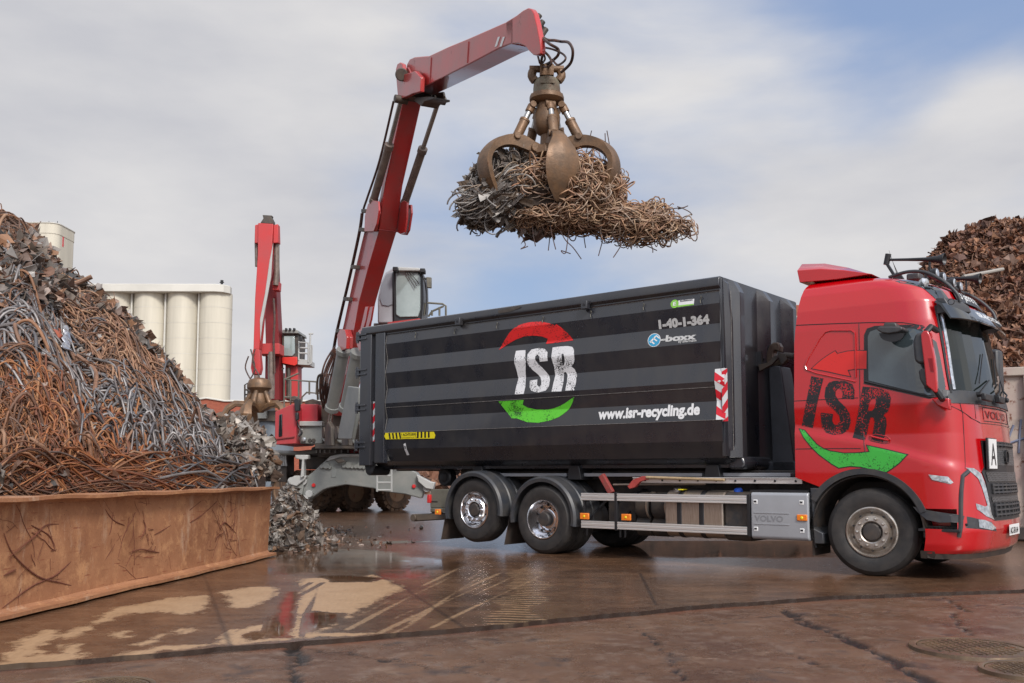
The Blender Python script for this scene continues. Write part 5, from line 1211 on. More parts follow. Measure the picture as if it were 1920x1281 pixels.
def walk_on(ch, x, t, ang, L_, K, curl, wob, lift, N_, pull=.35, amp=.05):
    """random bent bars lying on a chart; ang in the picture-independent slope frame: 0 = along +X, pi/2 = uphill"""
    Yb = np.interp(x, ch.xs, ch.Yb); Yt = np.interp(x, ch.xs, ch.Yt); Y = ch.Yof(x, t); X = (x-960)/F*Y
    ds = L_/K; P = np.zeros((N_, K, 3)); drop = np.zeros(N_); lo_ = t < .26; am = np.where(lo_, amp*rng.uniform(1.2, 2.6, N_), amp); fz = np.where(lo_, rng.uniform(5, 11, N_), 5); th = ang.copy(); kap = rng.normal(0, curl, N_); ph = rng.uniform(0, 6.28, N_); fr = rng.uniform(1.5, 4, N_)
    z = ch(X, Y); lf = lift.copy(); phz = rng.uniform(0, 6.28, N_)
    for i in range(K):
        P[:, i] = np.stack([X, Y, z-drop+lf+am*np.sin(phz+i*ds*fz)], -1)
        kap = kap*.9+rng.normal(0, curl, N_)*.45
        th = th+kap*ds+wob*np.sin(ph+i*ds*fr*2)*ds
        e = .05; gx = (ch(X+e, Y)-ch(X-e, Y))/(2*e); gy = (ch(X, Y+e)-ch(X, Y-e))/(2*e)
        dx, dy = np.cos(th), np.sin(th); g = np.sqrt(1+np.clip((gx*dx+gy*dy), -2.5, 2.5)**2)
        X = X+dx*ds/g; Y = Y+dy*ds/g; xp = 960+F*X/Y; ym = np.interp(xp, ch.xs, ch.Yb)+.12; low = (Y <= ym+.02) & (np.sin(th) < .1); drop = np.where(low, drop+ds*1.0, drop); X = np.where(low, X-dx*ds/g*.7, X); sx = np.cos(th); sy = np.where(low, -np.abs(np.sin(th))-.1, np.sin(th)); sx = np.where((xp > 455) & (ch is HL_), -np.abs(sx), sx); th = np.arctan2(sy, sx); Y = np.maximum(Y, ym); zt = ch(X, Y); z = z+(zt-z)*pull*2.2 if pull < .4 else zt
    return P
def sample_poly(poly, n):
    P = np.array(poly, float); lo, hi = P.min(0), P.max(0); out = np.zeros((0, 2))
    while len(out) < n:
        q = rng.uniform(lo, hi, (n*3, 2)); s = poly_sd(q[:, 0], q[:, 1], poly); out = np.concatenate([out, q[s > 0]])
    return out[:n]
def px_to_xt(ch, pts):
    x = pts[:, 0]; yb = np.interp(x, ch.xs, ch.foot); yt = np.interp(x, ch.xs, ch.sil); return x, np.clip((pts[:, 1]-yb)/(yt-yb), 0, 1.02)
def rebar(name, label, ch, poly, n, ang, spread, L_, curl, wob, r, m, K=26, lift=(0, .12), amp=.05, cat='rebar tangle', nside=5):
    pts = sample_poly(poly, n); x, t = px_to_xt(ch, pts)
    a = ang+rng.normal(0, spread, n); a += np.pi*(rng.random(n) < .5)
    P = walk_on(ch, x, t, a, rng.uniform(.5, 1.2, n)*L_, K, curl, wob, rng.uniform(*lift, n), n, amp=amp) if False else None
    a = np.where(t < .22, rng.uniform(-3.14, 3.14, n), a)
    Ls = L_; P = walk_on(ch, x, t, a, Ls, K, curl, wob, rng.uniform(*lift, n), n, amp=amp)
    o = tubes(name, P, rng.uniform(.75, 1.25, n)*r, m, nside); tag(o, label, cat, kind='stuff'); return o
def shards(name, label, ch, poly, n, size, m, kind='stuff', cat='scrap metal', lift=(0, .15), elong=2.0, thick=.15, warp=.5):
    """crumpled sheet pieces: bent 3x3 patches with thickness"""
    pts = sample_poly(poly, n) if not callable(poly) else None
    if ch is not None:
        x, t = px_to_xt(ch, pts); Yb = np.interp(x, ch.xs, ch.Yb); Yt = np.interp(x, ch.xs, ch.Yt); Y = ch.Yof(x, t); X = (x-960)/F*Y; Z = ch(X, Y)+rng.uniform(*lift, n)
        Cn = np.stack([X, Y, Z], -1)
    return shard_mesh(name, label, Cn, size, m, kind, cat, elong, warp, np.array([[.1, -.7, .7]]), .7)
def shard_mesh(name, label, Cn, size, m, kind='stuff', cat='scrap metal', elong=2.0, warp=.5, nrm=None, spread=.45, adir=None):
    n = len(Cn); s = size*np.clip(np.exp(rng.normal(0, .45, n)), .4, 2.0); A = rng.normal(size=(n, 3)) if adir is None else np.array(adir)[None]+rng.normal(0, .45, (n, 3))
    if nrm is not None: Nn = nrm+rng.normal(0, spread, (n, 3)); Nn /= np.linalg.norm(Nn, axis=1, keepdims=True); A -= Nn*(A*Nn).sum(1, keepdims=True)
    A /= np.linalg.norm(A, axis=1, keepdims=True)
    B = np.cross(Nn, A)+rng.normal(0, .05, (n, 3)) if nrm is not None else rng.normal(size=(n, 3)); B -= A*(A*B).sum(1, keepdims=True); B /= np.linalg.norm(B, axis=1, keepdims=True); W = np.cross(A, B)
    g = 4; u = np.linspace(-1, 1, g); uu, vv = np.meshgrid(u, u, indexing='ij'); uu = uu.ravel(); vv = vv.ravel()
    k = rng.uniform(-1, 1, (n, 5)); el = rng.uniform(1, elong, n)
    U_ = uu[None, :]*el[:, None]+rng.normal(0, .22, (n, g*g)); V_ = vv[None, :]/np.sqrt(el)[:, None]*(1+.5*k[:, 4:5]*uu[None, :])+rng.normal(0, .16, (n, g*g))
    H_ = warp*(k[:, 0:1]*uu**2+k[:, 1:2]*vv**2*1.2+k[:, 2:3]*uu*vv*1.6+k[:, 3:4]*np.sin(uu*3))+rng.normal(0, warp*.28, (n, g*g))
    V3 = Cn[:, None, :]+s[:, None, None]*.5*(U_[..., None]*A[:, None, :]+V_[..., None]*B[:, None, :]+H_[..., None]*W[:, None, :])
    i = (np.arange(g-1)[:, None]*g+np.arange(g-1)[None, :]).ravel(); f0 = np.stack([i, i+g, i+g+1, i+1], -1)
    f = (np.arange(n)[:, None, None]*g*g+f0[None]).reshape(-1, 4)
    o = npmesh(name, V3.reshape(-1, 3), f, m, False)
    sm = o.modifiers.new('s', 'SOLIDIFY'); sm.thickness = size*.035
    tag(o, label, cat, kind=kind); return o
XS = [-260, 0, 20, 45, 75, 110, 150, 190, 230, 262, 300, 350, 400, 440, 480, 515, 535]
SIL = [350, 418, 430, 452, 497, 530, 562, 592, 622, 668, 712, 782, 816, 828, 862, 898, 925]
FOOT = [985, 955, 953, 951, 950, 948, 946, 944, 941, 939, 936, 933, 929, 926, 923, 920, 935]
YB = [beam_depth(x)+.37/(.1345+(960-x)/1780.) for x in XS]; YT = [13.2, 13.6, 13.7, 13.8, 13.9, 14.0, 14.1, 14.2, 14.3, 14.4, 14.6, 14.8, 15.0, 15.2, 15.4, 15.5, 15.6]
HL_ = Chart(XS, [y+6 for y in SIL], FOOT, YB, YT, lump=.46); HL_.pw = 1.3
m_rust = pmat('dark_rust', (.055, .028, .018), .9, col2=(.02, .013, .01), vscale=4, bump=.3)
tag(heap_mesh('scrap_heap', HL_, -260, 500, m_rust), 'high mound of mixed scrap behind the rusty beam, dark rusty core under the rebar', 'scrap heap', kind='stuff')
R_ORANGE = pmat('orange_rust', (.3, .1, .04), .75, island=[(.36, .13, .045), (.24, .085, .04), (.13, .055, .035), (.42, .20, .09), (.30, .10, .03)], var=.35, vscale=9)
R_TAN = pmat('tan_rust', (.3, .15, .09), .7, island=[(.34, .17, .09), (.24, .12, .07), (.42, .25, .15), (.16, .08, .05), (.30, .17, .11)], var=.35, vscale=7)
R_GREY = pmat('grey_bar', (.2, .19, .19), .48, .45, island=[(.22, .21, .21), (.13, .12, .125), (.32, .30, .29), (.18, .15, .14), (.26, .245, .24)], var=.35, vscale=8)
R_BRN = pmat('brown_rust', (.15, .08, .05), .8, island=[(.17, .085, .05), (.09, .05, .035), (.26, .12, .06), (.12, .08, .065), (.22, .13, .09)], var=.3, vscale=7)
R_SHEET = pmat('mixed_sheet', (.2, .2, .2), .55, .25, island=[(.20, .09, .05), (.24, .22, .20), (.12, .07, .05), (.34, .18, .10), (.40, .38, .36), (.16, .12, .09), (.10, .10, .10), (.22, .10, .06)], var=.3, vscale=6)
R_SHINY = pmat('crumpled_tin', (.5, .5, .5), .42, .55, island=[(.38, .37, .36), (.20, .19, .18), (.10, .09, .08), (.46, .44, .40), (.12, .075, .05), (.28, .20, .13), (.16, .09, .05)], var=.4, vscale=10, rvar=.1)
R_SPILL = pmat('dull_spill', (.2, .2, .2), .5, .25, island=[(.16, .11, .08), (.22, .20, .18), (.10, .07, .05), (.34, .31, .28), (.13, .10, .085), (.20, .11, .06), (.42, .38, .33), (.08, .07, .065)], var=.35, vscale=10)
R_CHIP = pmat('brown_chips', (.12, .07, .05), .75, .1, island=[(.20, .088, .05), (.09, .045, .032), (.32, .13, .06), (.15, .078, .052), (.44, .23, .13), (.12, .058, .042), (.25, .16, .12), (.22, .085, .05)], var=.35, vscale=4)
PI2 = PI/2
rebar('rusty_wire_tangle', 'matted bright orange rusty wire at the lower left foot of the heap', HL_, [(-120,700),(60,690),(130,700),(200,740),(265,840),(270,905),(140,915),(-120,930)], 3000, .15, .8, .85, 2.2, 3.6, .0068, R_ORANGE, lift=(-.06, .26), amp=.10)
rebar('rusty_wire_tangle', 'dark rusty wire ends hanging in shade just above the beam at the far left', HL_, [(-120,850),(150,850),(240,930),(-120,955)], 350, 1.2, .8, 1.0, 1.5, 2.5, .008, R_BRN, lift=(-.05, .1), amp=.06)
rebar('grey_bar_tangle', 'smooth grey bent bars sweeping down across the middle left of the heap', HL_, [(-120,590),(60,610),(130,640),(200,720),(215,790),(185,850),(120,800),(60,720),(-120,700)], 950, -.45, .5, 1.5, 1.3, 1.9, .0165, R_GREY, lift=(-.05, .30), amp=.13)
rebar('tan_rebar_tangle', 'tan brown looping rebar hanging down the centre right face of the heap', HL_, [(140,620),(210,610),(270,660),(300,740),(330,800),(320,850),(250,860),(190,850),(180,800),(190,720),(120,640)], 1700, 1.35, .6, 1.1, 2.2, 3.2, .012, R_TAN, lift=(-.05, .30), amp=.12)
rebar('tan_rebar_tangle', 'orange tan curled rebar along the bottom centre right above the beam', HL_, [(100,850),(240,850),(320,870),(330,930),(110,945)], 1200, .6, 1.2, .95, 2.6, 3.4, .0105, R_ORANGE, lift=(-.05, .30), amp=.11)
rebar('grey_bar_tangle', 'heavy grey ribbed bars in loose loops at the bottom right behind the beam', HL_, [(230,870),(300,805),(350,808),(400,850),(425,900),(400,925),(240,938)], 420, .1, .9, 1.5, 2.2, 2.6, .0145, R_GREY, lift=(-.05, .38), amp=.14)
rebar('rusty_wire_tangle', 'bunched rusty bars poking out at the top left crest of the heap', HL_, [(-160,420),(10,400),(60,450),(80,490),(60,540),(-160,560)], 900, .45, .4, 1.3, .8, 1.3, .012, R_BRN, lift=(0, .25), amp=.06)
rebar('grey_bar_tangle', 'thin grey curled bars below the rusty bunch at the upper left of the heap', HL_, [(-140,505),(70,490),(90,540),(50,560),(-140,560)], 220, -.2, .5, 1.6, 1.2, 1.8, .013, R_GREY, lift=(.02, .25), amp=.07)
rebar('loose_rebar', 'scattered brown bars among the sheet scrap on the upper slope of the heap', HL_, [(60,470),(150,515),(240,590),(300,690),(420,815),(350,820),(250,700),(120,600),(0,600)], 800, -.3, .7, .9, .7, 1.2, .010, R_BRN, lift=(.02, .25), amp=.05)
WH = [(-120,450),(60,470),(150,530),(240,610),(330,760),(420,840),(430,920),(-120,940)]
rebar('loose_rebar', 'odd brown rods of many lengths strewn over the whole heap', HL_, WH, 420, .5, 1.6, 1.0, 1.6, 2.6, .010, R_BRN, lift=(.02, .34), amp=.14)
rebar('loose_rebar', 'a few thicker bent rods lying on top of the whole heap', HL_, WH, 90, .5, 1.2, 1.1, 1.5, 1.8, .017, R_TAN, lift=(.10, .36), amp=.14)
rebar('loose_wire', 'hair thin wire strewn over the whole heap', HL_, WH, 900, .5, 1.6, .7, 2.6, 4, .0042, R_BRN, lift=(.0, .38), amp=.12, cat='wire')
shards('sheet_scrap', 'small rusty flakes and sheet bits caught between the rods all over the heap', HL_, WH, 1700, .085, R_SHEET, lift=(0, .30))
shards('sheet_scrap', 'rust and grey crumpled sheet metal covering the upper slope of the heap', HL_, [(44,452),(105,510),(190,550),(245,600),(290,680),(330,750),(310,760),(230,660),(120,600),(0,620),(-100,560),(40,500)], 5200, .12, R_SHEET, lift=(.05, .3))
shards('sheet_scrap', 'brown sheet offcuts along the right shoulder of the heap', HL_, [(270,640),(330,740),(400,800),(450,830),(440,880),(350,800),(310,770),(280,720)], 3000, .12, R_SHEET, lift=(.05, .3))
shards('tin_scrap', 'shiny crumpled tin on the right shoulder of the heap', HL_, [(268,690),(300,690),(345,745),(360,790),(330,790),(290,740)], 800, .11, R_SHINY, lift=(.02, .22))
shards('tin_scrap', 'shiny black and silver crushed tin at the right end behind the beam', HL_, [(400,835),(450,815),(500,870),(520,905),(400,915)], 2200, .10, R_SPILL, lift=(0, .42))
rebar('rusty_wire_tangle', 'fine rusty wire draped over the tin at the right end of the heap', HL_, [(420,840),(470,850),(510,900),(440,915)], 130, .8, .9, .8, 2.0, 3, .005, R_ORANGE, lift=(.1, .4))
def pile(name, label, poly, Y0, h, n, size, m, cat='scrap pile'):
    """small ground pile: poly = outline on the ground in photo points"""
    g = gp(poly); P = np.array(g); c = P.mean(0); q = sample_poly(g, n); s = poly_sd(q[:, 0], q[:, 1], g); mx = s.max()
    Z = np.clip(s/mx, 0, 1)**.8*h*rng.uniform(.2, 1.0, n); return shard_mesh(name, label, np.stack([q[:, 0], q[:, 1], Z], -1), size, m, 'stuff', cat)
pile('scrap_pile', 'small pile of silver and brown crushed scrap spilling past the end of the beam', [(490,985),(510,975),(545,970),(580,985),(605,1005),(612,1022),(560,1035),(505,1036)], 14, .95, 1500, .075, R_SPILL)
pile('scrap_crumbs', 'thin scatter of scrap crumbs lying flat around the small pile', [(510,1000),(640,985),(680,1015),(650,1032),(540,1040)], 14, .06, 160, .06, R_SHEET, 'scrap crumbs')
pile('scrap_crumbs', 'stray crumbs of scrap on the wet yard left of the lifted wheel', [(640,990),(800,985),(760,1035),(650,1040)], 14, .03, 26, .06, R_SHEET, 'scrap crumbs')
pile('scrap_pile', 'low far pile of mixed scrap seen under the grey outrigger of the crane', [(600,918),(800,916),(800,926),(600,930)], 50, .9, 900, .5, R_SHEET)
pile('scrap_pile', 'brown scrap mound in the background right of the outrigger ladder', [(745,912),(1000,910),(1040,919),(760,921)], 60, 3.4, 1500, .7, R_CHIP)
pile('scrap_pile', 'dark scrap in the background under the truck frame', [(900,915),(1500,915),(1500,922),(900,922)], 60, 1.6, 900, .7, R_CHIP)
# single notable pieces lying on the heap
def surf(x, y, lift=0):
    """point of the left heap at a photo point"""
    X_, t = px_to_xt(HL_, np.array([[x, y]], float)); Yb = np.interp(x, XS, HL_.Yb); Yt = np.interp(x, XS, HL_.Yt); Y = float(HL_.Yof(x, t)[0]); 
    d = ray(x, y); p = _C+d*((Y-lift)/d.y); return p
def piece_bar(name, label, pts, r, m, cat='steel bar', lift=.45, grp=None):
    q = MB(); q.tube([surf(x, y, lift) for x, y in pts], r, 8, smooth=6); o = q.build(name, m); tag(o, label, cat); return o
piece_bar('steel_bar', 'long thick rust-brown bar lying across the upper left slope, its tip rising to the right', [(-20,565),(40,545),(95,538),(140,532),(172,519)], .035, R_TAN)
piece_bar('steel_bar', 'thick ribbed rusty bar bent into a hook on the left slope', [(-10,572),(20,575),(45,590),(58,610),(52,630)], .03, R_BRN)
piece_bar('steel_bar', 'brown bar with a curled end in the middle of the heap below the orange sheet', [(143,666),(165,682),(180,700),(177,735)], .028, R_TAN)
piece_bar('steel_bar', 'long straight brown bar on the right shoulder of the heap', [(276,708),(300,706),(325,702),(335,692)], .025, R_BRN)
piece_bar('green_cable', 'loose green cable trailing down the upper slope of the heap', [(113,520),(120,535),(118,550),(130,558),(138,565)], .013, M['green'], 'cable')
piece_bar('steel_bar', 'thin rusty bar curving up above the crest near the tall white tower', [(50,470),(65,458),(75,452),(60,449)], .012, R_BRN, lift=.1)
def crumple(name, label, corners, m, cat, lift=.5, amp=.05, n=16):
    P = [surf(x, y, lift) for x, y in corners]; q = MB(); vs = []
    for i in range(n+1):
        for j in range(n+1):
            a, b_ = i/n, j/n; p = (P[0]*(1-a)+P[1]*a)*(1-b_)+(P[3]*(1-a)+P[2]*a)*b_
            w_ = mnoise.noise(p*6)+.5*mnoise.noise(p*14); vs.append(p+Vector((0, -amp*2*w_, amp*w_))+Vector((mnoise.noise(p*9+Vector((5, 0, 0))), 0, mnoise.noise(p*9+Vector((0, 7, 0)))))*amp*.7)
    q.add(vs, [(i*(n+1)+j, (i+1)*(n+1)+j, (i+1)*(n+1)+j+1, i*(n+1)+j+1) for i in range(n) for j in range(n)])
    o = q.build(name, m, smooth=25); md = o.modifiers.new('s', 'SOLIDIFY'); md.thickness = .012; tag(o, label, cat); return o
crumple('crushed_sheet', 'faded orange-red crushed sheet lying high on the heap', [(76,628),(100,602),(122,612),(112,645)], pmat('faded_orange', (.42, .11, .06), .6, col2=(.22, .07, .04), vscale=9, rust=.3), 'metal sheet', amp=.08)
crumple('crushed_sheet', 'reddish-brown folded sheet beside the orange one', [(90,600),(118,596),(124,640),(108,640)], pmat('red_brown', (.28, .08, .05), .6, col2=(.13, .05, .03), vscale=9), 'metal sheet', lift=.42, amp=.09)
crumple('foil_strip', 'bright silver foil strip standing on the heap right of the orange sheet', [(121,614),(131,612),(132,655),(117,655)], pmat('foil', (.75, .75, .76), .25, .9, var=.3, vscale=20), 'foil', lift=.65, amp=.04)
crumple('blue_sheet', 'dark blue crumpled sheet on the right shoulder behind the grey loops', [(352,818),(378,804),(408,806),(362,822)], pmat('blue_plastic', (.03, .06, .16), .4), 'plastic sheet', lift=.5, amp=.06)
crumple('black_sheet', 'glossy black crushed panel near the right end of the heap', [(425,860),(470,850),(480,895),(430,905)], pmat('black_gloss', (.02, .02, .02), .2, coat=.5), 'metal sheet', lift=.5, amp=.11)
crumple('grey_sheet', 'crumpled silver sheet standing above the tin on the right shoulder', [(300,722),(318,716),(350,740),(310,752)], pmat('silver_sheet', (.5, .5, .5), .3, .8, var=.4, vscale=12), 'metal sheet', lift=.5, amp=.10)
crumple('grey_sheet', 'slate grey plate at the far left of the slope', [(-10,585),(25,565),(40,590),(0,600)], pmat('slate_sheet', (.12, .12, .13), .5), 'metal sheet', lift=.45, amp=.06)
# ---------------------------------------------------------------- right heap
YTR = 0
XR = [980, 1200, 1380, 1440, 1500, 1600, 1700, 1738, 1760, 1790, 1840, 1880, 1925, 2100, 2500]
SR = [872, 850, 800, 745, 700, 650, 575, 510, 472, 442, 418, 410, 402, 375, 400]
HR = Chart(XR, [y+12 for y in SR], [905]*len(XR), [24.0]*len(XR), [32, 33, 34, 34, 34, 34, 34.5, 35, 35, 35, 35, 35, 35, 35, 35], lump=.5, seed=2)
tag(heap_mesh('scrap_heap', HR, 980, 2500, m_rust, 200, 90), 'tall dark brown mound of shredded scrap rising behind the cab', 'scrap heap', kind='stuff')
shards('shredded_scrap', 'dark brown torn plates and flakes covering the mound behind the cab', HR, [(990,872),(1200,850),(1400,780),(1600,650),(1735,515),(1790,440),(1880,408),(1990,390),(1990,900),(990,905)], 40000, .115, R_CHIP, lift=(0, .28), elong=3.4)
shards('shredded_scrap', 'larger reddish flakes resting on the mound behind the cab', HR, [(1735,520),(1790,450),(1880,415),(1960,405),(1960,800),(1850,760)], 1500, .22, R_CHIP, lift=(.05, .35), elong=1.8)
rebar('loose_rebar', 'thin bars sticking out of the mound behind the cab', HR, [(1735,515),(1790,445),(1880,412),(1960,400),(1960,880),(1400,880)], 420, .5, 1.0, 2.2, .35, .6, .022, R_BRN, lift=(0, .35), K=14, amp=.1)
q = MB(); q.tube([at(1806, 519, 24.6), at(1850, 511, 25.6), at(1880, 505, 26.3)], .05, 8); tag(q.build('steel_pipe', pmat('pale_pipe', (.36, .33, .29), .5, .3)), 'long pale pipe lying out from the dark mound above the cab', 'pipe')
q = MB(); 
# rusty open skip at the right border
def skip():
    t = thing('rusty_skip', 'weathered cream and pink open skip with rust streaks beside the truck front', 'skip container', (9.3, 17.5, 0))
    m = pmat('peeling_cream', (.42, .36, .30), .65, col2=(.36, .26, .235), vscale=1.6, rust=.42, rcol=(.15, .055, .03), rscale=4.5, bump=.2, bscale=9)
    a = onz(1878, 1016); b_ = Vector((a.x+5.8, a.y-3.4, 0)); d = (b_-a).normalized(); n_ = Vector((-d.y, d.x, 0))
    q = MB(); up = Vector((0, 0, 1)); A = Vector((8.72, 17.0, 0)); 
    d = Vector((.90, -.44, 0)).normalized(); n_ = Vector((.44, .90, 0)).normalized()
    q.prism([A+up*.2, A+d*6+up*.2, A+d*6+up*2.95, A+up*2.95], n_*.06); q.prism([A+up*.2, A+n_*2.4+up*.2, A+n_*2.4+up*2.95, A+up*2.95], d*.06); q.prism([A+n_*2.4+up*.2, A+n_*2.4+d*6+up*.2, A+n_*2.4+d*6+up*2.95, A+n_*2.4+up*2.95], n_*.06); q.prism([A+up*.2, A+d*6+up*.2, A+d*6+n_*2.4+up*.2, A+n_*2.4+up*.2], up*.06)
    q.build('skip_wall', m, t, local=False)
    q = MB(); q.bar(A+up*3.0-d*.05, A+d*6+up*3.0, .16, .16); q.build('rim', m, t, local=False, bevel=.02)
    q = MB(); q.bar(A+up*3.0, A+n_*2.45+up*3.0, .16, .16); q.build('rim', m, t, local=False, bevel=.02)
    for k in (.0, .42, 1.2, 2.0, 2.8, 3.6):
        q = MB(); q.bar(A+d*(k+.05)-n_*.05+up*.2, A+d*(k+.05)-n_*.05+up*2.92, .10, .12, up=n_); q.build('rib', m, t, local=False, bevel=.015)
    for z in (.55, 1.25, 1.75, 2.3):
        q = MB(); q.box(tuple(A+d*.5-n_*.16+up*z-Vector((.05, .05, .04))), tuple(A+d*.5-n_*.16+up*z+Vector((.14, .05, .04)))); q.build('hook_lug', m, t, local=False, bevel=.01)
    q = MB(); q.bar(A+up*.14, A+d*6+up*.14, .12, .2); q.build('runner', M['chassis'], t, local=False)
    gr_ = pmat('graffiti_blue', (.16, .18, .26), .6); q = MB(); o = A-n_*.006
    f_ = lambda s, z: o+d*s+up*z
    q.tube([f_(.24, 2.05), f_(.14, 1.75), f_(.30, 1.78), f_(.42, 1.82)], .022, 5, smooth=4); q.tube([f_(.36, 2.15), f_(.33, 1.9), f_(.30, 1.55)], .022, 5, smooth=4); q.build('graffiti', gr_, t, local=False)
skip()
# ================================================================ BACKGROUND BUILDINGS
conc = pmat('silo_concrete', (.62, .575, .47), .8, var=.16, vscale=.35, stretch=(1.6, 1, .10), bump=.02, bscale=1)
conc2 = pmat('silo_cap', (.60, .58, .52), .8, var=.12, vscale=.2)
brick = bpy.data.materials.new('brick'); brick.use_nodes = True
def _bk():
    t = brick.node_tree; b = t.nodes['Principled BSDF']; tc = nd(t, 'ShaderNodeTexCoord'); mp = nd(t, 'ShaderNodeMapping'); mp.inputs['Rotation'].default_value = (R(90), 0, 0); t.links.new(tc.outputs['Object'], mp.inputs[0])
    br = nd(t, 'ShaderNodeTexBrick', i_Scale=2.4); br.inputs['Color1'].default_value = (.32, .085, .045, 1); br.inputs['Color2'].default_value = (.26, .065, .035, 1); br.inputs['Mortar'].default_value = (.30, .13, .09, 1); br.inputs['Mortar Size'].default_value = .012
    t.links.new(mp.outputs[0], br.inputs['Vector']); t.links.new(br.outputs[0], b.inputs['Base Color']); b.inputs['Roughness'].default_value = .85
_bk()
def silos():
    Y = 180.; s = Y/F; base = at(310, 887, Y); t = thing('silo_block', 'row of white round grain silos under one flat slab roof', 'silos', (base.x, Y, 0))
    ztop = CH+(887-545)*s
    for k, (x0, x1) in enumerate(((150, 180), (181, 242), (243, 304), (306, 366), (367, 427))):
        c = at((x0+x1)/2, 887, Y+3.2); r = (x1-x0)/2*(Y+3.2)/F
        q = MB(); q.cyl((c.x, Y+3.2, -1), (c.x, Y+3.2, ztop+.2), r, n=48); o = q.build('silo', conc, t, local=False, smooth=40)
        q = MB()
        for z in np.arange(3, ztop, 3.0): q.lathe([(r+.02, z-.03), (r+.035, z), (r+.02, z+.03)], (c.x, Y+3.2, 0), (0, 0, 1), 48, closed=True)
        q.split('casting_joint', conc2, o, local=False)
    q = MB(); a = at(168, 540, Y-.6); b_ = at(431, 540, Y-.6); z1 = CH+(887-529)*s
    pts = [(a.x-3, Y-.9), (b_.x-2.9, Y-.6), (b_.x-1.4, Y+.1), (b_.x-.6, Y+1.6), (b_.x-.7, Y+3), (b_.x-1.4, Y+5), (b_.x-3, Y+6.5), (a.x-3, Y+6.5)]
    q.prism([(x, y, ztop) for x, y in pts], (0, 0, z1-ztop-.1)); q.build('roof_slab', conc2, t, local=False, bevel=.1)
    for x0 in (243.5, 307, 370):
        c = at(x0, 700, Y+1.5); q = MB(); q.box((c.x-.14, Y+1.2, -1), (c.x+.14, Y+1.7, ztop)); q.build('downpipe', conc2, t, local=False)
    c = at(416, 530, Y+1); q = MB(); q.cyl((c.x, Y+1, z1-.1), (c.x, Y+1, z1+.9), .18, .3, n=10); q.cyl((c.x-.4, Y+1, z1+.5), (c.x+.4, Y+1, z1+.5), .12, n=8); q.build('roof_beacon', M['black_trim'], t, local=False)
    Y2 = 210.; s2 = Y2/F; c = at(78, 887, Y2); t2 = thing('silo_tower', 'tall rounded white tower standing alone behind the scrap heap at left', 'tower', (c.x, Y2, 0))
    zt = CH+(887-412)*s2; w_ = 3.75; c.x = -106.3; q = MB(); ring = []
    for cx, cy, a0 in ((c.x+w_-2.2, Y2+8, 0), (c.x-w_+2.2, Y2+8, 90), (c.x-w_+2.2, Y2+2.2, 180), (c.x+w_-2.2, Y2+2.2, 270)):
        for i in range(9): an = R(a0+90*i/8.); ring.append((cx+2.2*math.cos(an), cy+2.2*math.sin(an)))
    q.prism([(x, y, -1) for x, y in ring], (0, 0, zt-1.2)); q.build('shaft', conc, t2, local=False, smooth=40)
    q = MB(); cc = Vector((c.x, Y2+5, 0)); q.prism([(cc.x+(x-cc.x)*1.02, cc.y+(y-cc.y)*1.02, zt-2.2) for x, y in ring], (0, 0, 2.3)); q.build('crown', conc, t2, local=False, smooth=40)
    q = MB(); q.prism([(cc.x+(x-cc.x)*1.05, cc.y+(y-cc.y)*1.05, zt+.1) for x, y in ring], (0, 0, .18)); q.build('coping', conc2, t2, local=False)
    for x in (68, 84, 100): p = at(x+8, 411, Y2+4); q = MB(); q.cyl((p.x, Y2+4, zt), (p.x, Y2+4, zt+1.6), .07, n=6); q.build('antenna', M['black_trim'], t2, local=False)
    p = at(116, 455, Y2+5); q = MB(); q.box((c.x+w_*1.0, Y2+3, p.z-1.4), (c.x+w_*1.0+.03, Y2+3.6, p.z+1.2)); q.build('red_sign', M['sign_red'], t2, local=False)
silos()
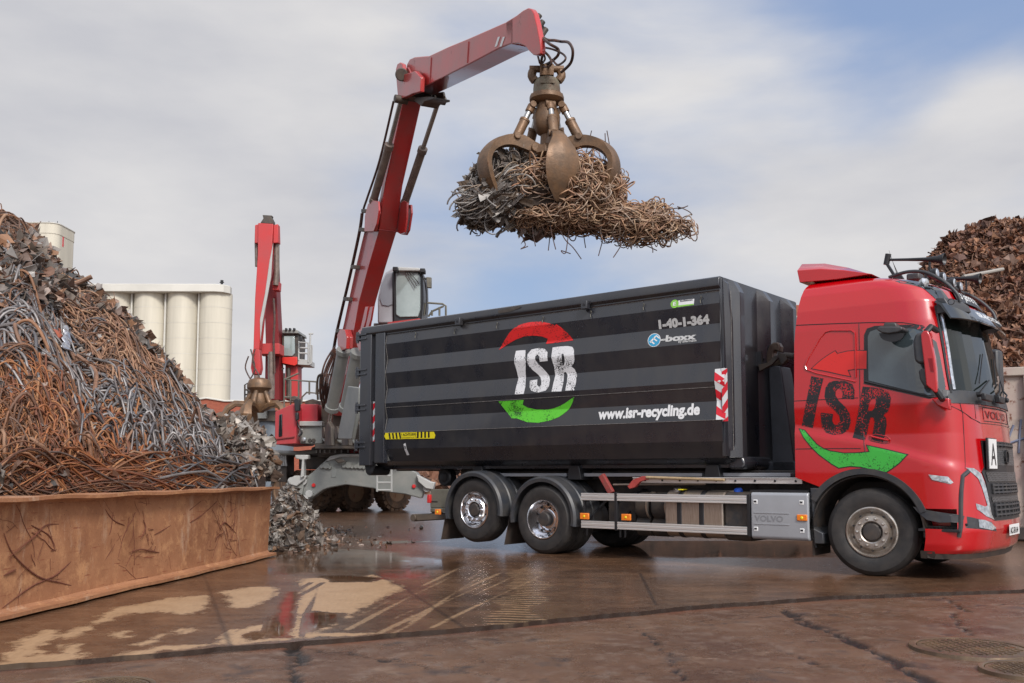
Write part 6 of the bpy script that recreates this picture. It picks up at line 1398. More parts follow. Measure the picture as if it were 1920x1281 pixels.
def brick_halls():
    Y = 95.; s = Y/F; t = thing('brick_hall', 'low red brick hall with a shallow gable below the silos', 'brick building', (at(410, 887, Y).x, Y, 0))
    x0, x1 = at(300, 887, Y).x, at(640, 887, Y).x; e = lambda x, y: at(x, y, Y)
    q = MB(); q.prism([(x0, Y, -1), (x1, Y, -1), (x1, Y, e(0, 752).z), (e(440, 0).x, Y, e(0, 752).z), (e(407, 0).x, Y, e(0, 747).z), (e(372, 0).x, Y, e(0, 752).z), (x0, Y, e(0, 752).z)], (0, 14, 0)); wl = q.build('wall', brick, t, local=False)
    q = MB(); q.tube([(x0, Y-.1, e(0, 752).z), (e(372, 0).x, Y-.1, e(0, 752).z), (e(407, 0).x, Y-.1, e(0, 746.5).z), (e(440, 0).x, Y-.1, e(0, 752).z), (x1, Y-.1, e(0, 752).z)], .09, 6); q.build('coping', conc2, t, local=False)
    for a, b_ in ((398, 414), (416, 434), (444, 462), (466, 482), (500, 520), (560, 580)):
        q = MB(); q.box((e(a, 0).x, Y-.12, e(0, 803).z), (e(b_, 0).x, Y+.1, e(0, 790).z)); wf = q.build('window', conc2, t, local=False)
        q = MB(); q.box((e(a+1, 0).x, Y-.16, e(0, 802).z), (e(b_-1, 0).x, Y-.11, e(0, 791).z)); q.build('pane', M['glass_cab'], wf, local=False)
    Y2 = 60.; s2 = Y2/F; f = lambda x, y: at(x, y, Y2)
    t = thing('brick_building', 'tall dark red brick block with glazed front seen between container and cab', 'brick building', (f(1500, 0).x, Y2, 0))
    q = MB(); q.box((f(1466, 0).x, Y2, -1), (f(1560, 0).x+6, Y2+12, f(0, 572).z)); q.build('wall', brick, t, local=False)
    q = MB(); q.box((f(1466, 0).x-.3, Y2-.35, 2), (f(1560, 0).x, Y2-.05, f(0, 596).z)); gl = q.build('glass_front', pmat('pale_glass', (.25, .38, .40), .15, coat=.5, var=.2, vscale=.6), t, local=False)
    q = MB()
    for k in range(12): z = f(0, 600+k*9).z; q.bar((f(1464, 0).x, Y2-.4, z), (f(1560, 0).x, Y2-.4, z+1.2), .08, .08)
    q.build('glazing_bars', conc2, gl, local=False)
    t = thing('timber_stack', 'stack of old brown sleepers beyond the far crane', 'timber stack', (at(450, 887, 60).x, 60, 0)); g = lambda x, y: at(x, y, 60.)
    wd_ = pmat('old_timber', (.20, .13, .08), .85, var=.4, vscale=2, stretch=(1, 1, 8))
    for k in range(5): q = MB(); z0 = g(0, 845-k*7).z; q.box((g(428, 0).x, 60, z0), (g(520, 0).x, 62, z0+.2)); q.build('sleeper', wd_, t, local=False, bevel=.02)
    t = thing('storage_wall', 'rust-brown sheet wall beyond the truck frame', 'wall', (at(900, 887, 75).x, 75, 0)); h_ = lambda x, y: at(x, y, 75.)
    q = MB(); q.box((h_(700, 0).x, 75, -1), (h_(1120, 0).x, 76, h_(0, 868).z)); q.build('panel', pmat('wall_rust', (.16, .07, .045), .85, var=.4, vscale=.5), t, local=False)
    q = MB(); q.box((h_(700, 0).x, 74.8, h_(0, 868).z), (h_(1120, 0).x, 76.2, h_(0, 868).z+.2)); q.build('coping', conc2, t, local=False)
brick_halls()
# ================================================================ NEAR CRANE (material handler)
B0 = Vector((-5.1, 28, 0)); BT = Vector((.46, 16, 0)); be = (BT-B0).normalized(); bn = Vector((-be.y, be.x, 0))   # bn points away to the right/back
if bn.x < 0: bn = -bn
def BPt(x, y, off=0.0):
    d = ray(x, y); o = B0+bn*off; t = ((o-_C).dot(bn))/d.dot(bn); return _C+d*t
CRN = thing('scrap_crane', 'near red material handler crane whose arm reaches over the black container', 'crane', (-4.9, 29.5, 0))
BW = .46
def bpris(pts, off, w_, name, m, parent=CRN, bevel=.02, shrink=0):
    q = MB(); q.prism([BPt(x, y, off) for x, y in pts], bn*w_); return q.build(name, m, parent, local=False, bevel=bevel)
boom = bpris([(750,184),(722,312),(712,371),(683,434),(667,500),(645,605),(626,684),(607,752),(607,772),(630,780),(650,700),(673,567),(691,500),(711,432),(722,345),(757,183)], -BW/2, BW, 'boom', M['boom_red'])
# stick: one tapered box with a bevelled nose fork
stick = bpris([(764,160),(761,135),(763,120),(768,111),(777,107),(804.5,104.7),(840,88),(878.7,72),(949,41),(962,33),(962,83),(957,82),(933,92),(878,121),(777,172)], -.24, .48, 'stick', M['boom_red'])
for off in (-.24, .20):
    bpris([(949,41),(968.6,29),(980,20),(990,15),(996,17),(1001,25),(1006,45),(1011,70),(1013.5,88),(1013,101),(1006,104),(999.8,103.5),(992,96),(984,86),(972,81),(957,82),(949,84)], off, .10, 'fork_plate', M['boom_red'], stick, .015)
bpris([(965,36),(975,30),(980,60),(970,80),(960,80)], -.15, .34, 'fork_web', M['boom_red'], stick)
for x, y0, y1 in ((809, 104, 158), (879, 74, 121)):
    q = MB(); q.tube([BPt(x-.5, y0+4, -.247), BPt(x-3, y1-3, -.247)], .012, 5); q.build('weld_seam', pmat('seam_red', (.22, .03, .03), .6) if x == 809 else bpy.data.materials['seam_red'], stick, local=False)
for x in (928, 937):
    q = MB(); q.prism([BPt(x, 88, -.243), BPt(x+4, 87, -.243), BPt(x+10, 69, -.243), BPt(x+6, 69.5, -.243)], -bn*.006); q.build('white_mark', M['white'], stick, local=False)
# elbow
for off in (-.40, .28):
    bpris([(743,150),(742,130),(745,120),(750,117),(754,120),(757,140),(778,133),(789,145),(788,172),(772,176),(756,184),(746,184)], off, .10, 'elbow_plate', M['boom_red'], boom, .015)
q = MB(); q.cyl(BPt(753, 140, -.46), BPt(753, 140, .46), .15, n=24); q.build('elbow_pin', M['mach_dark'], boom, local=False, bevel=.02)
bpris([(747,168),(757,160),(769,165),(768,180),(758,187),(748,187)], -.30, .6, 'elbow_casting', M['mach_dark'], boom)
bpris([(762,140),(772,139),(774,150),(763,152)], -.33, .05, 'work_light', M['mach_dark'], boom)
for k, off in ((0, -.27), (1, .20)): bpris([(757,128),(765,126),(772,140),(786,150),(786,170),(770,165),(762,150)], off, .05, 'gusset', M['boom_red'], boom)
# lugs on the boom knee
for off, pts in ((-.46, [(683,434),(684,405),(690,382),(700,376),(709,378),(710,395),(706,420),(700,434)]), (-.30, [(688,434),(690,400),(698,382),(709,378),(711,400),(704,434)]), (.24, [(742,434),(745,400),(751,380),(757,376),(763,380),(762,410),(758,436),(750,439)]), (.42, [(748,437),(752,400),(758,384),(770,384),(771,400),(766,432),(761,441),(752,440)])):
    bpris(pts, off, .05, 'cylinder_lug', M['boom_red'], boom, .01)
q = MB(); q.add(*( [[BPt(711, 432, -.238), BPt(683, 434, -.238)], []] )) if False else None
q = MB(); q.tube([BPt(683, 433, -.24), BPt(711, 431, -.24)]+[BPt(711, 431, -.24)+bn*.48], .014, 5); q.build('weld_seam', bpy.data.materials['seam_red'], boom, local=False)
def ram(p0, p1, p2, rb, rr, name='hydraulic_cylinder', parent=CRN, mb=None):
    q = MB(); d = (p1-p0).normalized(); q.cyl(p0, p1, rb, n=20); q.cyl(p1-d*.12, p1+d*.02, rb*1.18, n=20); q.cyl(p0-d*.04, p0+d*.10, rb*1.12, n=20); o = q.build(name, mb or M['barrel'], parent, local=False, bevel=.01)
    q = MB(); q.cyl(p1, p2, rr, n=16); q.build('piston_rod', M['rod'], o, local=False)
    q = MB(); e = bn*.16; q.cyl(p2-e, p2+e, rb*.95, n=16); q.build('rod_eye', M['mach_dark'], o, local=False, bevel=.01); return o
ram(BPt(700, 378, -.38), BPt(730, 272, -.38), BPt(752, 187, -.38), .10, .055)
ram(BPt(758, 383, .36), BPt(793, 279, .36), BPt(823, 188, .36), .10, .055)
for off in (.26, .40): bpris([(806,181),(810,186),(819,192),(829,190),(832,180),(830,172),(812,175)], off, .05, 'stick_lug', M['mach_dark'], stick, .01)
bpris([(775,183),(800,181),(812,182),(812,186),(796,190),(789,199),(778,190)], -.2, .4, 'stick_bracket', M['mach_dark'], stick, .01)
# lift cylinders and guards at the boom foot
greyc = M['mach_grey']
ram(BPt(644, 658, -.55), BPt(622, 768, -.55), BPt(616, 812, -.55), .17, .07, mb=greyc)
ram(BPt(672, 662, -.52)+bn*.0, BPt(650, 768, -.52), BPt(641, 812, -.52), .19, .08, mb=greyc)
for x, y in ((640, 640), (676, 640)): bpris([(x-8, y-12), (x-3, y-22), (x+6, y-22), (x+10, y-8), (x+9, y+14), (x-2, y+18), (x-7, y+8)], -.62, .10, 'lug', M['boom_red'], boom, .015)
for x, y in ((640, 640), (676, 640)): bpris([(x-2, y-12), (x+3, y-22), (x+12, y-22), (x+16, y-8), (x+15, y+14), (x+4, y+18), (x-1, y+8)], -.34, .10, 'lug', M['boom_red'], boom, .015)
for x in (681, 690): bpris([(x, 592), (x+4, 575), (x+9, 575), (x+5, 600), (x-4, 630), (x-8, 628)], -.27, .05, 'rib', M['boom_red'], boom, .01)
bpris([(652,724),(673,727),(671,760),(659,824),(633,823),(636,800)], -.98, .10, 'guard_plate', greyc, CRN, .02)
q = MB(); q.prism([at(*p, 27.3) for p in ((652,774),(658,775),(656,785),(650,784))], (0, .02, 0)); q.build('white_sticker', M['white'], CRN, local=False)
# hoses along the boom and at the tip
q = MB(); hz_ = [(741,190),(715,300),(692,370),(684,395),(679,430),(664,500),(650,560),(636,620),(628,660),(612,700),(604,730)]
q.tube([BPt(x-3, y, -.30) for x, y in hz_], .03, 6, smooth=5); q.tube([BPt(x-6, y+5, -.34) for x, y in hz_[3:]], .03, 6, smooth=5); q.build('boom_hose', M['hose'], CRN, local=False)
for i, (x, y) in enumerate(hz_[3:9]): bpris([(x-7, y-3), (x+1, y-3), (x+1, y+4), (x-7, y+4)], -.38, .16, 'hose_clamp', M['mach_dark'], CRN, .01)
for k in range(6):
    q = MB(); o = k*4; q.tube([at(628+o*.3, 650+o, 26.6), at(612+o*.5, 675+o*2, 26.4+k*.1), at(604+o*.8, 700+o*1.5, 26.4), at(601+o, 735, 26.8), at(606+o, 765, 27.5)], .030, 6, smooth=5); q.build('foot_hose', M['hose'], CRN, local=False)
for k in range(4):
    q = MB(); x = 596+k*5; q.tube([at(x, 750, 27.6), at(x-1, 720, 27.5), at(x+1, 706, 27.4), at(x+7, 702, 27.3)], .035, 6, smooth=5); q.build('pipe', M['mach_dark'], CRN, local=False)
tip = BPt(1008, 92, 0)
for pts in ([(996,22),(1006,45),(1002,60),(1012,72),(1006,90),(1012,118)], [(1002,24),(1012,50),(1006,70),(1018,88),(1014,120)], [(1010,60),(1024,74),(1040,76),(1052,78),(1066,80),(1074,95),(1070,118),(1052,136)], [(1012,66),(1030,82),(1046,92),(1046,104),(1030,118),(1016,124)], [(1010,88),(1034,92),(1056,102),(1060,112),(1046,122),(1036,112)], [(1008,76),(1016,95),(1022,110),(1016,122),(1024,126)], [(1000,30),(1008,52),(1018,62),(1014,74),(1020,80)], [(1012,90),(1028,104),(1034,118),(1028,126)]):
    q = MB(); q.tube([BPt(x, y, -.05+random.uniform(-.15, .2)) for x, y in pts], random.uniform(.017, .026), 7, smooth=6); q.build('grab_hose', M['hose'], CRN, local=False)
for x, y in ((1004, 40), (1010, 52), (1016, 66), (1008, 60)): q = MB(); p = BPt(x, y, .0); q.cyl(p, p+Vector((.08, 0, .12)), .05, n=10); q.build('coupling', M['mach_dark'], CRN, local=False, bevel=.01)
# ---- superstructure, undercarriage (world axes, crane at about 28-31 m)
def pbox(x0, y0, x1, y1, Y, dep, name, m, parent=CRN, bevel=.02):
    a = at(x0, y1, Y); b_ = at(x1, y0, Y); q = MB(); q.box((a.x, Y, a.z), (b_.x, Y+dep, b_.z)); return q.build(name, m, parent, local=False, bevel=bevel)
def ppoly(pts, Y, dep, name, m, parent=CRN, bevel=.02):
    q = MB(); q.prism([at(x, y, Y) for x, y in pts], (0, dep, 0)); return q.build(name, m, parent, local=False, bevel=bevel)
def ptube(pts, Y, r, name, m, parent=CRN, smooth=0):
    q = MB(); q.tube([at(x, y, Y+(p[0] if p else 0)) for x, y, *p in pts], r, 8, smooth=smooth); return q.build(name, m, parent, local=False)
mr = pmat('machine_red', (.40, .022, .035), .42, col2=(.34, .05, .05), vscale=1.5, rust=.12)
hb = ppoly([(516,772),(549,757),(556,762),(556,832),(518,834),(515,828)], 27.5, 2.4, 'side_housing', mr)
ppoly([(523,778),(529,776),(529,818),(522,819)], 27.46, .05, 'side_window', M['glass_dark'], hb)
q = MB(); q.prism([at(x, y, 27.45) for x, y in ((518,822),(552,818),(552,820),(518,824))], (0, .03, 0)); q.build('trim_line', bpy.data.materials['seam_red'], hb, local=False)
pbox(563, 758, 596, 792, 28.2, 2.5, 'engine_cover', mr)
ppoly([(556,792),(604,792),(604,832),(552,832)], 28.0, 1.2, 'step_box', M['mach_grey'])
pbox(557, 790, 604, 799, 27.9, 1.3, 'step_tread', M['mach_light'])
for x in (558, 570): q = MB(); p = at(x, 824, 27.9); q.lathe([(.07, 0), (.06, -.05), (.03, -.06)], p, (0, 1, 0), 14); q.build('work_lamp', M['lamp_glass'], CRN, local=False)
for x in (581, 588): q = MB(); p = at(x, 826, 27.98); q.lathe([(.06, 0), (.05, -.02)], p, (0, 1, 0), 14); q.build('socket', M['mach_dark'], CRN, local=False)
ptube([(552,790),(549,815,),(553,800)], 27.8, .03, 'mirror_bracket', M['mach_dark']); ppoly([(551,750),(556,747),(562,749),(562,770),(553,772)], 27.3, .15, 'rear_mirror', M['black_trim']); ppoly([(553,774),(559,773),(560,786),(554,790)], 27.3, .12, 'rear_mirror', M['black_trim'])
ptube([(556,790),(560,800),(566,812),(560,818)], 27.6, .03, 'mirror_bracket', M['black_trim'], smooth=3); ppoly([(561,805),(567,804),(565,816),(558,820)], 27.7, .1, 'grip', M['mach_light'])
for pts in ([(563,792),(566,745),(575,736),(602,738),(604,792)], [(565,768),(603,768)], [(533,772),(533,712),(593,716),(593,740)], [(533,745),(560,745)], [(533,712),(560,700)], [(560,770),(560,714)], [(545,766),(545,712)], [(580,740),(580,716)]):
    ptube(pts, 28.8, .028, 'handrail', M['olive'])
ppoly([(572,752),(586,748),(600,752),(600,760),(572,760)], 29.3, 1.4, 'exhaust_cover', M['mach_dark']); 
ppoly([(545,744),(552,742),(560,748),(556,752),(546,752)], 28.6, .4, 'air_filter', M['mach_dark'])
ppoly([(604,760),(700,760),(700,836),(604,836)], 28.3, 2.6, 'boom_seat', pmat('greasy_steel', (.12, .085, .06), .6, .2, col2=(.06, .045, .035), vscale=2, bump=.2))
for x in (608, 640, 664, 680): bpris([(x, 836), (x+1, 800), (x+6, 790), (x+12, 800), (x+13, 836)], -.75 if x < 650 else -.2, .12, 'pivot_plate', M['mach_dark'], CRN, .02)
for x, y in ((612, 820), (640, 822), (668, 824)): q = MB(); p = at(x, y, 27.6); q.cyl(p, p+Vector((0, .4, 0)), .14, n=20); q.build('pivot_pin', M['mach_grey'], CRN, local=False, bevel=.02)
pbox(590, 832, 700, 842, 27.7, 3.6, 'slew_deck', M['mach_dark']); 
c = at(660, 846, 29.6)
q = MB(); q.lathe([(1.25, -.16), (1.30, -.12), (1.30, .10), (1.22, .14)], (c.x, 29.9, c.z), (0, 0, 1), 60); q.build('slew_ring', M['mach_dark'], CRN, local=False)
for i in range(44):
    a = PI+PI*i/43.; q = MB(); p = Vector((c.x+1.32*math.cos(a), 29.9+1.32*math.sin(a), c.z-.02)); 
    if i % 2 == 0: q.box(tuple(p-Vector((.02, .02, .05))), tuple(p+Vector((.02, .02, .05)))); q.build('ring_bolt', M['mach_light'], CRN, local=False)
pbox(596, 848, 700, 858, 28.9, 2.4, 'slew_base', M['mach_dark'])
und = ppoly([(553,905),(560,898),(565,902),(590,882),(619,855),(640,853),(700,853),(735,862),(760,876),(781,886),(795,905),(813,914),(806,920),(795,921),(790,935),(760,927),(720,922),(700,916),(649,909),(620,914),(607,918),(590,930),(574,942),(565,938),(558,918)], 28.2, .55, 'outrigger_beam', M['mach_grey'], bevel=.03)
ppoly([(619,855),(640,851),(700,851),(735,860),(735,864),(700,856),(640,857),(610,866)], 28.15, .7, 'beam_top_edge', M['mach_light'], und)
for x, y in ((568,903),(546,902),(571,936),(579,926),(800,916)):
    q = MB(); p = at(x, y, 28.1); q.cyl(p, p+Vector((0, .7, 0)), .11, n=20); q.build('pin', M['mach_light'], und, local=False, bevel=.015)
ppoly([(540,900),(552,892),(575,892),(572,899),(556,912),(542,908)], 28.0, .4, 'outrigger_pad_arm', M['mach_light'], und); ppoly([(536,906),(556,899),(570,905),(566,935),(548,930),(540,918)], 28.1, .5, 'outrigger_leg', M['mach_grey'], und)
ppoly([(781,890),(806,903),(815,905),(812,918),(798,916),(784,903)], 28.0, .5, 'outrigger_pad_arm', M['mach_light'], und)
for x, y in ((611,873),(653,872),(675,873)):
    q = MB(); p = at(x, y, 28.12); q.cyl(p, p+Vector((0, .2, 0)), .10, n=18); q.cyl(p+Vector((-.13, 0, -.03)), p+Vector((-.13, .15, -.03)), .06, n=12); q.cyl(p+Vector((.11, 0, -.06)), p+Vector((.11, .15, -.06)), .05, n=12); q.build('pin_boss', M['mach_grey'], und, local=False, bevel=.01)
for x, y in ((588, 910), (776, 912)): q = MB(); p = at(x, y, 28.17); q.lathe([(.06, 0), (.05, -.03), (.01, -.035)], p, (0, 1, 0), 16); q.build('red_reflector', M['red_lens'], und, local=False)
ppoly([(621,881),(630,880),(630,895),(621,896)], 28.185, .02, 'plate', pmat('rough_plate', (.20, .21, .20), .7), und)
ppoly([(626,862),(640,860),(650,866),(634,869)], 28.0, .05, 'hatch', M['mach_dark'], und)
# axle wheels
def handler_wheel(x, y, Y, r, wd, ry=0):
    rt = bpy.data.objects.new('wheel', None); C.objects.link(rt); rt.parent = CRN; p = at(x, y, Y); rt.location = (p.x-CRN.location.x, p.y-CRN.location.y, r); rt.rotation_euler = (0, 0, ry)
    q = MB(); q.lathe([(r*.55, .02), (r*.60, -.02), (r*.88, -.02), (r*.96, .03), (r, .10), (r, wd-.10), (r*.96, wd-.03), (r*.88, wd+.02), (r*.6, wd+.02), (r*.55, wd-.02)], (0, 0, 0), (0, 1, 0), 40, closed=True)
    for i in range(20):
        a = 2*PI*i/20
        for s in (0, 1):
            aa = a+s*PI/20; c_, s_ = math.cos(aa), math.sin(aa); cc = Vector((c_*r*1.0, .10+s*(wd-.2)*.55, s_*r*1.0)); rm = Matrix.Rotation(-aa, 3, 'Y')
            q.box(tuple(cc-Vector((.05, .09, .07))), tuple(cc+Vector((.05, (wd-.2)*.45, .07))), rot=rm)
    q.build('tyre', M['muddy_tyre'], rt)
    q = MB(); q.lathe([(r*.56, .03), (r*.54, .0), (r*.44, .05), (r*.40, .14), (r*.2, .15), (r*.18, .05), (.001, .04)], (0, 0, 0), (0, 1, 0), 30); q.build('rim', pmat('rim_ochre', (.22, .13, .07), .7, rust=.3) if 'rim_ochre' not in bpy.data.materials else bpy.data.materials['rim_ochre'], rt)
handler_wheel(556, 885, 29.6, .62, .5, R(-58)); handler_wheel(602, 905, 30.3, .62, .5, R(-50)); handler_wheel(520, 870, 33.5, .62, .5, R(-58))
handler_wheel(668, 905, 30.6, .60, .5, R(50)); handler_wheel(680, 905, 32.2, .60, .5, R(50)); handler_wheel(745, 905, 30.8, .60, .5, R(50)); handler_wheel(575, 905, 29.3, .62, .5, R(-20))
pbox(560, 856, 700, 880, 29.5, 2.2, 'chassis', M['mach_dark']); pbox(515, 846, 600, 855, 29.8, 2.5, 'wing_deck', M['mach_dark'])
ppoly([(519,846),(538,846),(538,905),(519,903)], 29.3, 1.0, 'tool_box', M['mach_dark']); ppoly([(553,853),(578,853),(578,861),(570,862),(570,893),(566,896),(563,896),(566,862),(554,860)], 27.9, .3, 'lever_arm', M['mach_light'])
for k in range(4): ptube([(524+k*4, 848), (523+k*4, 860), (525+k*4, 874)], 29.2, .03, 'hydraulic_pipe', M['mach_light'])
ptube([(512,848),(560,850),(596,846)], 29.1, .07, 'deck_tube', M['mach_grey'])
la = MB(); 
for x in (707, 734): la.tube([at(x, 880, 27.4), at(x, 922, 27.4)], .03, 6)
for y in (892, 905, 919): la.tube([at(707, y, 27.4), at(734, y, 27.4)], .028, 6)
la.build('ladder', M['mach_light'], CRN, local=False)
# cab of the crane
cb = ppoly([(708,606),(708,560),(714,530),(722,512),(734,503),(740,500),(741,512),(742,606)], 26.6, 1.7, 'cab_side', pmat('cab_silver', (.42, .42, .44), .35, .2, var=.12, vscale=1, coat=.3), bevel=.04)
ppoly([(716,572),(712,560),(716,532),(724,514),(737,510),(738,570),(728,574)], 26.56, .05, 'side_glass', pmat('glass_grey', (.26, .28, .31), .08, coat=.6), cb, .01)
ppoly([(736,605),(735,510),(740,504),(788,504),(793,512),(794,560),(790,600),(784,605)], 26.5, 1.7, 'cab_frame', M['black_trim'], cb, .05)
ppoly([(742,590),(742,512),(746,508),(784,511),(788,520),(788,580),(784,594),(750,595)], 26.44, .07, 'front_window', M['glass_cab'], cb, .02)
ppoly([(738,500),(786,502),(792,508),(736,508)], 26.3, 1.9, 'cab_roof', M['mach_light'], cb, .03)
ppoly([(727,604),(786,597),(792,600),(786,610),(722,614)], 26.45, 1.6, 'cab_sill', M['boom_red'], cb, .02)
for x, y in ((741, 503), (792, 506)): pbox(x-5, y-3, x+5, y+5, 26.1, .3, 'roof_lamp', M['black_trim'], cb, .02)
for k in range(3): ptube([(760+k*4, 510), (778+k*4, 540-k*4)], 26.38, .014, 'wiper', M['black_trim'], cb)
ptube([(790, 515), (797, 530), (800, 560), (798, 590)], 26.3, .02, 'mirror_arm', M['black_trim'], smooth=4); ptube([(795,522),(806,524)], 26.3, .03, 'mirror_arm', M['black_trim']); ppoly([(799,519),(809,520),(809,540),(800,539)], 26.1, .12, 'cab_mirror', M['olive'], CRN, .02)
for pts in ([(795,592),(798,570),(802,568),(830,570),(836,574),(836,592)], [(803,594),(810,584),(832,574)], [(810,592),(810,582)], [(824,592),(824,576)]): ptube(pts, 27.0, .03, 'platform_rail', M['olive'])
pbox(700, 606, 840, 640, 26.9, 1.8, 'cab_riser', M['mach_grey']); pbox(715, 640, 760, 850, 27.6, 1.2, 'cab_column', M['boom_red']); ppoly([(655,760),(800,760),(800,850),(655,850)], 28.6, 3.2, 'housing', mr)
# ================================================================ GRAPPLE (hangs from the crane)
GX, GY = (1027-960)/F*16.0, 16.0
def gz(y): return CH+(887-y)*GY/F
GR = thing('orange_peel_grab', 'big rusty five-tine orange peel grab hanging from the near crane, clutching scrap over the container', 'grab', (GX, GY, gz(160)))
def gl(name, prof, m, parent=GR, n=36): q = MB(); q.lathe([(r, gz(y)-gz(160)) for r, y in prof], (0, 0, 0), (0, 0, 1), n); return q.build(name, m, parent, smooth=35)
gl('rotator', [(.06, 124), (.13, 127), (.19, 130), (.225, 137), (.235, 148), (.235, 160), (.21, 163)], M['grapple_olive'])
gl('flange', [(.20, 159), (.29, 162), (.30, 166), (.30, 171), (.25, 176), (.20, 178)], M['grapple'])
gl('body', [(.17, 176), (.19, 190), (.24, 203), (.23, 225), (.17, 236), (.11, 240), (.12, 262), (.24, 266), (.26, 280), (.14, 288)], M['grapple'], n=10)
q = MB()
for i in range(20): a = 2*PI*i/20; q = q.cyl((.27*math.cos(a), .27*math.sin(a), gz(163)-gz(160)), (.27*math.cos(a), .27*math.sin(a), gz(160.5)-gz(160)), .018, n=6)
q.build('flange_bolts', M['grapple'], GR)
q = MB()
for s in (-1, 1):
    q.tube([Vector((s*.24, 0, gz(112)-gz(160))), Vector((s*.26, 0, gz(122)-gz(160))), Vector((s*.20, 0, gz(132)-gz(160)))], .075, 10, smooth=3)
q.cyl((-.30, 0, gz(108)-gz(160)), (.30, 0, gz(108)-gz(160)), .06, n=14); q.box((-.12, -.14, gz(126)-gz(160)), (.12, .14, gz(104)-gz(160))); q.build('suspension_link', M['grapple'], GR, bevel=.015)
q = MB(); q.box((-.12, -.245, gz(147)-gz(160)), (.14, -.225, gz(139)-gz(160))); q.build('maker_plate', M['grapple_olive'], GR, bevel=.004)
def tine():
    rt = bpy.data.objects.new('tine', None); C.objects.link(rt); rt.parent = GR
    z0 = gz(160); Z = lambda y: gz(y)-z0
    # centre line (r, z) with inner/outer half depth and half width
    st = [(.14, 272, .09, .07), (.30, 266, .10, .07), (.45, 260, .12, .07), (.62, 258, .10, .08), (.80, 262, .09, .10), (.96, 272, .09, .14), (1.08, 287, .10, .23), (1.14, 305, .10, .28), (1.13, 325, .10, .30), (1.07, 345, .09, .27), (.97, 363, .07, .20), (.88, 376, .045, .10), (.82, 385, .02, .025)]
    pts = [Vector((r, 0, Z(y))) for r, y, d, w_ in st]; pc = crom(pts, 4); n = len(pc); rings = []
    for i, p in enumerate(pc):
        t = (pc[min(i+1, n-1)]-pc[max(i-1, 0)]).normalized(); nr = Vector((t.z, 0, -t.x)); f_ = i/(n-1)*(len(st)-1); k = int(min(f_, len(st)-2)); e = f_-k
        d = st[k][2]*(1-e)+st[k+1][2]*e; w_ = st[k][3]*(1-e)+st[k+1][3]*e
        if nr.dot(Vector((p.x, 0, p.z-Z(310)))) < 0: nr = -nr
        sh = max(0, min(1, (w_-.08)/.12))
        rings.append([p+nr*(d)+Vector((0, -.045, 0)), p+nr*d+Vector((0, .045, 0)), p+nr*(d*(1-.9*sh)-.0*sh)+Vector((0, w_, 0)), p-nr*(d*(.9-.1*sh))+Vector((0, w_*.86, 0)), p-nr*d*(1-.35*sh), p-nr*(d*(.9-.1*sh))+Vector((0, -w_*.86, 0)), p+nr*(d*(1-.9*sh))+Vector((0, -w_, 0))])
    q = MB(); q.loft(rings); q.build('tine_shell', M['grapple'], rt, bevel=.008, smooth=30)
    q = MB(); q.cyl((.24, -.12, Z(270)), (.24, .12, Z(270)), .075, n=16); q.cyl((.56, -.11, Z(250)), (.56, .11, Z(250)), .06, n=16); q.build('pins', M['grapple'], rt, bevel=.01)
    q = MB(); q.prism([(.44, -.06, Z(262)), (.50, -.06, Z(246)), (.56, -.06, Z(242)), (.62, -.06, Z(247)), (.70, -.06, Z(258))], (0, .12, 0)); q.build('cylinder_lug', M['grapple'], rt, bevel=.01)
    p0 = Vector((.27, 0, Z(184))); p1 = Vector((.54, 0, Z(248))); d = p1-p0
    q = MB(); q.cyl(p0+d*.48, p1, .085, n=18); q.cyl(p0+d*.46, p0+d*.54, .092, n=18); q.cyl(p0-Vector((0, .09, 0)), p0+Vector((0, .09, 0)), .06, n=12); q.cyl(p0, p0+d*.22, .07, n=14); q.build('ram', M['grapple'], rt, bevel=.008)
    q = MB(); q.cyl(p0+d*.2, p0+d*.5, .050, n=14); q.build('ram_rod', M['rod'], rt)
    return rt
T0 = tine()
for i, a in enumerate((198, -72, -14, 54, 126)):
    o = T0 if i == 0 else None
    if o is None:
        o = T0.copy(); C.objects.link(o); o.parent = GR
        for ch in T0.children: c2 = ch.copy(); C.objects.link(c2); c2.parent = o
    o.rotation_euler = (0, 0, R(a))
    k = {198: 1.0, -72: .66, -14: 1.02, 54: .95, 126: .95}[a]; o.scale = (k, 1, 1)
# ================================================================ SCRAP LOAD HELD BY THE GRAB
def blob3(name, label, cx, cy, w_, h_, dep, m, Y=16.0, n=30, tilt=0, cat='scrap metal'):
    c = at(cx, cy, Y); q = MB(); vs = []; 
    rings = []
    for i in range(1, n):
        ph = PI*i/n; ring = []
        for j in range(40):
            th = 2*PI*j/40; p = Vector((math.cos(ph), math.sin(ph)*math.cos(th), math.sin(ph)*math.sin(th)))
            k = 1+.22*mnoise.noise(p*2.3+Vector((cx, 0, 0)))+.12*mnoise.noise(p*6)
            ring.append(Matrix.Rotation(tilt, 3, 'Y') @ Vector((p.x*w_*k, p.y*dep*k, p.z*h_*k)) + c)
        rings.append(ring)
    q.loft(rings); o = q.build(name, m, smooth=0); tag(o, label, cat, kind='stuff'); return o
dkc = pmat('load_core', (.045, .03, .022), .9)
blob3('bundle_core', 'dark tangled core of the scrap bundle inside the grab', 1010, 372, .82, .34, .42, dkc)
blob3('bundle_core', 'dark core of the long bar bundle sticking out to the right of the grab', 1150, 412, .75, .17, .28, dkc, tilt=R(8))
R_LOADSH = pmat('grey_sheet_scrap', (.25, .24, .23), .5, .3, island=[(.30, .28, .26), (.18, .16, .15), (.38, .35, .32), (.13, .10, .085), (.26, .19, .13), (.33, .31, .29)], var=.35, vscale=9)
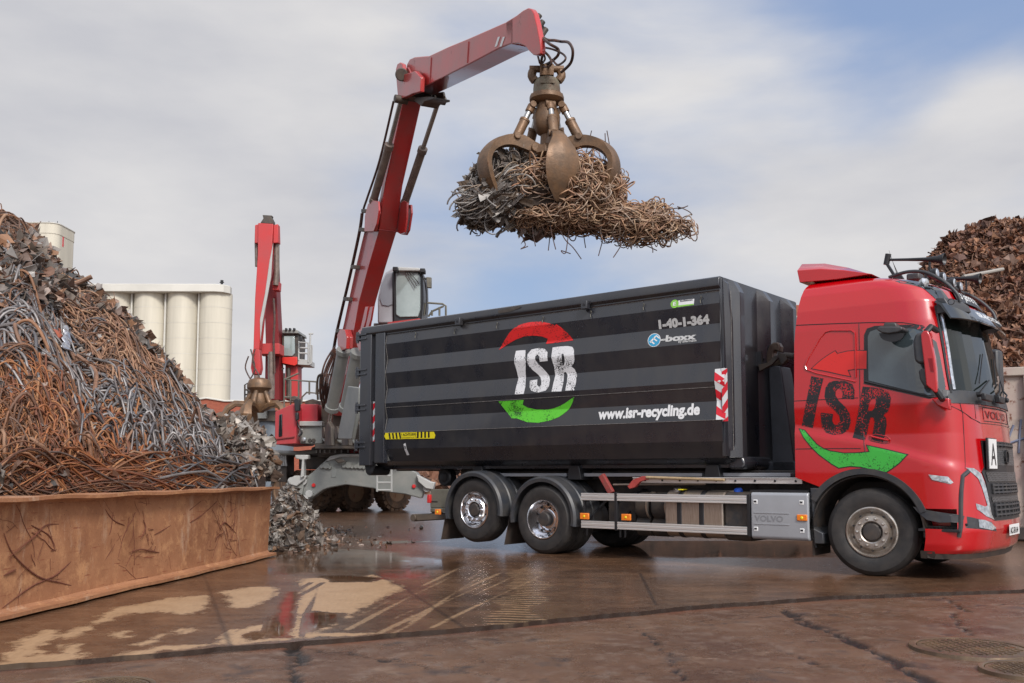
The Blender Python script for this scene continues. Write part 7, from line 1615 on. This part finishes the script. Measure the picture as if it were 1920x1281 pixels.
R_HELD = pmat('held_rod_rust', (.3, .18, .1), .6, .1, island=[(.44, .25, .14), (.30, .17, .10), (.22, .13, .085), (.50, .33, .20), (.36, .28, .22), (.40, .20, .11)], var=.3, vscale=9)
def wander(c, ext, n, K, L_, dirs, spread, curl, r, m, name, label, bias=None, cat='rebar tangle', nside=5, pull=.5):
    c = np.array(c); ext = np.array(ext); u = rng.normal(size=(n, 3)); u /= np.linalg.norm(u, axis=1, keepdims=True); u[:, 1] -= .35; P0 = c+u*ext*rng.uniform(.55, 1.0, (n, 1))
    D = np.array(dirs)[None, :]*np.sign(rng.normal(size=(n, 1)))+rng.normal(0, spread, (n, 3)); D /= np.linalg.norm(D, axis=1, keepdims=True); P = np.zeros((n, K, 3)); p = P0.copy(); k = rng.normal(0, curl, (n, 3)); ds = L_/K
    for i in range(K):
        P[:, i] = p; k = k*.85+rng.normal(0, curl, (n, 3))*.5; e = (p-c)/ext; rr = np.linalg.norm(e, axis=1, keepdims=True); inw = -e/ext*np.clip(rr-.9, 0, 1)*pull
        D = D+(k+inw)*ds; D /= np.linalg.norm(D, axis=1, keepdims=True)+1e-9; p = p+D*ds
    o = tubes(name, P, rng.uniform(.7, 1.25, n)*r, m, nside); tag(o, label, cat, kind='stuff'); return o
g_ = lambda x, y, Y=16.0: list(at(x, y, Y))
wander(g_(1085, 365), (.66, .5, .52), 620, 30, 1.5, (.3, 0, 1), .9, 2.2, .0115, R_HELD, 'held_rebar', 'curly tan rebar gripped in the right half of the grab', pull=9)
wander(g_(1005, 350), (.42, .5, .40), 300, 24, 1.1, (1, 0, .6), .6, 1.0, .012, R_HELD, 'held_rebar', 'tan bars criss-crossing between the left and front tines', pull=9)
wander(g_(1115, 408), (.72, .34, .25), 760, 22, 1.35, (1, 0, -.14), .17, .45, .0105, R_HELD, 'held_rebar', 'long bunch of straight rusty bars trailing out to the right below the grab', pull=2.5)
wander(g_(945, 372), (.50, .42, .36), 260, 14, .75, (1, 0, .55), .4, .35, .012, R_LOADSH, 'held_rebar', 'straight grey bars lying through the crumpled sheet at the left of the grab', pull=1.5)
wander(g_(1205, 428), (.66, .28, .24), 260, 20, .9, (1, .1, -.1), .6, 1.6, .009, R_HELD, 'held_rebar', 'frayed tan wire ends at the right tip of the bundle', pull=5)
wander(g_(1065, 410), (.85, .45, .22), 360, 22, 1.1, (1, 0, .1), .5, 1.4, .011, R_HELD, 'held_rebar', 'brown bars sagging under the closed tines', pull=12)
wander(g_(1100, 335), (.30, .4, .28), 50, 16, .7, (0, 0, 1), .4, 1.0, .006, R_TAN, 'held_rebar', 'thin wires standing up beside the right tine', pull=2)
def shard_blob(name, label, c, ext, n, size, m, tilt=0, elong=2.2, adir=None):
    u = rng.normal(size=(n, 3)); u /= np.linalg.norm(u, axis=1, keepdims=True); un = u/np.array(ext); un /= np.linalg.norm(un, axis=1, keepdims=True); u *= rng.uniform(.6, 1, (n, 1)); u = u*np.array(ext); ct, st = math.cos(tilt), math.sin(tilt); u = np.stack([u[:, 0]*ct+u[:, 2]*st, u[:, 1], -u[:, 0]*st+u[:, 2]*ct], -1); shard_mesh(name, label, np.array(c)+u, size, m, 'stuff', 'scrap metal', elong, .5, un, .35, adir)
shard_blob('held_sheet', 'crumpled grey sheet metal bulging out at the left side of the grab', g_(903, 360, 16.2), (.26, .42, .62), 2800, .095, R_LOADSH, tilt=R(18), elong=2.6)
shard_blob('held_sheet', 'grey torn sheet strips in the lower left of the grab', g_(940, 380, 16.0), (.52, .46, .34), 1900, .085, R_LOADSH, elong=6, adir=(1, 0, .45))
shard_blob('held_sheet', 'dark curled sheet strips behind the left tine', g_(955, 325, 16.2), (.33, .35, .26), 700, .10, R_LOADSH, elong=6, adir=(1, 0, -.4))
shard_blob('held_sheet', 'few torn plates hanging below the front tine', g_(1010, 435), (.30, .2, .14), 30, .12, R_SHEET)
q = MB()
for pts in ([(1210,400),(1240,395),(1265,391),(1285,389)],[(1280,391),(1292,397),(1298,403)],[(1280,390),(1290,386)],[(1220,408),(1258,410)],[(1225,418),(1250,428),(1274,436)],[(1240,422),(1275,435)],[(1135,265),(1136,290),(1128,330)],[(1141,262),(1146,290),(1156,345),(1156,380)],[(1105,262),(1098,290)],[(980,445),(985,460),(976,467),(990,462)],[(1000,440),(1004,462)],[(1035,440),(1042,468)],[(1060,450),(1075,465),(1090,486)],[(1065,445),(1060,475),(1052,470),(1070,476)],[(1155,450),(1165,458),(1150,483)],[(1130,450),(1122,480)],[(900,430),(900,441),(892,442)],[(1230,440),(1240,458),(1258,462)],[(1180,445),(1200,455),(1232,470)],[(1095,445),(1098,465)],[(1205,440),(1222,462),(1224,474)],[(1030,262+190),(1028,470)]):
    Yw = 15.9+random.uniform(-.3, .2); (xa, ya), (xb, yb_) = pts[0], pts[1]; pts = [(xa-(xb-xa)*.6-(3 if xa > 1190 else 0), ya-(yb_-ya)*.6-8*(ya > 420))]+list(pts)
    q.tube([at(x, y, Yw) for x, y in pts], .009, 5, smooth=4)
tag(q.build('loose_wires', M['hose']), 'thin dark wires dangling and poking out of the bundle in the grab', 'wires', kind='stuff')
# ================================================================ FAR CRANE
FY = 46.
FC = thing('scrap_crane', 'far red material handler crane standing on a grey pedestal, arm folded down', 'crane', (at(520, 887, FY).x, FY, 0))
fr = M['far_red']
def fp(pts, Y, dep, name, m, parent=FC, bevel=.02): return ppoly(pts, Y, dep, name, m, parent, bevel)
st_ = fp([(484,418),(512,420),(508,500),(495,560),(486,655),(475,655),(478,560),(483,480)], 41.5, .5, 'stick', fr)
fp([(512,455),(508,520),(492,605),(488,640),(487,600),(497,548),(505,490)], 41.46, .06, 'stick_edge', M['mach_light'], st_)
fb = fp([(502,430),(514,430),(519,560),(523,640),(524,750),(496,750),(498,640),(496,560)], 43.0, .8, 'boom', pmat('deep_red', (.17, .010, .012), .5, rust=.15))
for x0, x1 in ((478, 486), (513, 521)): fp([(x0,422),(x1,420),(x1+1,455),(x0-1,456)], 41.6, .4, 'elbow_plate', fr, fb)
fp([(488,418),(492,412),(496,406),(508,406),(512,414),(512,420)], 41.7, .4, 'elbow_head', M['mach_dark'], fb); fp([(492,403),(510,404),(508,410),(494,410)], 41.8, .3, 'top_lamp', M['mach_dark'], fb)
for pts, r in (([(519,455),(519,515),(517,535)], .12), ([(481,455),(482,500)], .09), ([(509,660),(509,748)], .13), ([(480,662),(482,745)], .11)):
    q = MB(); q.tube([at(x, y, 41.9) for x, y in pts], r, 10); q.build('hydraulic_cylinder', M['barrel'], FC, local=False)
fp([(511,527),(523,528),(522,544),(511,544)], 42, .5, 'lug', fr, fb); fp([(484,644),(524,644),(524,664),(484,664)], 42.2, .9, 'cross_head', fr, fb)
fp([(502,664),(511,664),(511,740),(502,740)], 41.9, .4, 'center_cylinder', M['mach_grey'], fb)
ptube([(513,560),(515,600),(513,640),(515,700)], 41.8, .05, 'hose', M['hose'], FC, 3)
for pts in ([(470,655),(478,690),(470,710)], [(478,655),(474,680),(486,705),(482,715)], [(466,668),(460,690),(470,712)]): ptube(pts, 39.8, .03, 'grab_hose', M['hose'], FC, 4)
fp([(474,655),(486,655),(489,690),(486,702),(473,702),(470,690)], 40.0, .4, 'stick_end', fr, st_)
fc = fp([(529,624),(556,622),(559,632),(557,680),(552,685),(529,683)], 43.5, 1.6, 'cab_frame', M['mach_dark'])
fp([(532,630),(552,630),(553,662),(548,668),(532,667)], 43.44, .08, 'front_window', M['glass_cab'], fc); fp([(528,670),(557,669),(557,683),(552,686),(528,681)], 43.42, .1, 'cab_sill', pmat('bright_red', (.62, .03, .02), .4), fc); fp([(530,618),(558,619),(560,625),(529,625)], 43.3, 1.8, 'cab_roof', M['mach_grey'], fc)
for x in (536, 543, 551): pbox(x-2, 615, x+2, 620, 43.2, .2, 'roof_lamp', M['black_trim'], fc)
fp([(561,630),(566,630),(566,640),(561,640)], 43.2, .1, 'cab_mirror', M['black_trim']); fp([(558,673),(580,675),(580,685),(558,684)], 43.6, 1.2, 'platform', M['mach_light'])
for pts in ([(560,642),(578,643),(578,680)], [(560,652),(578,653)], [(560,662),(578,663)], [(560,640),(560,676)], [(578,646),(585,648),(584,682),(578,684)], [(582,626),(581,684)], [(579,626),(587,626)]): ptube(pts, 43.6, .04, 'platform_rail', M['mach_light'])
fp([(535,684),(558,684),(558,750),(534,750)], 43.8, .9, 'cab_column', fr); q = MB(); q.tube([at(541, 690, 43.7), at(541, 748, 43.7)], .1, 8); q.build('column_pipe', M['mach_dark'], FC, local=False)
q = MB(); p = at(507, 887, 45); q.lathe([(1.05, 0), (1.05, at(0, 788, 45).z), (1.2, at(0, 786, 45).z), (1.2, at(0, 780, 45).z)], (p.x, 45, 0), (0, 0, 1), 40); q.build('pedestal', pmat('pedestal_blue', (.17, .20, .23), .5, var=.15, vscale=1), FC, local=False)
pbox(455, 770, 540, 790, 43.8, 2.6, 'deck', M['mach_dark']); pbox(458, 752, 500, 785, 43.6, 1.6, 'engine_housing', M['mach_grey'])
for pts in ([(459,785),(459,722),(465,718),(465,785)], [(459,740),(470,740)], [(450,790),(450,845)], [(520,700),(532,690)], [(533,752),(533,700)], [(466,845),(490,808)], [(459,730),(490,742)]): ptube(pts, 43.5, .04, 'handrail', M['mach_dark'])
# its empty grab
gx_, gy_ = at(483, 887, 39).x, 39.0
FG = thing('orange_peel_grab', 'smaller-looking empty brown orange peel grab with open tines under the far crane', 'grab', (gx_, gy_, at(0, 740, 39).z))
sc_ = 39/F
q = MB(); q.lathe([(.25, 712), (.42, 716), (.46, 728), (.40, 734), (.44, 738), (.30, 742), (.30, 762), (.2, 772)][0:0]+[(r, at(0, y, 39).z-FG.location.z) for r, y in [(.20, 709), (.42, 713), (.50, 722), (.50, 728), (.40, 732), (.30, 738), (.38, 752), (.34, 764), (.18, 774)]], (0, 0, 0), (0, 0, 1), 24); q.build('body', M['grapple'], FG)
def ftine():
    rt = bpy.data.objects.new('tine', None); C.objects.link(rt); rt.parent = FG; Z = lambda y: at(0, y, 39).z-FG.location.z
    st = [(.15, 766, .14, .12), (.55, 758, .14, .12), (.95, 757, .13, .14), (1.25, 766, .13, .22), (1.40, 780, .13, .30), (1.36, 796, .12, .27), (1.22, 810, .07, .13), (1.12, 820, .02, .02)]
    pts = [Vector((r, 0, Z(y))) for r, y, d, w_ in st]; n = len(pts); rings = []
    for i, p in enumerate(pts):
        t = (pts[min(i+1, n-1)]-pts[max(i-1, 0)]).normalized(); nr = Vector((t.z, 0, -t.x)); d, w_ = st[i][2], st[i][3]
        if nr.dot(Vector((p.x, 0, p.z-Z(790)))) < 0: nr = -nr
        rings.append([p+nr*d, p+Vector((0, w_, 0)), p-nr*d+Vector((0, w_*.8, 0)), p-nr*d-Vector((0, w_*.8, 0)), p-Vector((0, w_, 0))])
    q = MB(); q.loft(rings); q.build('tine_shell', M['grapple'], rt, bevel=.01)
    q = MB(); q.cyl((.30, 0, Z(735)), (.55, 0, Z(757)), .10, n=12); q.build('ram', M['grapple'], rt); return rt
F0 = ftine()
for i, a in enumerate((190, 262, 334, 46, 118)):
    o = F0 if i == 0 else F0.copy()
    if i:
        C.objects.link(o); o.parent = FG
        for ch in F0.children: c2 = ch.copy(); C.objects.link(c2); c2.parent = o
    o.rotation_euler = (0, 0, R(a))
